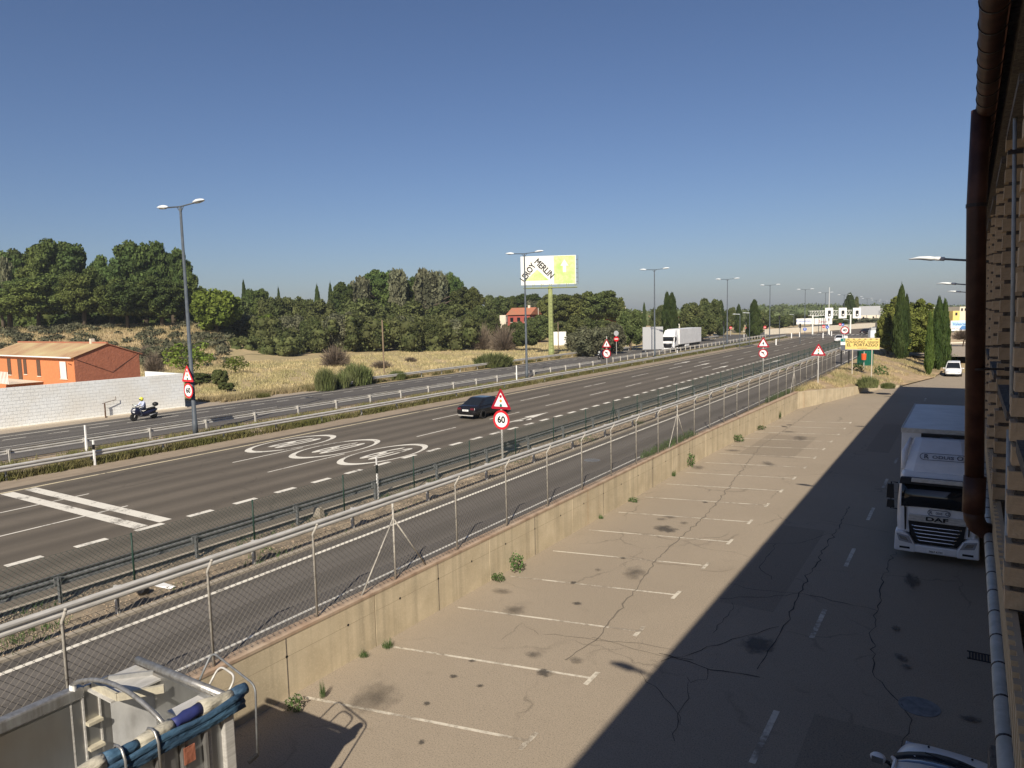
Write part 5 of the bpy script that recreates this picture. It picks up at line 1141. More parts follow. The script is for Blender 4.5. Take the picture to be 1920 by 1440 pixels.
# rolled tarpaulin in coloured lengths, sagging and uneven
tl = [(-4.2,-.6,'tarp'),(-.6,1.0,'tarpw'),(1.0,2.2,'tarp'),(2.2,4.35,'tarpw'),(4.35,4.8,'tarp'),(4.8,5.3,'tarpw'),(5.3,5.75,'navyt'),(5.75,6.25,'tarpw'),(6.25,6.5,'tarp')]
M['navyt'] = mat('dark_blue_tarpaulin', (0.03,0.04,0.16), .5, (0.02,0.025,0.08), 3)
for (a, c, mm) in tl:
    n = max(4, int((c-a)/.12)); pts = []; rr_ = []
    for i in range(n+1):
        y = a+(c-a)*i/n; pts.append((X1-.02+.02*math.sin(y*3.1), y, ZT+.06+.015*math.sin(y*4.7))); rr_.append(.088+.012*math.sin(y*9)+.008*math.sin(y*23)+random.uniform(-.006,.006)+(.010 if mm == 'tarpw' else 0))
    T(MB().tube(pts, rr_, 14), 'tarp_roll', M[mm], smooth=True)
rows = []
for z, dx in ((ZT+.05,.10),(ZT-.01,.135),(ZT-.05,.10),(ZT-.09,.14),(ZT-.14,.11),(ZT-.19,.13)):
    rows.append([(X1+dx-.02+.018*math.sin(y*6+z*9), y, z+.02*math.sin(y*5.3)-.03*(6.6-y)*.2) for y in np.linspace(-4.2, 6.4, 50)])
o = strip(rows, M['tarp'], 'tarp_skirt', tr, .015); o.location = O_
for yy in (4.55, 5.0):
    T(MB().tube([(X1-.13,yy,ZT+.06),(X1-.08,yy,ZT+.155),(X1-.0,yy,ZT+.17),(X1+.08,yy,ZT+.15),(X1+.15,yy,ZT+.02),(X1+.16,yy,ZT-.45)], .020, 6), 'strap', M['alu2'], smooth=True)
    T(MB().box(X1+.16,X1+.24,yy-.04,yy+.04,ZT-.72,ZT-.48), 'buckle', M['galv'])
for k in range(17):
    yy = 5.72-k*.36; T(MB().box(X1, X1+.085, yy, yy+.055, ZF-.3, ZT-.12), 'side_rib', M['alu2'], bevel=.01); T(MB().box(X1, X1+.05, yy+.075, yy+.13, ZF-.3, ZT-.12), 'side_rib', M['galv'], bevel=.01)
T(MB().box(X1-.02, X1+.08, Y1-.12, Y1+.06, ZF-.3, ZT-.1), 'corner_post', M['galv'], bevel=.02)
T(MB().box(X1+.09,X1+.10,5.38,5.55,ZT-.55,ZT-.30), 'side_marker', M['terra'])
# tubular end steps
def bend(pts, n=6):
    P = [Vector(p) for p in pts]; out = [P[0]]
    for i in range(1, len(P)-1):
        a_, c_ = P[i]+(P[i-1]-P[i]).normalized()*min(.14, (P[i-1]-P[i]).length*.45), P[i]+(P[i+1]-P[i]).normalized()*min(.14, (P[i+1]-P[i]).length*.45)
        for k in range(n+1): t = k/n; out.append(a_*(1-t)**2+P[i]*2*t*(1-t)+c_*t*t)
    return [tuple(p) for p in out+[P[-1]]]
T(MB().tube(bend([(X1-1.05,Y1+.12,ZT-.25),(X1-1.05,Y1+.50,ZT+.30),(X1+.13,Y1+.42,ZT+.08),(X1+.16,Y1+.36,ZT-1.0)]), .018, 8), 'hand_rail', M['galvd'], smooth=True)
T(MB().tube(bend([(X1-.72,Y1+.10,ZT-.15),(X1-.72,Y1+.40,ZT+.20),(X1-.28,Y1+.38,ZT+.14),(X1-.26,Y1+.12,ZT-.15)]), .018, 8), 'step_frame', M['galv'], smooth=True)
T(MB().tube([(X1+.16,Y1+.36,ZT-1.0),(X1+.16,Y1+.2,ZT-1.04)], .035, 8), 'lever', M['black'])
T(MB().box(X0+.2, X1-.2, Y0, Y1-.6, .55, ZF-.06), 'chassis', M['black'])
for s in (X0+.3, X1-.3):
    for yy in (-3, -1.7, -.4):
        w__ = MB().lathe([(.35,-.18),(.48,-.18),(.5,-.12),(.5,.12),(.48,.18),(.35,.18)], 'x', (s, yy, .5), 20); T(w__, 'wheel', M['rubber'])

# ================================================================ BUILDINGS
WX = 0.36; HB = 11.66; YEND = 88.3-SHY*HB+.3
fac = empty('brick_factory', (1.0, 0, 0), 0, 'tall tan brick factory front at the right edge with toothed brick piers and ribbed cladding', 'building')
FO = (-1.0, 0, 0)
MB().box(.95, 16, -30, YEND, 0, HB-.1).build('wall', M['brick'], fac, FO)
MB().box(WX+.06, .95, -30, YEND, 5.30, 5.36).build('soffit', M['mortar'], fac, FO)
b = MB(); y = -2.0
cl = MB()
while y < YEND-.2: cl.box(WX+.02, WX+.07, y, y+.11, 4.9, 5.92, .0); y += .22
stuff(cl.build('cladding_rib', M['clad'], fac, FO)); MB().box(WX+.07, WX+.12, -30, YEND, 4.9, 5.92).build('cladding_sheet', M['clad'], fac, FO)
fins = [8.15+4.62*k for k in range(-3, 14)]
PB = .235
bme = MB().box(0, .52, 0, 0.28, 0, .178).mesh('brick'); bme.materials.append(M['brick'])
bme2 = MB().box(0.012, .52, 0.012, 0.28, 0, .178).mesh('brick'); bme2.materials.append(M['brick'])
for k, fy_ in enumerate(fins):
    pier = MB().box(WX+.05, .95, fy_+.045, fy_+.22, 5.92, HB-.15).build('pier', M['mortar'], fac, FO)
    rows_ = int((HB-.2-5.92)/PB)
    if 3 <= k <= 11:
        for i in range(rows_): link('brick', bme if i % 3 else bme2, None, pier, (WX+random.uniform(-.006,.006), fy_+random.uniform(-.004,.004), 5.95+i*PB))
    else:
        bb_ = MB()
        for i in range(rows_): bb_.box(WX, .95, fy_, fy_+.28, 5.95+i*PB, 6.128+i*PB)
        stuff(bb_.build('brick', M['brick'], pier))
    MB().box(WX-.04, .95, fy_+.28+.2, fy_+3.3, 11.0, 11.10).build('lintel', M['mortar'], fac, FO)
    MB().box(WX-.02, .95, fy_+.28+.2, fy_+3.3, 7.72, 7.82).build('sill', M['mortar'], fac, FO)
    if k < 12: MB().box(.90, .94, fy_+.5, fy_+3.2, 7.9, 10.9).build('window', M['glass'], fac, FO)
MB().box(.06, 16, -30, YEND, HB+.08, HB+.22).box(WX-.05, 16, -30, YEND, HB-.14, HB+.078).build('roof_edge', M['mortar'], fac, FO)
# eaves gutter with its brackets
gt = empty('roof_gutter', (.10, 0, HB), 0, 'brown half round roof gutter with dark joint rings running along the eaves', 'gutter')
MB().tube([(.0,-30,0),(.0,YEND,0)], .125, 18).build('pipe', M['brown'], gt, smooth=True)
rg = MB().tube([(0,-.012,0),(0,.012,0)], .135, 18).mesh('ring', False); rg.materials.append(M['ring'])
for i in range(100): link('ring', rg, None, gt, (0, 5.0+.62*i, 0))
# brown downpipe
pa, pb_ = at(1829.5, 330, 10.7/1), at(1826.5, 930, 10.65)
dpp = empty('brown_downpipe', (pb_[0], pb_[1], pb_[2]), 0, 'thick brown downpipe hanging from the gutter, ending in an elbow to the wall', 'downpipe')
kx = at(1829.5, 150, 10.9)
rdp = 15.6*10.7/F
pk_ = at(1830.5, 392, 10.72); pt_ = at(1841, 175, 10.9)
MB().tube([(0,0,0),(pk_[0]-pb_[0],0,pk_[2]-pb_[2]),(pt_[0]-pb_[0],0,HB-pb_[2])], rdp, 20).build('pipe', M['brown'], dpp, smooth=True)
MB().tube([(0,0,.30),(0,0,-.25)], rdp+.022, 20).build('socket', M['brown'], dpp, smooth=True)
MB().tube([(0,0,-.2),(0.01,0,-.34),(.06,0.02,-.46),(.14,.05,-.52),(.26,.08,-.54)], [rdp+.015,rdp+.012,rdp+.008,rdp,rdp*.95], 18).build('elbow', M['brown'], dpp, smooth=True)
MB().tube([(pk_[0]-pb_[0],0,pk_[2]-pb_[2]-.03),(pk_[0]-pb_[0],0,pk_[2]-pb_[2]+.02)], rdp+.010, 18).tube([(0,0,1.9),(0,0,1.93)], rdp+.012, 18).box(0,.6,-.02,.02,1.90,1.93).build('clip', M['ring'], dpp)
# horizontal grey pipe with rings
hz_ = 5.45; ga = gp(1851+4, 1060, hz_); gb = gp(1872.7+4, 1398, hz_)
gx_ = (ga[0]+gb[0])/2+.03
hp = empty('grey_wall_pipe', (gx_, 10, hz_), 0, 'horizontal grey pipe with black straps running along the wall below the bricks', 'pipe')
MB().tube([(0,-6.5,0),(0,7.5,0)], .068, 16).build('pipe', M['pvc'], hp, smooth=True); MB().tube([(0,7.4,0),(0,7.9,0)], .085, 16).tube([(0,7.8,0),(0,60,0)], .06, 12).build('socket', M['pvc'], hp, smooth=True)
st_ = MB().tube([(0,-.012,0),(0,.012,0)], .074, 14).mesh('strap'); st_.materials.append(M['ring'])
for i in range(22): link('strap', st_, None, hp, (0, -6.2+.68*i, 0))
# vertical thin pipe
v0 = atx(1901, 240, WX+.02)
vp = empty('white_wall_pipe', (WX+.0, 8.75, 5), 0, 'thin whitish vertical pipe clipped to the wall between the first two brick piers', 'pipe')
for (pt, pb2_, rr_) in (((1903.5,212),(1896.5,758),.021), ((1893,806),(1878,1600),.030)):
    dd = 7.75; a_, c_ = at(*pt, dd+.35), at(*pb2_, dd-.25)
    MB().tube([(a_[0]-WX, a_[1]-8.75, a_[2]-5), (c_[0]-WX, c_[1]-8.75, c_[2]-5)], rr_, 10).build('pipe', M['pvc'], vp, smooth=True)
for (px, py) in ((1900, 285), (1894, 692), (1886, 1229)):
    a_ = at(px, py, 7.9); MB().box(-.05,.10,-.03,.03,-.02,.02).build('clip', M['ring'], vp, (a_[0]-WX, a_[1]-8.75, a_[2]-5))
a_ = at(1882, 1420, 6.2); tag(MB().box(-.11,.40,-.5,.12,-.35,.03).build('concrete_bracket', M['mortar'], None, (a_[0], a_[1], a_[2]), bevel=.02), 'small grey stained concrete ledge at the lower right corner', 'ledge')
# wall mounted street lights
for i, (yl, px, py) in enumerate(((2.5, 0, 0), (24.8, 1710, 487), (45.7, 1760, 527), (66.5, 1778, 544))):
    zl = 10.75 if i == 0 else [0, 10.22, 9.98, 9.85][i]
    r = empty('wall_street_light', (.36, yl, zl), 0, ['wall street light above the camera throwing the lone lamp shadow on the lot', 'largest white blade shaped street light reaching out of the wall', 'second white street light on a wall arm', 'third and smallest white street light on a wall arm'][i], 'street light', 'street lights on wall arms')
    MB().tube([(.1,0,-.12),(-.75,0,-.02),(-1.05,0,.02)], .032, 8).build('arm', M['galvd'], r, smooth=True)
    MB().tube([(-1.05,0,.02),(-1.30,0,.05)], .06, 10).build('joint', M['sign'], r, smooth=True)
    MB().loft([[(-1.28,.07*math.cos(t),.05+.05*math.sin(t)) for t in np.linspace(0,2*math.pi,9)[:-1]],[(-1.42,.16*math.cos(t),.06+.07*math.sin(t)) for t in np.linspace(0,2*math.pi,9)[:-1]],[(-1.7,.15*math.cos(t),.09+.05*math.sin(t)) for t in np.linspace(0,2*math.pi,9)[:-1]],[(-1.98,.05*math.cos(t),.07+.015*math.sin(t)) for t in np.linspace(0,2*math.pi,9)[:-1]]]).build('lamp_head', M['lamph'], r, smooth=True)

# --- whitewashed block wall beside the far road
wa, wc = Vector((-59.95, 6.0)), Vector((-57.50, 36.3)); wd_ = (wc-wa); wl_ = wd_.length; wr = math.atan2(-wd_.x, wd_.y)
bw_ = empty('white_block_wall', (wa.x, wa.y, ZR), wr, 'long whitewashed block wall along the far pavement', 'wall')
MB().box(-.15, -.014, 0, wl_, -.1, 3.0).build('core', M['wjoint'], bw_)
V = []; Fq = []
rowh, bl = .25, .50; row = 0; z = 0
while z < 2.95:
    y = -bl/2*(row % 2)
    while y < wl_:
        y0, y1 = max(0, y)+.008, min(wl_, y+bl)-.008
        if y1-y0 > .05:
            j = random.uniform(0, .006); k = len(V); x0, x1 = -.17, 0.0+j
            for p in ((x0,y0,z+.009),(x1,y0,z+.009),(x1,y1,z+.009),(x0,y1,z+.009),(x0,y0,z+rowh-.009),(x1,y0,z+rowh-.009),(x1,y1,z+rowh-.009),(x0,y1,z+rowh-.009)): V.append(p)
            for f in ((0,3,2,1),(4,5,6,7),(0,1,5,4),(1,2,6,5),(2,3,7,6),(3,0,4,7)): Fq.append(tuple(i+k for i in f))
        y += bl
    z += rowh; row += 1
stuff(link('block', npmesh('block', np.array(V), np.array(Fq)), M['wblock'], bw_))
MB().box(-6.5, -.17, wl_-.2, wl_, -.1, 3.0).build('return_wall', M['wblock'], bw_)
MB().box(-.16, .30, 0, wl_, -.1, .10).build('plinth', M['cream'], bw_)
p = gp(197, 783); r = empty('iron_stub_post', (p[0]+.1, p[1], ZR), 0, 'short dark iron post with a bent arm against the white wall', 'post')
MB().tube([(0,0,0),(0,0,1.15)], .06, 6).build('post', M['frame'], r); MB().tube([(0,-.2,1.15),(0,.9,1.35),(0,.9,1.6)], .025, 5).build('arm', M['frame'], r)
# --- orange and red-brown house behind it
hc = at(140, 690, 75); he_ = at(140, 669, 75)[2]
hs = empty('orange_house', (hc[0], hc[1], ZR), 0, 'single storey orange and red-brown house with an old tiled roof behind the white wall', 'house')
r2 = RGT; f2 = FWD
ag = math.radians(54); gdir = Vector(r2*math.cos(ag)+f2*math.sin(ag)); ldir = Vector(-r2*math.sin(ag)+f2*math.cos(ag))
hs.rotation_euler = (0, 0, math.atan2(gdir.y, gdir.x))           # local x along the gable, local y along the eaves
GW, GL, EH = 6.8, 24.0, he_-ZR; RH = at(203, 645, 77.75)[2]-ZR+.05
MB().box(0, GW, .02, GL, -.2, EH).build('wall', M['terra'], hs)
MB().add([(0,0.01,EH),(GW,0.01,EH),(GW/2,0.01,RH),(0,.25,EH),(GW,.25,EH),(GW/2,.25,RH)], [(0,1,2),(5,4,3),(0,3,4,1),(1,4,5,2),(2,5,3,0)]).build('gable', M['terra'], hs)
MB().box(0,GW,0,.02,-.2,EH).build('gable_wall', M['terra'], hs)
MB().box(-.03,0,0,GL,-.2,EH-.02).build('street_wall', M['orange'], hs)
slope = math.atan2(RH-EH, GW/2)
def roof_side(sx_):
    b = MB(); n = int(GL/.24); ln = math.hypot(RH-EH, GW/2)+.35
    for i in range(n):
        y0 = -.15+i*.24; pr = [(-.35,0),(-.35,.02),(-.35,.06)]
        b.loft([[(-.35*1, y0+dy, dz) for dy, dz in ((0,0),(.05,.05),(.12,.07),(.19,.05),(.24,0),(.12,-.04))], [(ln-.35, y0+dy, dz) for dy, dz in ((0,0),(.05,.05),(.12,.07),(.19,.05),(.24,0),(.12,-.04))]])
    mt = Matrix.Rotation(-slope, 4, 'Y'); b.xf(mt)
    if sx_ < 0: b.v = [(GW-p[0], p[1], p[2]+EH) for p in b.v]
    else: b.v = [(p[0], p[1], p[2]+EH) for p in b.v]
    return stuff(b.build('roof_tile', M['tile'] if sx_ > 0 else M['rtile'], hs))
roof_side(1); roof_side(-1)
MB().tube([(GW/2,-.15,RH+.08),(GW/2,GL,RH+.08)], .12, 8).build('ridge', M['rtile'], hs)
MB().box(GW/2-.2,GW/2+.2,3.2,3.6,RH-.2,RH+.55).build('chimney', M['cream'], hs)
MB().tube([(-.40,-.1,EH-.10),(-.40,GL,EH-.10)], .08, 8).build('gutter', M['sign'], hs)
def hwin(y, w_, z0, z1, m, nm='window'):
    f = MB().box(-.075,-.03,y,y+w_,z0,z1).build(nm, m, hs)
    MB().box(-.12,-.03,y-.08,y+w_+.08,z0-.10,z0).build('sill', M['cream'], f); MB().box(-.09,-.03,y-.06,y,z0,z1).box(-.09,-.03,y+w_,y+w_+.06,z0,z1).build('frame', M['frame'], f)
hwin(1.9, 1.55, EH-2.4, EH-.55, M['blind']); hwin(8.6, .8, EH-2.3, EH-.5, M['frame']); hwin(12.4, .7, EH-2.2, EH-.5, M['frame']); hwin(13.8, 1.0, EH-2.9, EH-.5, M['frame'], 'door'); hwin(17.0, .9, EH-2.4, EH-.5, M['frame'])
MB().tube([(-.03,.6,EH-.85),(-.35,.6,EH-.70)], .04, 5).build('wall_lamp', M['black'], hs, smooth=False)
MB().box(-3.4,-.1,8.0,18.5,1.15,1.2).build('terrace_floor', M['cream'], hs)
for i in range(26): MB().tube([(-3.4,8.2+i*.4,1.2),(-3.4,8.2+i*.4,2.5)], .05, 4).build('baluster', M['sign'], hs)
MB().tube([(GW+0,.0,EH),(GW*.55,-.05,EH-1.9),(0.2,-.05,EH-.3)], .02, 4).build('cable', M['black'], hs)
c0, c1, c2 = at(262, 667, 79), at(470, 664, 110), at(640, 655, 150)
mid_ = lambda a, b, u, sg: (a[0]+(b[0]-a[0])*u, a[1]+(b[1]-a[1])*u, a[2]+(b[2]-a[2])*u-sg*4*u*(1-u))
cab_ = [tuple(np.subtract(mid_(c0, c1, u, .5), c0)) for u in np.linspace(0, 1, 9)]+[tuple(np.subtract(mid_(c1, c2, u, .5), c0)) for u in np.linspace(.12, 1, 8)]
tag(MB().tube(cab_, .02, 4).build('overhead_cable', M['black'], None, c0), 'thin dark overhead cable crossing the dry field from the orange house', 'cable')
# --- distant red house and other small buildings
def house(px0, px1, pyb, pyt, dep, label, wall_m, roof_m, depth=8, rf=.35, name='house', ang=.5, wins=3):
    p = at((px0+px1)/2, pyb, dep); wd = (px1-px0)*dep/F*.85; h = (pyb-pyt)*dep/F; base = min(p[2], terrain(p[0], p[1]))
    ex = p[2]-base; r = empty(name, (p[0], p[1], base), VIEWROT+ang, label, 'house' if name == 'house' else 'building')
    eh = ex+h*(1-rf)
    MB().box(-wd/2, wd/2, 0, depth, -.3, eh).build('wall', M[wall_m], r)
    if rf > 0:
        o = .4; MB().add([(-wd/2-o,-o,eh),(wd/2+o,-o,eh),(wd/2+o,depth+o,eh),(-wd/2-o,depth+o,eh),(-wd/2-o,depth/2,ex+h),(wd/2+o,depth/2,ex+h)], [(0,3,2,1),(0,1,5,4),(2,3,4,5),(0,4,3),(1,2,5)]).build('roof', M[roof_m], r)
        MB().box(wd*.2, wd*.2+.6, depth/2-.3, depth/2+.3, ex+h-.3, ex+h+.6).build('chimney', M['cream'], r)
    for i in range(wins):
        x_ = -wd/2+wd*(i+.6)/(wins+.2)
        f = MB().box(x_-.45, x_+.45, -.04, 0, eh-1.9, eh-.7).build('window', M['glass'], r); MB().box(x_-.55, x_+.55, -.07, 0, eh-2.0, eh-1.9).build('sill', M['cream'], f)
    for i in range(2):
        y_ = depth*(i+.7)/2.6; MB().box(wd/2, wd/2+.04, y_-.4, y_+.4, eh-1.9, eh-.6).build('window', M['blind'], r)
    return r
rh = house(946, 1000, 618, 577, 190, 'red walled house with a tiled gable roof among the trees left of the billboard mast', 'rhouse', 'rtile', 7, .33, ang=-.45)
house(936, 950, 612, 591, 196, 'cream garden wall building left of the red house', 'cream', 'rtile', 4, 0, 'outbuilding', ang=-.3, wins=0)
house(949, 958, 575, 563, 240, 'small red roofed house half hidden in trees above the red house', 'rhouse', 'rtile', 6, .4)
house(1028, 1076, 640, 622, 165, 'low white garden wall behind the billboard mast', 'bbwhite', 'rtile', .5, 0, 'garden_wall', ang=0, wins=0)
house(1152, 1166, 612, 597, 190, 'small cream house with a red roof behind the round tree right of the billboard', 'cream', 'rtile', 6, .4)
house(1200, 1222, 600, 588, 300, 'distant house with a pale red roof left of the pointed cypresses', 'cream', 'rtile', 8, .5)
house(1266, 1276, 604, 592, 260, 'distant white house right of the pointed cypresses', 'bbwhite', 'rtile', 8, .3)
house(1352, 1368, 624, 607, 240, 'distant red brick house beyond the far roundabout', 'terra', 'rtile', 8, .3)
house(1604, 1652, 606, 591, 380, 'low white building beyond the junction under the grey hoarding', 'cream', 'rtile', 14, 0, 'warehouse', ang=0, wins=2)
house(1796, 1830, 608, 575, 320, 'pale pink block of flats beside the brown downpipe', 'cream', 'rtile', 12, 0, 'apartment_block', ang=0, wins=4)
house(1785, 1800, 606, 583, 300, 'yellow building left of the pale block beside the brown downpipe', 'yellow', 'rtile', 12, 0, 'apartment_block', ang=0, wins=1)
house(1762, 1777, 604, 592, 300, 'small white building glimpsed right of the cypress pair', 'bbwhite', 'rtile', 8, 0, 'outbuilding', ang=0, wins=1)
# masonry wall beyond the far road and the low wall of the far yard
q0, q1 = gp(1435, 628), gp(1640, 614)
d_ = Vector((q1[0]-q0[0], q1[1]-q0[1])); lw = empty('stone_wall', (q0[0], q0[1], ZR), math.atan2(d_.y, d_.x), 'long low pale stone wall behind the dry grass of the far junction', 'wall')
MB().box(0, d_.length, -.15, .15, -.1, 1.6).build('wall', M['cream'], lw)
p = at(1800, 642, 140); yw = empty('yard_wall', (p[0], p[1], 1.2), VIEWROT, 'sandy coloured low yard wall below the blue advertising board', 'wall')
MB().box(-4, 7, -.2, .2, 0, 2.2).build('wall', M['shoulder'], yw); MB().box(-4, 7, -1.2, -.2, -.3, .3).build('kerb', M['cream'], yw)
# green container and orange bin
p = at(1622, 682, 92); r = empty('green_container', (p[0], p[1], bank_z(p[0], p[1])-.1), VIEWROT+.25, 'dark green metal recycling container behind the yellow board', 'container')
MB().box(-.75,.75,-.6,.6,0,2.0).build('body', M['dgreen'], r, bevel=.04)
for i in range(5): MB().box(-.72+i*.34,-.66+i*.34,-.64,-.6,.1,1.9).build('rib', M['dgreen'], r)
p = at(1620, 672, 87); r = empty('litter_bin', (p[0], p[1], bank_z(p[0], p[1])), 0, 'orange litter bin on a pole in front of the green container', 'bin')
MB().tube([(0,0,-.2),(0,0,2.2)], .05, 6).build('pole', M['galv'], r); MB().lathe([(.26,1.2),(.30,1.9),(.28,1.95)], c=(0,-.3,0), n=12).build('bin', M['orangep'], r)
# crash cushion / small grey cabinet left of the big pine
p = gp(1640, 633); r = empty('grey_cabinet', p, VIEWROT, 'pale grey sheet metal cabinet at the roadside left of the big pine', 'cabinet')
MB().box(-1.3,1.3,-.6,.6,0,1.7).build('body', M['lamph'], r, bevel=.05); MB().box(-1.1,1.1,-.5,.5,1.7,2.4).build('top', M['signback'], r)
# litter on the gravel
p = gp(268, 1113, ZR+.03); o = MB().ellip((0,0,.09),(.22,.15,.12),9,6)
o.v = [(x+random.gauss(0,.02), y+random.gauss(0,.02), z+random.gauss(0,.02)) for x, y, z in o.v]; tag(o.build('black_rubbish_bag', M['bag'], None, p), 'crumpled black plastic bag on the gravel under the bright guard rail', 'rubbish')
p = gp(300, 1097, ZR+.04); o = MB().add([(-.5,-.12,0),(.1,-.16,.03),(.55,-.05,.0),(.6,.10,.05),(0,.14,.02),(-.45,.10,.04)], [(0,1,4,5),(1,2,3,4)]); tag(o.build('white_plastic_sheet', M['sign'], None, p), 'torn white plastic sheet on the gravel beside the black bag', 'rubbish')
p = gp(598, 970, ZR); tag(MB().box(-.2,.2,-.12,.12,0,.38,.04).build('milestone', M['kerb'], None, (p[0], p[1], ZR)), 'small worn concrete block on the gravel between the guard rails', 'concrete block')
p = gp(1228, 795, 2.2)

# ================================================================ VEGETATION
def ico(sub=1):
    import bmesh
    b = bmesh.new(); bmesh.ops.create_icosphere(b, subdivisions=sub, radius=1)
    v = np.array([tuple(p.co) for p in b.verts]); f = np.array([[q.index for q in p.verts] for p in b.faces]); b.free(); return v, f
ICO = ico(2)
def leaf_quads(P, Nn, size, asp=1.0, jit=1.0, up=0.0):
    """one bent-free quad per point, facing roughly its normal"""
    n = len(P); rnd = rng.normal(size=(n, 3))*jit; N_ = Nn+rnd; N_ /= np.linalg.norm(N_, axis=1)[:, None]+1e-9
    A = np.cross(N_, rng.normal(size=(n, 3))) if up == 0 else np.cross(N_, np.array([0, 0, 1.0])+rng.normal(size=(n, 3))*(1-up))
    A /= np.linalg.norm(A, axis=1)[:, None]+1e-9; B = np.cross(N_, A)
    s = size*rng.uniform(.6, 1.35, n)[:, None]
    a, b = A*s*.5, B*s*.5*asp
    V = np.stack([P-a-b*.6, P+a-b, P+a*.7+b, P-a+b*.8], 1).reshape(-1, 3)
    return V, np.arange(n*4).reshape(n, 4)
def crown_mesh(name, lobes, n, size, m, core=.84, asp=1.0, jit=.9, up=0.0, shell=(.86, 1.08)):
    L = np.array(lobes); area = (L[:, 3]*L[:, 4]*L[:, 5])**(2/3); pr = area/area.sum()
    idx = rng.choice(len(L), n, p=pr); d = rng.normal(size=(n, 3)); d /= np.linalg.norm(d, axis=1)[:, None]
    rad = rng.uniform(*shell, n)[:, None]
    P = L[idx, :3]+d*L[idx, 3:6]*rad
    Nn = d/L[idx, 3:6]; Nn /= np.linalg.norm(Nn, axis=1)[:, None]
    # drop points buried in another lobe
    keep = np.ones(n, bool)
    for l in L: keep &= (((P-l[:3])/(l[3:6]*.80))**2).sum(1) > 1
    P, Nn = P[keep], Nn[keep]
    V, Q = leaf_quads(P, Nn, size, asp, jit, up)
    if core:
        cv, cf = ICO; CV = []; CF = []; k = len(V)
        for l in L:
            dsp = 1+.16*np.sin(cv[:, :1]*5+l[0])*np.sin(cv[:, 1:2]*4+l[1])*np.cos(cv[:, 2:]*5+l[2])
            CV.append(cv*dsp*l[3:6]*core+l[:3]); CF.append(np.c_[cf, cf[:, 2]]+k); k += len(cv)
        me = bpy.data.meshes.new(name); V2 = np.vstack([V]+CV)
        tri = [tuple(t[:3]) for c in CF for t in c]
        nq = len(Q); loops = np.concatenate([Q.ravel(), np.array(tri).ravel()])
        me.vertices.add(len(V2)); me.vertices.foreach_set('co', V2.astype(np.float32).ravel())
        me.loops.add(len(loops)); me.loops.foreach_set('vertex_index', loops.astype(np.int32))
        ls = np.concatenate([np.arange(0, nq*4, 4), nq*4+np.arange(0, len(tri)*3, 3)]); lt = np.concatenate([np.full(nq, 4), np.full(len(tri), 3)])
        me.polygons.add(len(ls)); me.polygons.foreach_set('loop_start', ls.astype(np.int32)); me.polygons.foreach_set('loop_total', lt.astype(np.int32)); me.update(calc_edges=True)
    else: me = npmesh(name, V, Q)
    me.materials.append(m); return me
def lobes_dome(nl, flat=1.0, rr=(.24, .36), seed=0, lo=-.55, zsq=.62):
    """unit crown: radius 1, height -1..1, clumps set over an ellipsoid"""
    g = np.random.default_rng(seed); out = [(0, 0, -.05, .62, .62, .62)]
    for i in range(nl):
        z = lo+(1-lo)*(i+.5)/nl*.93; a = i*2.39996+g.normal()*.25; r = math.sqrt(max(0, 1-z*z)); q = g.uniform(*rr); k = g.uniform(.60, .90)
        out.append((r*math.cos(a)*k, r*math.sin(a)*k, z*k*1.04, q, q, q*zsq*g.uniform(.9, 1.2)))
    return out
def trunk_mesh(h, r, lean=.1, branches=4, seed=0, top=.7):
    g = np.random.default_rng(seed); b = MB()
    b.tube([(0,0,-.3),(lean*.3*h*.3,0,h*.3),(lean*h*.5,lean*h*.2,h*.65),(lean*h*.6,lean*h*.3,h)], [r,r*.8,r*.6,r*.35], 7)
    for i in range(branches):
        a = i*2.4+g.uniform(0, 1); z = h*g.uniform(.45, .9); l = h*top*g.uniform(.5, .9)
        b.tube([(lean*z*.6,0,z),(math.cos(a)*l*.5,math.sin(a)*l*.5,z+l*.3),(math.cos(a)*l,math.sin(a)*l,z+l*.45)], [r*.4,r*.25,r*.08], 5)
    return b.mesh('trunk', True)
TR = {}
def reg(kind, crown, trunk, tz): TR[kind] = (crown, trunk, tz)
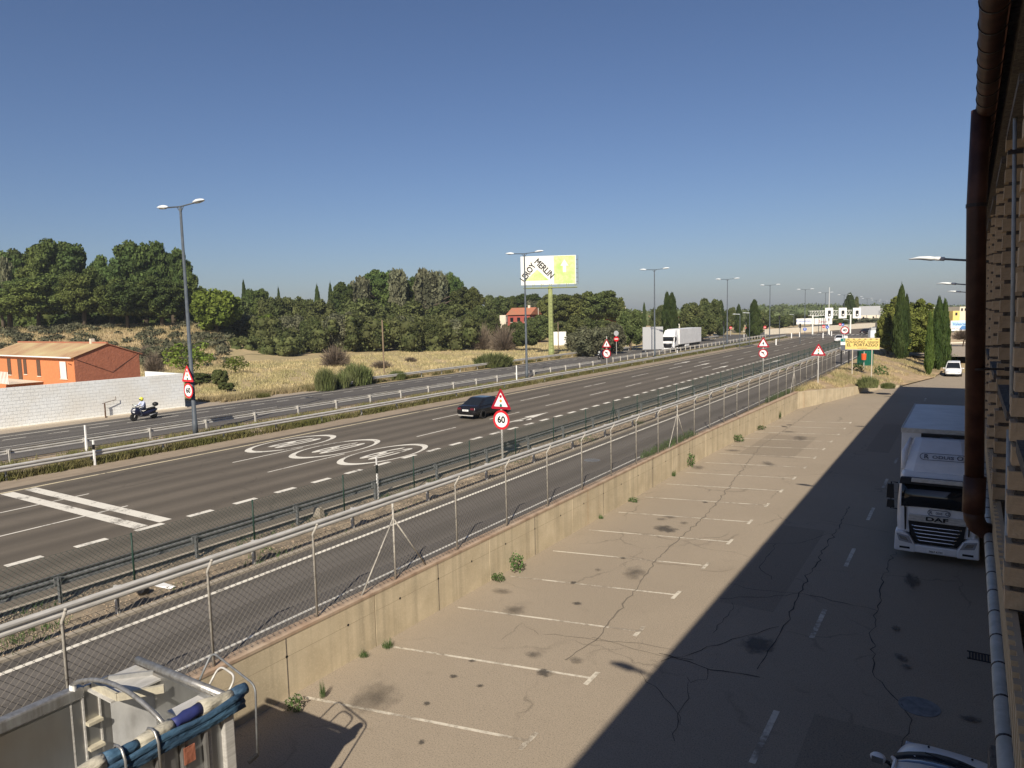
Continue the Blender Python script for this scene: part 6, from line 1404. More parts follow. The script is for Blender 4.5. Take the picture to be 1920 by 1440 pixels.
def mkcol(name, m, seed, n=5200, size=.13, wob=.10, fat=1.0, tips=1):
    """cypress: unit height 1, radius 1 spindle made of upright sprays"""
    g = np.random.default_rng(seed); u = g.uniform(0, 1, n)**.9; a = g.uniform(0, 2*math.pi, n)
    prof = np.minimum(1, (u*5.5)**.6)*np.clip((1-u), 0, 1)**.55*1.15
    prof = prof*(1+wob*np.sin(a*3+u*17+seed)+wob*np.sin(a*5-u*31))*g.uniform(.82, 1.08, n)
    P = np.c_[np.cos(a)*prof, np.sin(a)*prof, u]; Nn = np.c_[np.cos(a), np.sin(a), np.full(n, .15)]
    A = np.cross(Nn, [0, 0, 1.]); A /= np.linalg.norm(A, axis=1)[:, None]; A += g.normal(size=(n, 3))*.35
    s = g.uniform(.6, 1.4, n)[:, None]; up = np.c_[np.cos(a)*.22, np.sin(a)*.22, np.full(n, 1.)]+g.normal(size=(n, 3))*np.array([.2, .2, .1])
    a_ = A*s*size; b_ = up*s*np.array([.20, .20, .030])
    V = np.stack([P-a_*.6, P+a_*.6, P+a_*.15+b_, P-a_*.15+b_], 1).reshape(-1, 3); Q = np.arange(n*4).reshape(n, 4)
    # inner core
    cv = []; cf = []; k = len(V)
    for i in range(15):
        uu = i/14; p_ = min(1, (uu*5.5)**.6)*max(0, 1-uu)**.55*1.15*.80
        for j in range(12): t = 2*math.pi*j/12; cv.append((math.cos(t)*p_*(1+.1*math.sin(t*3+i)), math.sin(t)*p_*(1+.1*math.sin(t*3+i)), uu*.97))
    for i in range(14):
        for j in range(12): cf.append((k+i*12+j, k+i*12+(j+1) % 12, k+(i+1)*12+(j+1) % 12, k+(i+1)*12+j))
    me = npmesh(name, np.vstack([V, np.array(cv)]), np.vstack([Q, np.array(cf)])); me.materials.append(m); return me
def mkpoplar(name, m, seed, n=6500):
    g = np.random.default_rng(seed); P = []; 
    for i in range(34):
        a = g.uniform(0, 6.28); r0 = g.uniform(.05, .6); z0 = g.uniform(-1, .1); z1 = g.uniform(.45, 1.0)*(1-.35*r0)
        m_ = n//34; u = g.uniform(0, 1, m_); rad = r0+.25*u
        P.append(np.c_[np.cos(a)*rad*.8+g.normal(size=m_)*.085, np.sin(a)*rad*.8+g.normal(size=m_)*.085, z0+(z1-z0)*u+g.normal(size=m_)*.03])
    P = np.vstack(P); V, Q = leaf_quads(P, g.normal(size=P.shape), .105, 1.5, 1.0)
    me = npmesh(name, V, Q); me.materials.append(m); return me
def mkreed(name, m, seed, n=900, h=1.0, curve=.35):
    """clump of arching blades: unit radius, unit height"""
    g = np.random.default_rng(seed); V = []; Q = []
    for i in range(n):
        a = g.uniform(0, 6.28); r = math.sqrt(g.uniform(0, 1))*.85; x, y = r*math.cos(a), r*math.sin(a); hh = h*g.uniform(.35, 1.0)*(1-.55*r*r)
        da = a+g.normal()*.6; lean = g.uniform(.02, curve)*hh*(.5+r*1.3); w_ = g.uniform(.018, .035); base = g.uniform(0, .45)*hh
        px_, py_ = -math.sin(da+g.normal()), math.cos(da+g.normal()); k = len(V)
        for t in (0, .55, 1):
            z = base+(hh-base)*(t-.12*t*t); dx = math.cos(da)*lean*t*t; dy = math.sin(da)*lean*t*t; ww = w_*(1-.85*t*t)
            V += [(x+dx-px_*ww, y+dy-py_*ww, z), (x+dx+px_*ww, y+dy+py_*ww, z)]
        Q += [(k, k+1, k+3, k+2), (k+2, k+3, k+5, k+4)]
    me = npmesh(name, np.array(V), np.array(Q)); me.materials.append(m); return me
def mktwig(name, m, seed, n=2600):
    g = np.random.default_rng(seed); V = []; Q = []
    for i in range(n):
        d = g.normal(size=3); d[2] = abs(d[2])+.15; d /= np.linalg.norm(d); r0 = g.uniform(.05, .6); r1 = min(1.05, r0+g.uniform(.2, .5))
        p0, p1 = d*r0, d*r1+g.normal(size=3)*.07; s = np.cross(p1-p0, g.normal(size=3)); s /= np.linalg.norm(s)+1e-9; s *= .010; k = len(V)
        V += [p0-s, p0+s, p1+s*.4, p1-s*.4]; Q.append((k, k+1, k+2, k+3))
    me = npmesh(name, np.array(V), np.array(Q)); me.materials.append(m); return me
pines = [crown_mesh('crown', lobes_dome(95, rr=(.13, .25), seed=s, lo=-.80, zsq=.72), 26000, .060, M['pine'], core=.76, jit=.9, shell=(.72, 1.16)) for s in (1, 2, 3)]
pines_f = [crown_mesh('crown', lobes_dome(60, rr=(.15, .28), seed=s+10, lo=-.6), 16000, .070, M['pinef'], core=.78, jit=.9, shell=(.74, 1.16)) for s in (1, 2)]
piney = pines[0].copy(); piney.materials.clear(); piney.materials.append(M['piney'])
dec = [crown_mesh('crown', lobes_dome(26, rr=(.20, .36), seed=s+20, lo=-.85, zsq=.9), 11000, .085, M['decid'], core=.80, jit=1.1, shell=(.8, 1.18)) for s in (1, 2)]
brt = crown_mesh('crown', lobes_dome(24, rr=(.26, .40), seed=31, lo=-.85, zsq=.9), 6500, .11, M['bright'], core=.78, jit=1.2, shell=(.78, 1.2))
gry = crown_mesh('crown', lobes_dome(24, rr=(.26, .42), seed=41, lo=-.9, zsq=.9), 7000, .085, M['grey'], core=.76, jit=1.3, shell=(.72, 1.22))
pop = mkpoplar('crown', M['grey'], 5); loose = crown_mesh('crown', lobes_dome(16, rr=(.16, .30), seed=52, lo=-.3, zsq=.7), 2600, .085, M['bright'], core=0, jit=1.3, shell=(.3, 1.2))
cyps = [mkcol('crown', M['cyp'], 3, 9000, .14), mkcol('crown', M['cyp'], 8, 9000, .16, .2), mkcol('crown', M['cypl'], 5, 9000, .12, .05)]
reeds = [mkreed('foliage', M['reed'], s, 2200) for s in (1, 2)]
twg = mktwig('crown', M['twig'], 4)
tks = [trunk_mesh(1.0, .045, .08, 4, s, .5) for s in (1, 2)]
for t_ in tks: t_.materials.append(M['bark'])
def tree(kind, pxc, pyb, pyt, hwpx, dep, label, cat='tree', name=None, low=None, group=None, base_z=None):
    """crown fills hwpx either side and up to row pyt; low = photo row where the crown starts"""
    hwpx = hwpx*(1.15 if kind == 'pine' else 1); p = at(pxc, pyb, dep); k = dep/F; top = at(pxc, pyt, dep)[2]; tz = terrain(p[0], p[1]) if base_z is None else base_z
    R_ = hwpx*k
    nm = name or {'pine': 'pine_tree', 'pinef': 'pine_tree', 'dec': 'leafy_tree', 'brt': 'leafy_tree', 'gry': 'olive_tree', 'pop': 'poplar_tree', 'cyp': 'cypress_tree', 'cypw': 'cypress_tree', 'cypl': 'cypress_tree', 'loose': 'young_tree', 'twig': 'bare_bush'}[kind]
    r = empty(nm, (p[0], p[1], tz), random.uniform(0, 6.28), label, cat, group)
    H_ = top-tz
    if kind in ('cyp', 'cypw', 'cypl'):
        me = cyps[{'cyp': 0, 'cypw': 1, 'cypl': 2}[kind]]
        link('crown', me, None, r, (0, 0, .1), None, (R_, R_, H_)); link('trunk', tks[0], None, r, None, None, (R_*3, R_*3, H_*.35)); return r
    me = {'pine': pines, 'pinef': pines_f, 'dec': dec, 'brt': [brt], 'gry': [gry], 'pop': [pop], 'loose': [loose], 'twig': [twg]}[kind]; me = random.choice(me)
    lowz = at(pxc, low, dep)[2]-tz if low else H_*.12
    ch = (H_-lowz)/2
    link('crown', me, None, r, (0, 0, lowz+ch), None, (R_/1.02, R_/1.02, ch/1.02))
    if kind == 'twig': r.children[0].location.z = 0.1; r.children[0].scale = (R_, R_, H_)
    link('trunk', random.choice(tks), None, r, None, None, (H_*.9, H_*.9, (lowz+ch*1.1)))
    return r
TREES = [
 # kind, px, base, top, half width, distance, label, crown bottom
 ('pine', 22, 600, 466, 36, 178, 'dark pine at the far left edge of the hilltop grove', 596),
 ('pine', 58, 600, 457, 42, 182, 'second pine from the left on the hilltop, behind the tallest one', 596),
 ('pine', 116, 600, 440, 54, 172, 'tallest rounded pine of the left hilltop clump', 590),
 ('pine', 6, 604, 535, 22, 158, 'low pine cut by the left picture edge', 600),
 ('pine', 72, 607, 512, 54, 156, 'broad low pine in front of the left hilltop clump', 602),
 ('pine', 158, 607, 498, 40, 158, 'rounded pine filling the dip right of the tallest hilltop pine', 600),
 ('pine', 212, 606, 474, 34, 168, 'pine at the left shoulder of the second hilltop clump', 598),
 ('pine', 276, 606, 440, 48, 170, 'tallest pine of the second hilltop clump, left of the nearest street lamp', 598),
 ('pine', 328, 606, 453, 34, 172, 'tall pine right behind the nearest street lamp pole', 596),
 ('pine', 240, 612, 520, 48, 156, 'wide low pine in front of the second hilltop clump', 604),
 ('pine', 305, 612, 515, 44, 158, 'low pine at the foot of the second clump, left of the lamp pole', 604),
 ('pine', 350, 612, 496, 24, 164, 'narrow pine closing the right end of the hilltop grove', 598),
 ('pop', 18, 600, 482, 14, 160, 'thin bare looking poplar in front of the leftmost pines', 590),
 ('dec', 372, 605, 533, 20, 200, 'small dark tree right of the hilltop grove', 600),
 ('brt', 408, 628, 543, 40, 150, 'bright yellow-green tree right of the nearest street lamp', 622),
 ('dec', 440, 640, 553, 30, 175, 'dark leafy tree right of the bright tree', 636),
 ('cyp', 461, 610, 531, 6, 200, 'small pointed cypress rising above the left thicket', None),
 ('pine', 484, 620, 535, 24, 195, 'dark pine above the left thicket, right of the small cypress', 615),
 ('dec', 515, 640, 552, 30, 185, 'dark bushy tree left of the middle gap in the thicket', 636),
 ('cyp', 525, 600, 545, 5, 210, 'tiny cypress tip above the thicket left of the middle', None),
 ('dec', 552, 640, 552, 30, 190, 'dark olive tree right of the tiny cypress tip', 638),
 ('cyp', 597, 600, 541, 8, 215, 'pointed dark conifer left of the central grove', None),
 ('cyp', 622, 600, 537, 7, 215, 'second pointed conifer left of the central grove', None),
 ('dec', 598, 645, 556, 34, 185, 'leafy tree below the two pointed conifers', 642),
 ('pine', 655, 610, 524, 28, 200, 'rounded tree at the left end of the central grove', 600),
 ('pop', 682, 620, 517, 24, 195, 'pale poplar at the left of the central grove', 612),
 ('pine', 718, 610, 499, 38, 202, 'tallest rounded pine of the central grove', 600),
 ('pop', 750, 620, 504, 26, 196, 'pale poplar right of the tallest pine in the central grove', 612),
 ('pine', 786, 610, 508, 28, 204, 'dark pine behind the pale poplars of the central grove', 600),
 ('pop', 800, 620, 503, 30, 196, 'broad pale poplar in the middle of the central grove', 612),
 ('pop', 826, 620, 508, 22, 197, 'pale poplar right of the broadest one in the central grove', 612),
 ('pine', 846, 615, 508, 26, 204, 'pine at the right shoulder of the central grove', 605),
 ('pinef', 876, 625, 532, 32, 195, 'flat sloping pine at the right end of the central grove', 615),
 ('dec', 680, 650, 560, 50, 180, 'wide dark bushes below the left half of the central grove', 646),
 ('dec', 760, 650, 565, 50, 182, 'wide dark bushes below the middle of the central grove', 646),
 ('dec', 838, 650, 565, 45, 182, 'wide dark bushes below the right half of the central grove', 646),
 ('dec', 895, 650, 572, 34, 182, 'dark bushes left of the red house', 646),
 ('dec', 934, 610, 553, 26, 215, 'dark blue-green cedar left of the red house', 605),
 ('dec', 915, 640, 585, 24, 180, 'green tree in front of the cedar, left of the red house', 640),
 ('pine', 962, 600, 552, 14, 235, 'dark pine tip behind the red house', 590),
 ('pine', 992, 600, 547, 24, 232, 'rounded pine behind the red house, beside the second street lamp', 592),
 ('gry', 1004, 612, 563, 20, 222, 'grey-green tree right of the red house', 608),
 ('pinef', 1038, 610, 547, 28, 200, 'pine left behind the billboard mast', 610),
 ('pinef', 1072, 612, 546, 36, 198, 'broad umbrella pine right behind the billboard mast', 610),
 ('pinef', 1122, 612, 540, 40, 188, 'large rounded umbrella pine right of the billboard', 610),
 ('pinef', 1154, 612, 553, 22, 190, 'lower lobe of pine at the right of the umbrella pine', 610),
 ('dec', 1010, 640, 590, 24, 185, 'bush between the red house and the billboard mast', 640),
 ('dec', 1088, 645, 590, 26, 165, 'dark tree right of the billboard mast above the low wall', 645),
 ('dec', 1060, 635, 600, 26, 178, 'dark shrubbery behind the low white garden wall', 635),
 ('dec', 1128, 630, 598, 26, 172, 'dark shrubbery below the large umbrella pine', 630),
 ('dec', 1182, 650, 578, 26, 138, 'dense dark tree left of the grey metal hoarding', 650),
 ('gry', 1110, 668, 612, 34, 122, 'grey-green feathery shrub left of the no entry disc', 668),
 ('gry', 1148, 660, 606, 24, 128, 'pale olive shrub behind the no entry disc', 660),
 ('gry', 1083, 660, 622, 20, 130, 'pale reedy shrub right of the billboard mast', 662),
 ('dec', 986, 650, 615, 26, 148, 'round dark green bush standing alone in the dry field', 650),
 ('brt', 500, 640, 590, 20, 160, 'bright green bush in front of the thicket right of the bright tree', 640),
 ('gry', 462, 645, 588, 26, 158, 'grey-green bush in front of the thicket, left of the bright one', 645),
 ('gry', 545, 648, 590, 26, 158, 'grey-green bush at the field edge right of the bright bush', 648),
 ('dec', 585, 650, 596, 22, 156, 'dark round bush left of the wide reeds, at the thicket foot', 650),
 ('gry', 640, 650, 585, 28, 158, 'pale olive bush at the thicket foot above the green reeds', 650),
 ('brt', 705, 650, 600, 22, 157, 'light green bush at the thicket foot left of the slanting pole', 650),
 ('gry', 770, 650, 592, 28, 158, 'pale olive bush at the thicket foot right of the slanting pole', 650),
 ('dec', 815, 650, 600, 22, 157, 'dark bush at the thicket foot, below the broad poplars', 650),
 ('gry', 862, 650, 596, 24, 158, 'grey-green bush at the right end of the thicket foot', 650),
 ('dec', 958, 642, 604, 20, 178, 'green bush hiding the foot of the red house at its left', 642),
 ('dec', 984, 640, 602, 16, 180, 'green bush hiding the foot of the red house at its gable', 640),
 ('twig', 945, 646, 606, 34, 152, 'brown twiggy thicket left of the round green bush', None),
 ('twig', 905, 644, 604, 26, 156, 'brown twiggy thicket at the left of the dry field edge', None),
 ('cyp', 1208, 605, 570, 4, 250, 'single thin cypress left of the pair of pointed cypresses', None),
 ('cypw', 1251, 634, 553, 10, 170, 'left one of the pair of pointed cypresses behind the lorry', None),
 ('cypw', 1260, 636, 554, 11, 165, 'right one of the pair of pointed cypresses behind the lorry', None),
 ('dec', 1234, 634, 572, 15, 190, 'dark tree between third street lamp and the cypress pair', 630),
 ('dec', 1298, 630, 567, 26, 180, 'olive brown tree behind the lorry box', 628),
 ('dec', 1331, 628, 559, 24, 190, 'taller leafy tree right of the lorry', 626),
 ('cypw', 1351, 625, 567, 9, 205, 'dark cypress right of the taller leafy tree', None),
 ('dec', 1316, 632, 592, 26, 172, 'low dark trees right of the lorry roof', 632),
 ('dec', 1368, 620, 576, 12, 240, 'small dark tree behind the fourth street lamp', 618),
 ('cypw', 1385, 622, 574, 7, 225, 'slim dark tree left of the dark cypress of the roundabout', None),
 ('cypw', 1414, 632, 566, 12, 178, 'dark fat cypress at the far roundabout', None),
 ('dec', 1435, 618, 580, 16, 240, 'dark tree right of the fat roundabout cypress', 616),
 ('dec', 1463, 618, 590, 22, 250, 'bushy tree behind the dry grass of the far island', 616),
 ('dec', 1500, 612, 588, 20, 270, 'bushes left of the white hoardings', 610),
 ('dec', 1580, 612, 598, 20, 280, 'bushes under the light boards', 612),
 ('cypw', 1592, 612, 553, 12, 300, 'tall dark tree above the gantry light boards', None),
 ('dec', 1600, 612, 556, 9, 302, 'dark crown leaning on the right of the tall tree above the gantry', 605),
 ('gry', 1630, 610, 596, 24, 330, 'low grey-green scrub beyond the junction', 610),
]
for t_ in TREES:
    tree(t_[0], t_[1], t_[2], t_[3], t_[4], t_[5], t_[6], 'bush' if ('bush' in t_[6] or 'shrub' in t_[6] or 'thicket' in t_[6]) and t_[0] in ('gry', 'twig', 'dec') else 'tree', low=t_[7])
# the trees on the planted island at right
def ptree(kind, x, y, H_, R_, label, low=.06, name=None, trunk=True):
    z = bank_z(x, y)-.1; r = empty(name or ('cypress_tree' if kind.startswith('cyp') else 'pine_tree'), (x, y, z), random.uniform(0, 6), label, 'tree')
    if kind.startswith('cyp'): link('crown', cyps[{'cyp': 0, 'cypw': 1, 'cypl': 2}[kind]], None, r, (0, 0, .15), None, (R_, R_, H_)); link('trunk', tks[0], None, r, None, None, (R_*3, R_*3, H_*.3))
    else: link('crown', piney, None, r, (0, 0, H_*(.5+low/2)), None, (R_, R_, H_*(.5-low/2)));  link('trunk', tks[1], None, r, None, None, (H_*.6, H_*.6, H_*.6))
    return r
def on_bank(px, py, dep): p = at(px, py, dep); return p[0], p[1]
def hh2(px, py, dep, x, y): return at(px, py, dep)[2]-bank_z(x, y)+.1
for (kind, px, pyb, pyt, hwp, dep, lab) in (
   ('cyp', 1687, 672, 544, 12.5, 104, 'tall pointed cypress in front of the big pine on the island'),
   ('cypw', 1697, 668, 560, 8, 106, 'thinner cypress just right of the tall pointed one'),
   ('cypl', 1741, 700, 592, 7.5, 88, 'slim light green columnar cypress nearest the lane'),
   ('cypw', 1757, 690, 566, 11, 94, 'dark ragged cypress behind the slim light green one'),
   ('cypw', 1768, 688, 570, 10, 97, 'rightmost ragged cypress of the island pair'),):
    x, y = on_bank(px, pyb, dep); ptree(kind, x, y, hh2(px, pyt, dep, x, y), hwp*dep/F, lab)
for (px, pyb, pyt, hwp, dep, lab) in ((1702, 668, 552, 46, 112, 'big yellow-green pine behind the tall cypress'), (1664, 668, 582, 22, 110, 'dark lower pine left of the tall cypress'), (1734, 668, 575, 24, 114, 'right shoulder pine of the big island clump'), (1700, 668, 612, 44, 108, 'low spreading pine branches at the foot of the tall cypress')):
    x, y = on_bank(px, pyb, dep); ptree('pine', x, y, hh2(px, pyt, dep, x, y), hwp*dep/F, lab)
p = at(1806, 636, 128); r = empty('bare_tree', (p[0], p[1], 1.0), 0, 'small bare branched tree before the sandy yard wall', 'tree')
link('trunk', tks[0], None, r, None, None, (3.5, 3.5, 2.2)); link('crown', twg, None, r, (0, 0, 1.6), None, (2.2, 2.2, 2.0))
# far woods: one continuous band of pines on the horizon, and thickets that read as one mass
def woods(name, label, pts, m, n, size, cat='wood'):
    lobes = []
    for (px, pyt, dep, R_) in pts:
        p = at(px, pyt, dep); lobes.append((p[0], p[1], p[2]-R_*.8, R_, R_, R_*.8)); lobes.append((p[0], p[1], p[2]-R_*2.0, R_*1.1, R_*1.1, R_*1.2))
    o = link(name, crown_mesh(name, lobes, n, size, m, core=.80, jit=1.0, shell=(.76, 1.16)), None)
    return stuff(o, label, cat)
M['farwood'] = leaf_mat('haze_lightened_leaves', (0.070, 0.092, 0.040), (0.110, 0.130, 0.055), .06)  # leaf colour lightened to stand in for distance haze
pts = []
for i in range(130):
    px = 1425+i*3.2+random.uniform(-2, 2); dep = random.uniform(420, 560); pyt = 572.0+random.uniform(-3, 3.5)-(.014*(px-1500))*0+(2 if px > 1680 else 0); pts.append((px, pyt, dep, random.uniform(3.5, 6)))
woods('pine_wood', 'long dark band of pine wood along the horizon behind the junction', pts, M['farwood'], 60000, .8)
pts = [(1180+i*7+random.uniform(-3, 3), 582+random.uniform(-4, 4), random.uniform(300, 380), random.uniform(3, 5)) for i in range(38)]
woods('distant_wood', 'hazy wooded belt behind the far carriageway and lorry', pts, M['farwood'], 16000, .7)
pts = [(px, 606+random.uniform(-18, 16), random.uniform(152, 180), random.uniform(.9, 2.4)) for px in np.linspace(385, 900, 190)]
woods('hedge_thicket', 'dense olive green thicket behind the dry field', pts, M['decid'], 60000, .42, 'thicket')
pts = [(px, 634+random.uniform(-6, 6), random.uniform(138, 152), random.uniform(.9, 1.7)) for px in np.linspace(375, 560, 46)]
woods('low_scrub', 'low dark scrub edging the dry field on the left', pts, M['gry'] if 'gry' in M else M['decid'], 9000, .34, 'scrub')
pts = [(px, 582+random.uniform(-7, 10), random.uniform(168, 182), random.uniform(1.6, 3.0)) for px in np.linspace(-25, 372, 60)]
woods('pine_undergrowth', 'dark undergrowth between the trunks of the hilltop pines', pts, M['pine'], 22000, .5, 'undergrowth')
pts = [(random.uniform(-20, 430), 0, random.uniform(116, 160), random.uniform(.4, 1.25)) for _ in range(190)]
lobes = []
for (px, _, dep, R_) in pts:
    p = at(px, 640, dep); tz = terrain(p[0], p[1]); lobes.append((p[0], p[1], tz+R_*.35, R_*1.3, R_*1.3, R_*.75))
stuff(link('slope_scrub', crown_mesh('slope_scrub', lobes, 26000, .34, M['grey'], core=.7, jit=1.2, shell=(.6, 1.25)), None), 'grey-green scrub dotted over the dry slope below the pines', 'scrub')
pts = [(random.uniform(1020, 1170), 592+random.uniform(-12, 8), random.uniform(205, 225), random.uniform(1.8, 3.2)) for _ in range(46)]
woods('dark_thicket', 'dark thicket under the umbrella pines right of the billboard', pts, M['pinef'], 18000, .5, 'thicket')
# shrubs and reeds of the field, each a plant of its own
def plant(kind, px, py, pyt, hwp, label, z=1.45, cat='bush', dep=None):
    p = gp(px, py, z); d = cam_coords(*p)[2]
    me = {'reed': reeds[random.randint(0, 1)], 'loose': loose, 'bush': dec[0], 'twig': twg, 'gry': gry, 'weed': None}[kind]
    k = d/F; H_ = (py-pyt)*k; R_ = hwp*k
    r = empty({'reed': 'reed_clump', 'loose': 'young_tree', 'bush': 'bush', 'twig': 'bare_bush', 'gry': 'grey_shrub'}[kind], p, random.uniform(0, 6), label, cat)
    if kind == 'reed': link('foliage', me, None, r, None, None, (R_, R_, H_))
    elif kind == 'twig': link('crown', me, None, r, None, None, (R_, R_, H_)); link('trunk', tks[0], None, r, None, None, (H_*.8, H_*.8, H_*.5))
    else:
        link('crown', me, None, r, (0, 0, H_*.55), None, (R_, R_, H_*.45))
        link('trunk', tks[1], None, r, None, None, (H_*1.2, H_*1.2, H_*.6))
    return r
plant('reed', 611, 733, 680, 22, 'tall green reed clump at the field edge, left of its wider neighbour', cat='reeds')
plant('reed', 668, 722, 672, 34, 'wide green reed clump behind the start of the far guard rail', cat='reeds')
plant('reed', 640, 728, 692, 20, 'dry straw coloured reeds between the two green clumps', cat='reeds')
plant('reed', 925, 688, 656, 40, 'wide green reed clump behind the far guard rail, left of the second lamp', cat='reeds')
plant('reed', 745, 712, 690, 18, 'small blue-green broom bush behind the far guard rail', cat='bush')
plant('loose', 356, 712, 640, 46, 'wide spreading young tree behind the end of the white wall', cat='tree')
plant('loose', 443, 704, 666, 24, 'small thin leafed tree alone in the dry field', cat='tree')
plant('bush', 413, 726, 692, 15, 'dark green bush near the roadside left of the thin field tree')
plant('bush', 372, 722, 700, 26, 'low dark shrub by the nearest lamp pole behind the white wall end')
plant('bush', 425, 734, 716, 14, 'low green weed bush at the roadside right of the lamp')
plant('twig', 290, 700, 655, 22, 'leafless grey shrub right of the orange house')
plant('twig', 630, 688, 645, 36, 'bare grey branched bush behind the tall reed clumps')
plant('twig', 715, 690, 674, 26, 'low brown bramble in the field behind the wide reeds')
plant('twig', 770, 678, 668, 16, 'small brown bramble in the middle of the dry field')
plant('gry', 320, 640, 610, 20, 'grey shrub on the slope left of the bright tree', z=4.0)
for i in range(9):
    px = [20, 75, 110, 160, 200, 240, 275, 300, 330][i]; p = at(px, [655,650,655,645,640,650,640,655,642][i], 128); tz = terrain(p[0], p[1])
    r = empty('grey_shrub', (p[0], p[1], tz), i, ['bare grey bush at the far left of the dry slope', 'grey bush on the slope above the left roof end', 'twisted grey bush above the old tiled roof', 'grey bush above the middle of the roof', 'large grey bush above the roof chimney', 'grey bush right of the chimney', 'grey bush above the gable end', 'grey bush at the slope foot right of the house', 'pale bush at the right end of the dry slope'][i], 'bush')
    link('crown', gry if i % 2 else twg, None, r, (0, 0, .9 if i % 2 else 0), None, (2.3, 2.3, 1.3 if i % 2 else 2.5))
# weeds along the retaining wall and lot
wm = [crown_mesh('foliage', lobes_dome(10, rr=(.25, .45), seed=60+s, lo=-.6, zsq=.9), 900, .16, M['weed'], core=0, jit=1.5, shell=(.2, 1.25)) for s in (1, 2)]
wr2 = mkreed('foliage', M['weed'], 9, 160, 1.0, .6)
for i, (px, py, w_, h_, z, lab) in enumerate(((970, 1072, .28, .62, 0, 'leafy green weed growing from the wall foot, the largest one'), (934, 1090, .22, .28, 0, 'small weed at the wall foot left of the largest one'),
   (727, 1215, .17, .26, 0, 'small weed at the wall foot by the long wall joint'), (682, 1232, .15, .18, 0, 'tiny weed left of the wall joint'), (553, 1330, .22, .30, 0, 'green weed in the edge of the trailer shadow'), (605, 1310, .08, .45, 0, 'thin dark weed stalk against the wall'),
   (1294, 875, .30, .75, 0, 'tall thin green weed halfway along the wall'), (1380, 828, .45, .5, 0, 'bushy weed at the wall foot further along'), (1262, 893, .15, .35, 0, 'thin weed left of the tall one at the wall'),
   (1122, 972, .14, .2, 0, 'tiny weed at the wall foot in the middle stretch'), (1186, 940, .3, .16, 0, 'low dry weed patch at the wall foot'), (1420, 805, .4, .3, 0, 'small weed at the far stretch of the wall foot'), (1455, 785, .12, .7, 0, 'dark thin weed close to the far end of the wall'))):
    p = gp(px, py, z); r = empty('weed', (max(p[0], wx(p[1])+.1), p[1], z), i, lab, 'weed')
    link('foliage', wm[i % 2] if w_ > .2 else wr2, None, r, (0, 0, h_*.5 if w_ > .2 else 0), None, (w_, w_, h_*.6 if w_ > .2 else h_*1.4))
# weeds behind fence base on wall top
def blades(name, pts, h, w_, m, n_per=3, label=None, cat='grass', kind='stuff', spread=.1):
    P = np.array(pts); n = len(P)*n_per; B = np.repeat(P, n_per, 0)+np.c_[rng.normal(size=(n, 2))*spread, np.zeros(n)]
    a = rng.uniform(0, 6.28, n); hh_ = h*rng.uniform(.35, 1.2, n); lean = rng.normal(size=(n, 2))*.35*hh_[:, None]
    dx = np.c_[np.cos(a), np.sin(a), np.zeros(n)]*w_
    T_ = B+np.c_[lean, hh_]
    V = np.stack([B-dx, B+dx, T_], 1).reshape(-1, 3); me = npmesh(name, V, np.arange(n*3).reshape(n, 3)); me.materials.append(m)
    return stuff(link(name, me, None), label, cat)
def scatter(n, x0, x1, y0, y1, z, dens=None, sx=.35, near=True):
    out = []
    while len(out) < n:
        x = random.uniform(x0, x1); y = y0+(y1-y0)*random.random()**(1.7 if near else 1)
        v = math.sin(x*1.7+y*.31)*math.sin(y*.53-x*.9)+math.sin(y*1.9+x)*.4
        if v+random.uniform(-.7, .7) > (dens if dens is not None else -.2): out.append((x, y, z(x, y) if callable(z) else z))
    return out
vz = ZR-.03
blades('verge_grass', scatter(15000, -43.9, -39.3, 4, 190, vz), .30, .020, M['grassg'], 4, 'green and dry grass growing on the central verge')
blades('verge_edge_weeds', scatter(9000, -39.6, -38.75, 4, 190, vz, -.6), .42, .026, M['grassg'], 4, 'ragged weeds along the foot of the near verge guard rail')
blades('field_edge_grass', scatter(9000, -61, -57.6, 40, 125, 1.44), .55, .03, M['grassd'], 4, 'dry straw grass along the field edge')
blades('field_edge_weeds', scatter(5000, -60, -57.2, 44, 125, 1.44, .3), .5, .03, M['grassg'], 4, 'green weeds mixed in the field edge')
blades('dry_field_grass', scatter(16000, -105, -61, 40, 150, lambda x, y: terrain(x, y), .0), .38, .045, M['grassd'], 4, 'short golden dry grass on the field', spread=.3)
blades('slope_grass', [(p_[0], p_[1], terrain(p_[0], p_[1])) for p_ in [at(random.uniform(-20, 420), 640, random.uniform(112, 168)) for _ in range(9000)]], .55, .07, M['grassd'], 4, 'dry grass on the slope below the pines', spread=.4)
blades('gravel_weeds', scatter(500, -20.5, -18.0, 3, 120, ZR+.02, .9), .16, .012, M['weed'], 6, 'scattered weeds on the gravel strip', spread=.12)
blades('wall_top_weeds', [(fx(y)-random.uniform(.1, .45), y, ZR) for y in list(np.random.default_rng(5).uniform(33.5, 41, 260))+list(np.random.default_rng(6).uniform(58, 66, 200))], .40, .018, M['weed'], 4, 'weeds growing along the foot of the mesh fence', spread=.06)
bk = []
while len(bk) < 5200:
    y = random.uniform(67, 135); i = max(j for j in range(len(left)-1) if left[j][1] <= y); rx = right[i][0]
    x = random.uniform(-13.3, rx); 
    if math.sin(x*1.3+y*.6)*math.sin(y*.35) > random.uniform(-.5, .8): bk.append((x, y, bank_z(x, y)-.02))
blades('bank_grass', bk, .30, .03, M['grassd'], 4, 'dry grass on the sandy bank', spread=.12)
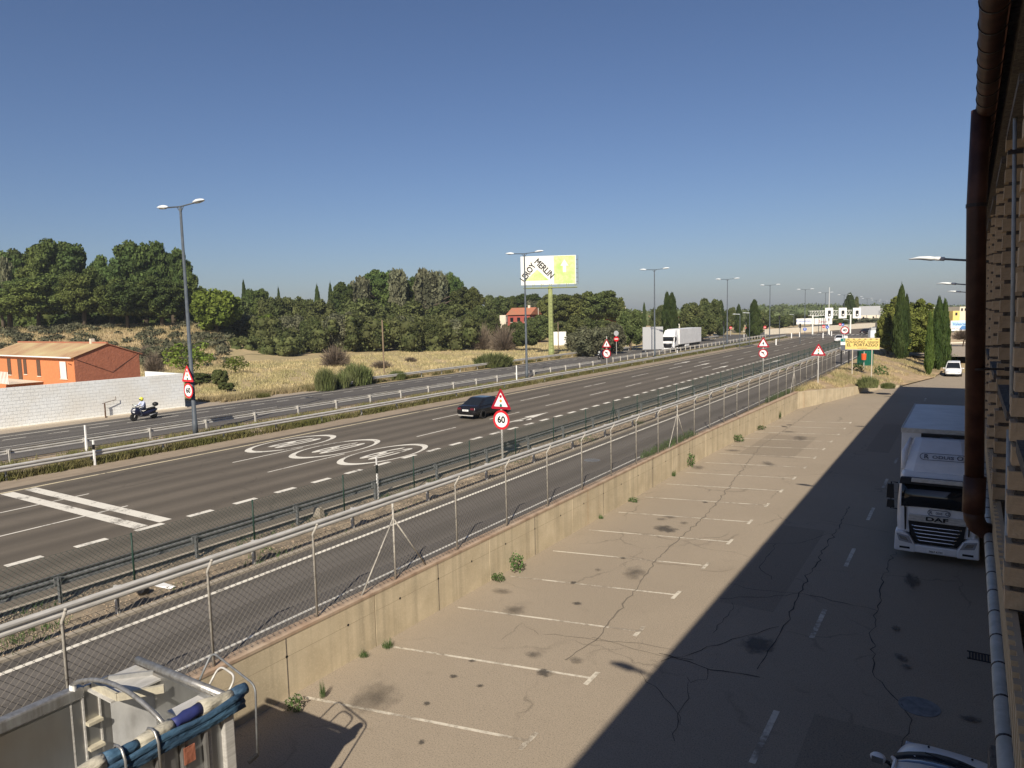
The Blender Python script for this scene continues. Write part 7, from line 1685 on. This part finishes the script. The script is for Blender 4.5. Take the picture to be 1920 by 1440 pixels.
for i, (px, py, hp_, wp_) in enumerate(((1627, 722, 26, 20), (1665, 724, 14, 14), (1650, 702, 16, 12), (1608, 700, 12, 12), (1785, 672, 10, 12))):
    x, y = gp(px, py, .9)[:2]; d = cam_coords(x, y, .9)[2]; r = empty('shrub', (x, y, bank_z(x, y)-.1), i, ['green bushy shrub on the bank below the yellow board', 'small green shrub right of the bushy one on the bank', 'low shrub between the yellow board poles', 'dry shrub by the left pole of the yellow board', 'small shrub beside the rightmost cypress'][i], 'bush')
    link('foliage', reeds[i % 2] if i < 2 else wm[0], None, r, (0, 0, 0 if i < 2 else .3), None, (wp_*d/F, wp_*d/F, hp_*d/F))
# stones on the gravel strip
b = MB(); tv, tf = ico(1); V = []; Fq = []
for (x, y, z) in scatter(5200, -20.6, -18.0, 4, 70, ZR+.025, -9):
    s = random.uniform(.012, .045); k = len(V); 
    for p_ in ((1,0,0),(-1,0,0),(0,1,0),(0,-1,0),(0,0,.7),(0,0,-.3)): V.append((x+p_[0]*s*random.uniform(.6,1.2), y+p_[1]*s*random.uniform(.6,1.2), z+p_[2]*s))
    for f_ in ((0,2,4),(2,1,4),(1,3,4),(3,0,4),(2,0,5),(1,2,5),(3,1,5),(0,3,5)): Fq.append(tuple(i+k for i in f_))
stuff(link('loose_stones', npmesh('loose_stones', np.array(V), np.array(Fq)), mat('pale_stone', (0.42,.34,.25), .9, (.26,.2,.14), 20)), 'loose pale stones strewn over the gravel strip', 'stones')

# ================================================================ AIR
hz = MB().box(-1480, 1480, -290, 2500, -1.2, 48).build('haze', None)
hm = bpy.data.materials.new('haze'); hm.use_nodes = True; hn = hm.node_tree; hn.nodes.remove(hn.nodes['Principled BSDF'])
pv = hn.nodes.new('ShaderNodeVolumePrincipled'); pv.inputs['Color'].default_value = (0.86, 0.94, 1.0, 1); pv.inputs['Density'].default_value = 0.00022; pv.inputs['Anisotropy'].default_value = 0.2
hn.links.new(pv.outputs[0], hn.nodes['Material Output'].inputs['Volume']); hz.data.materials.append(hm); stuff(hz)
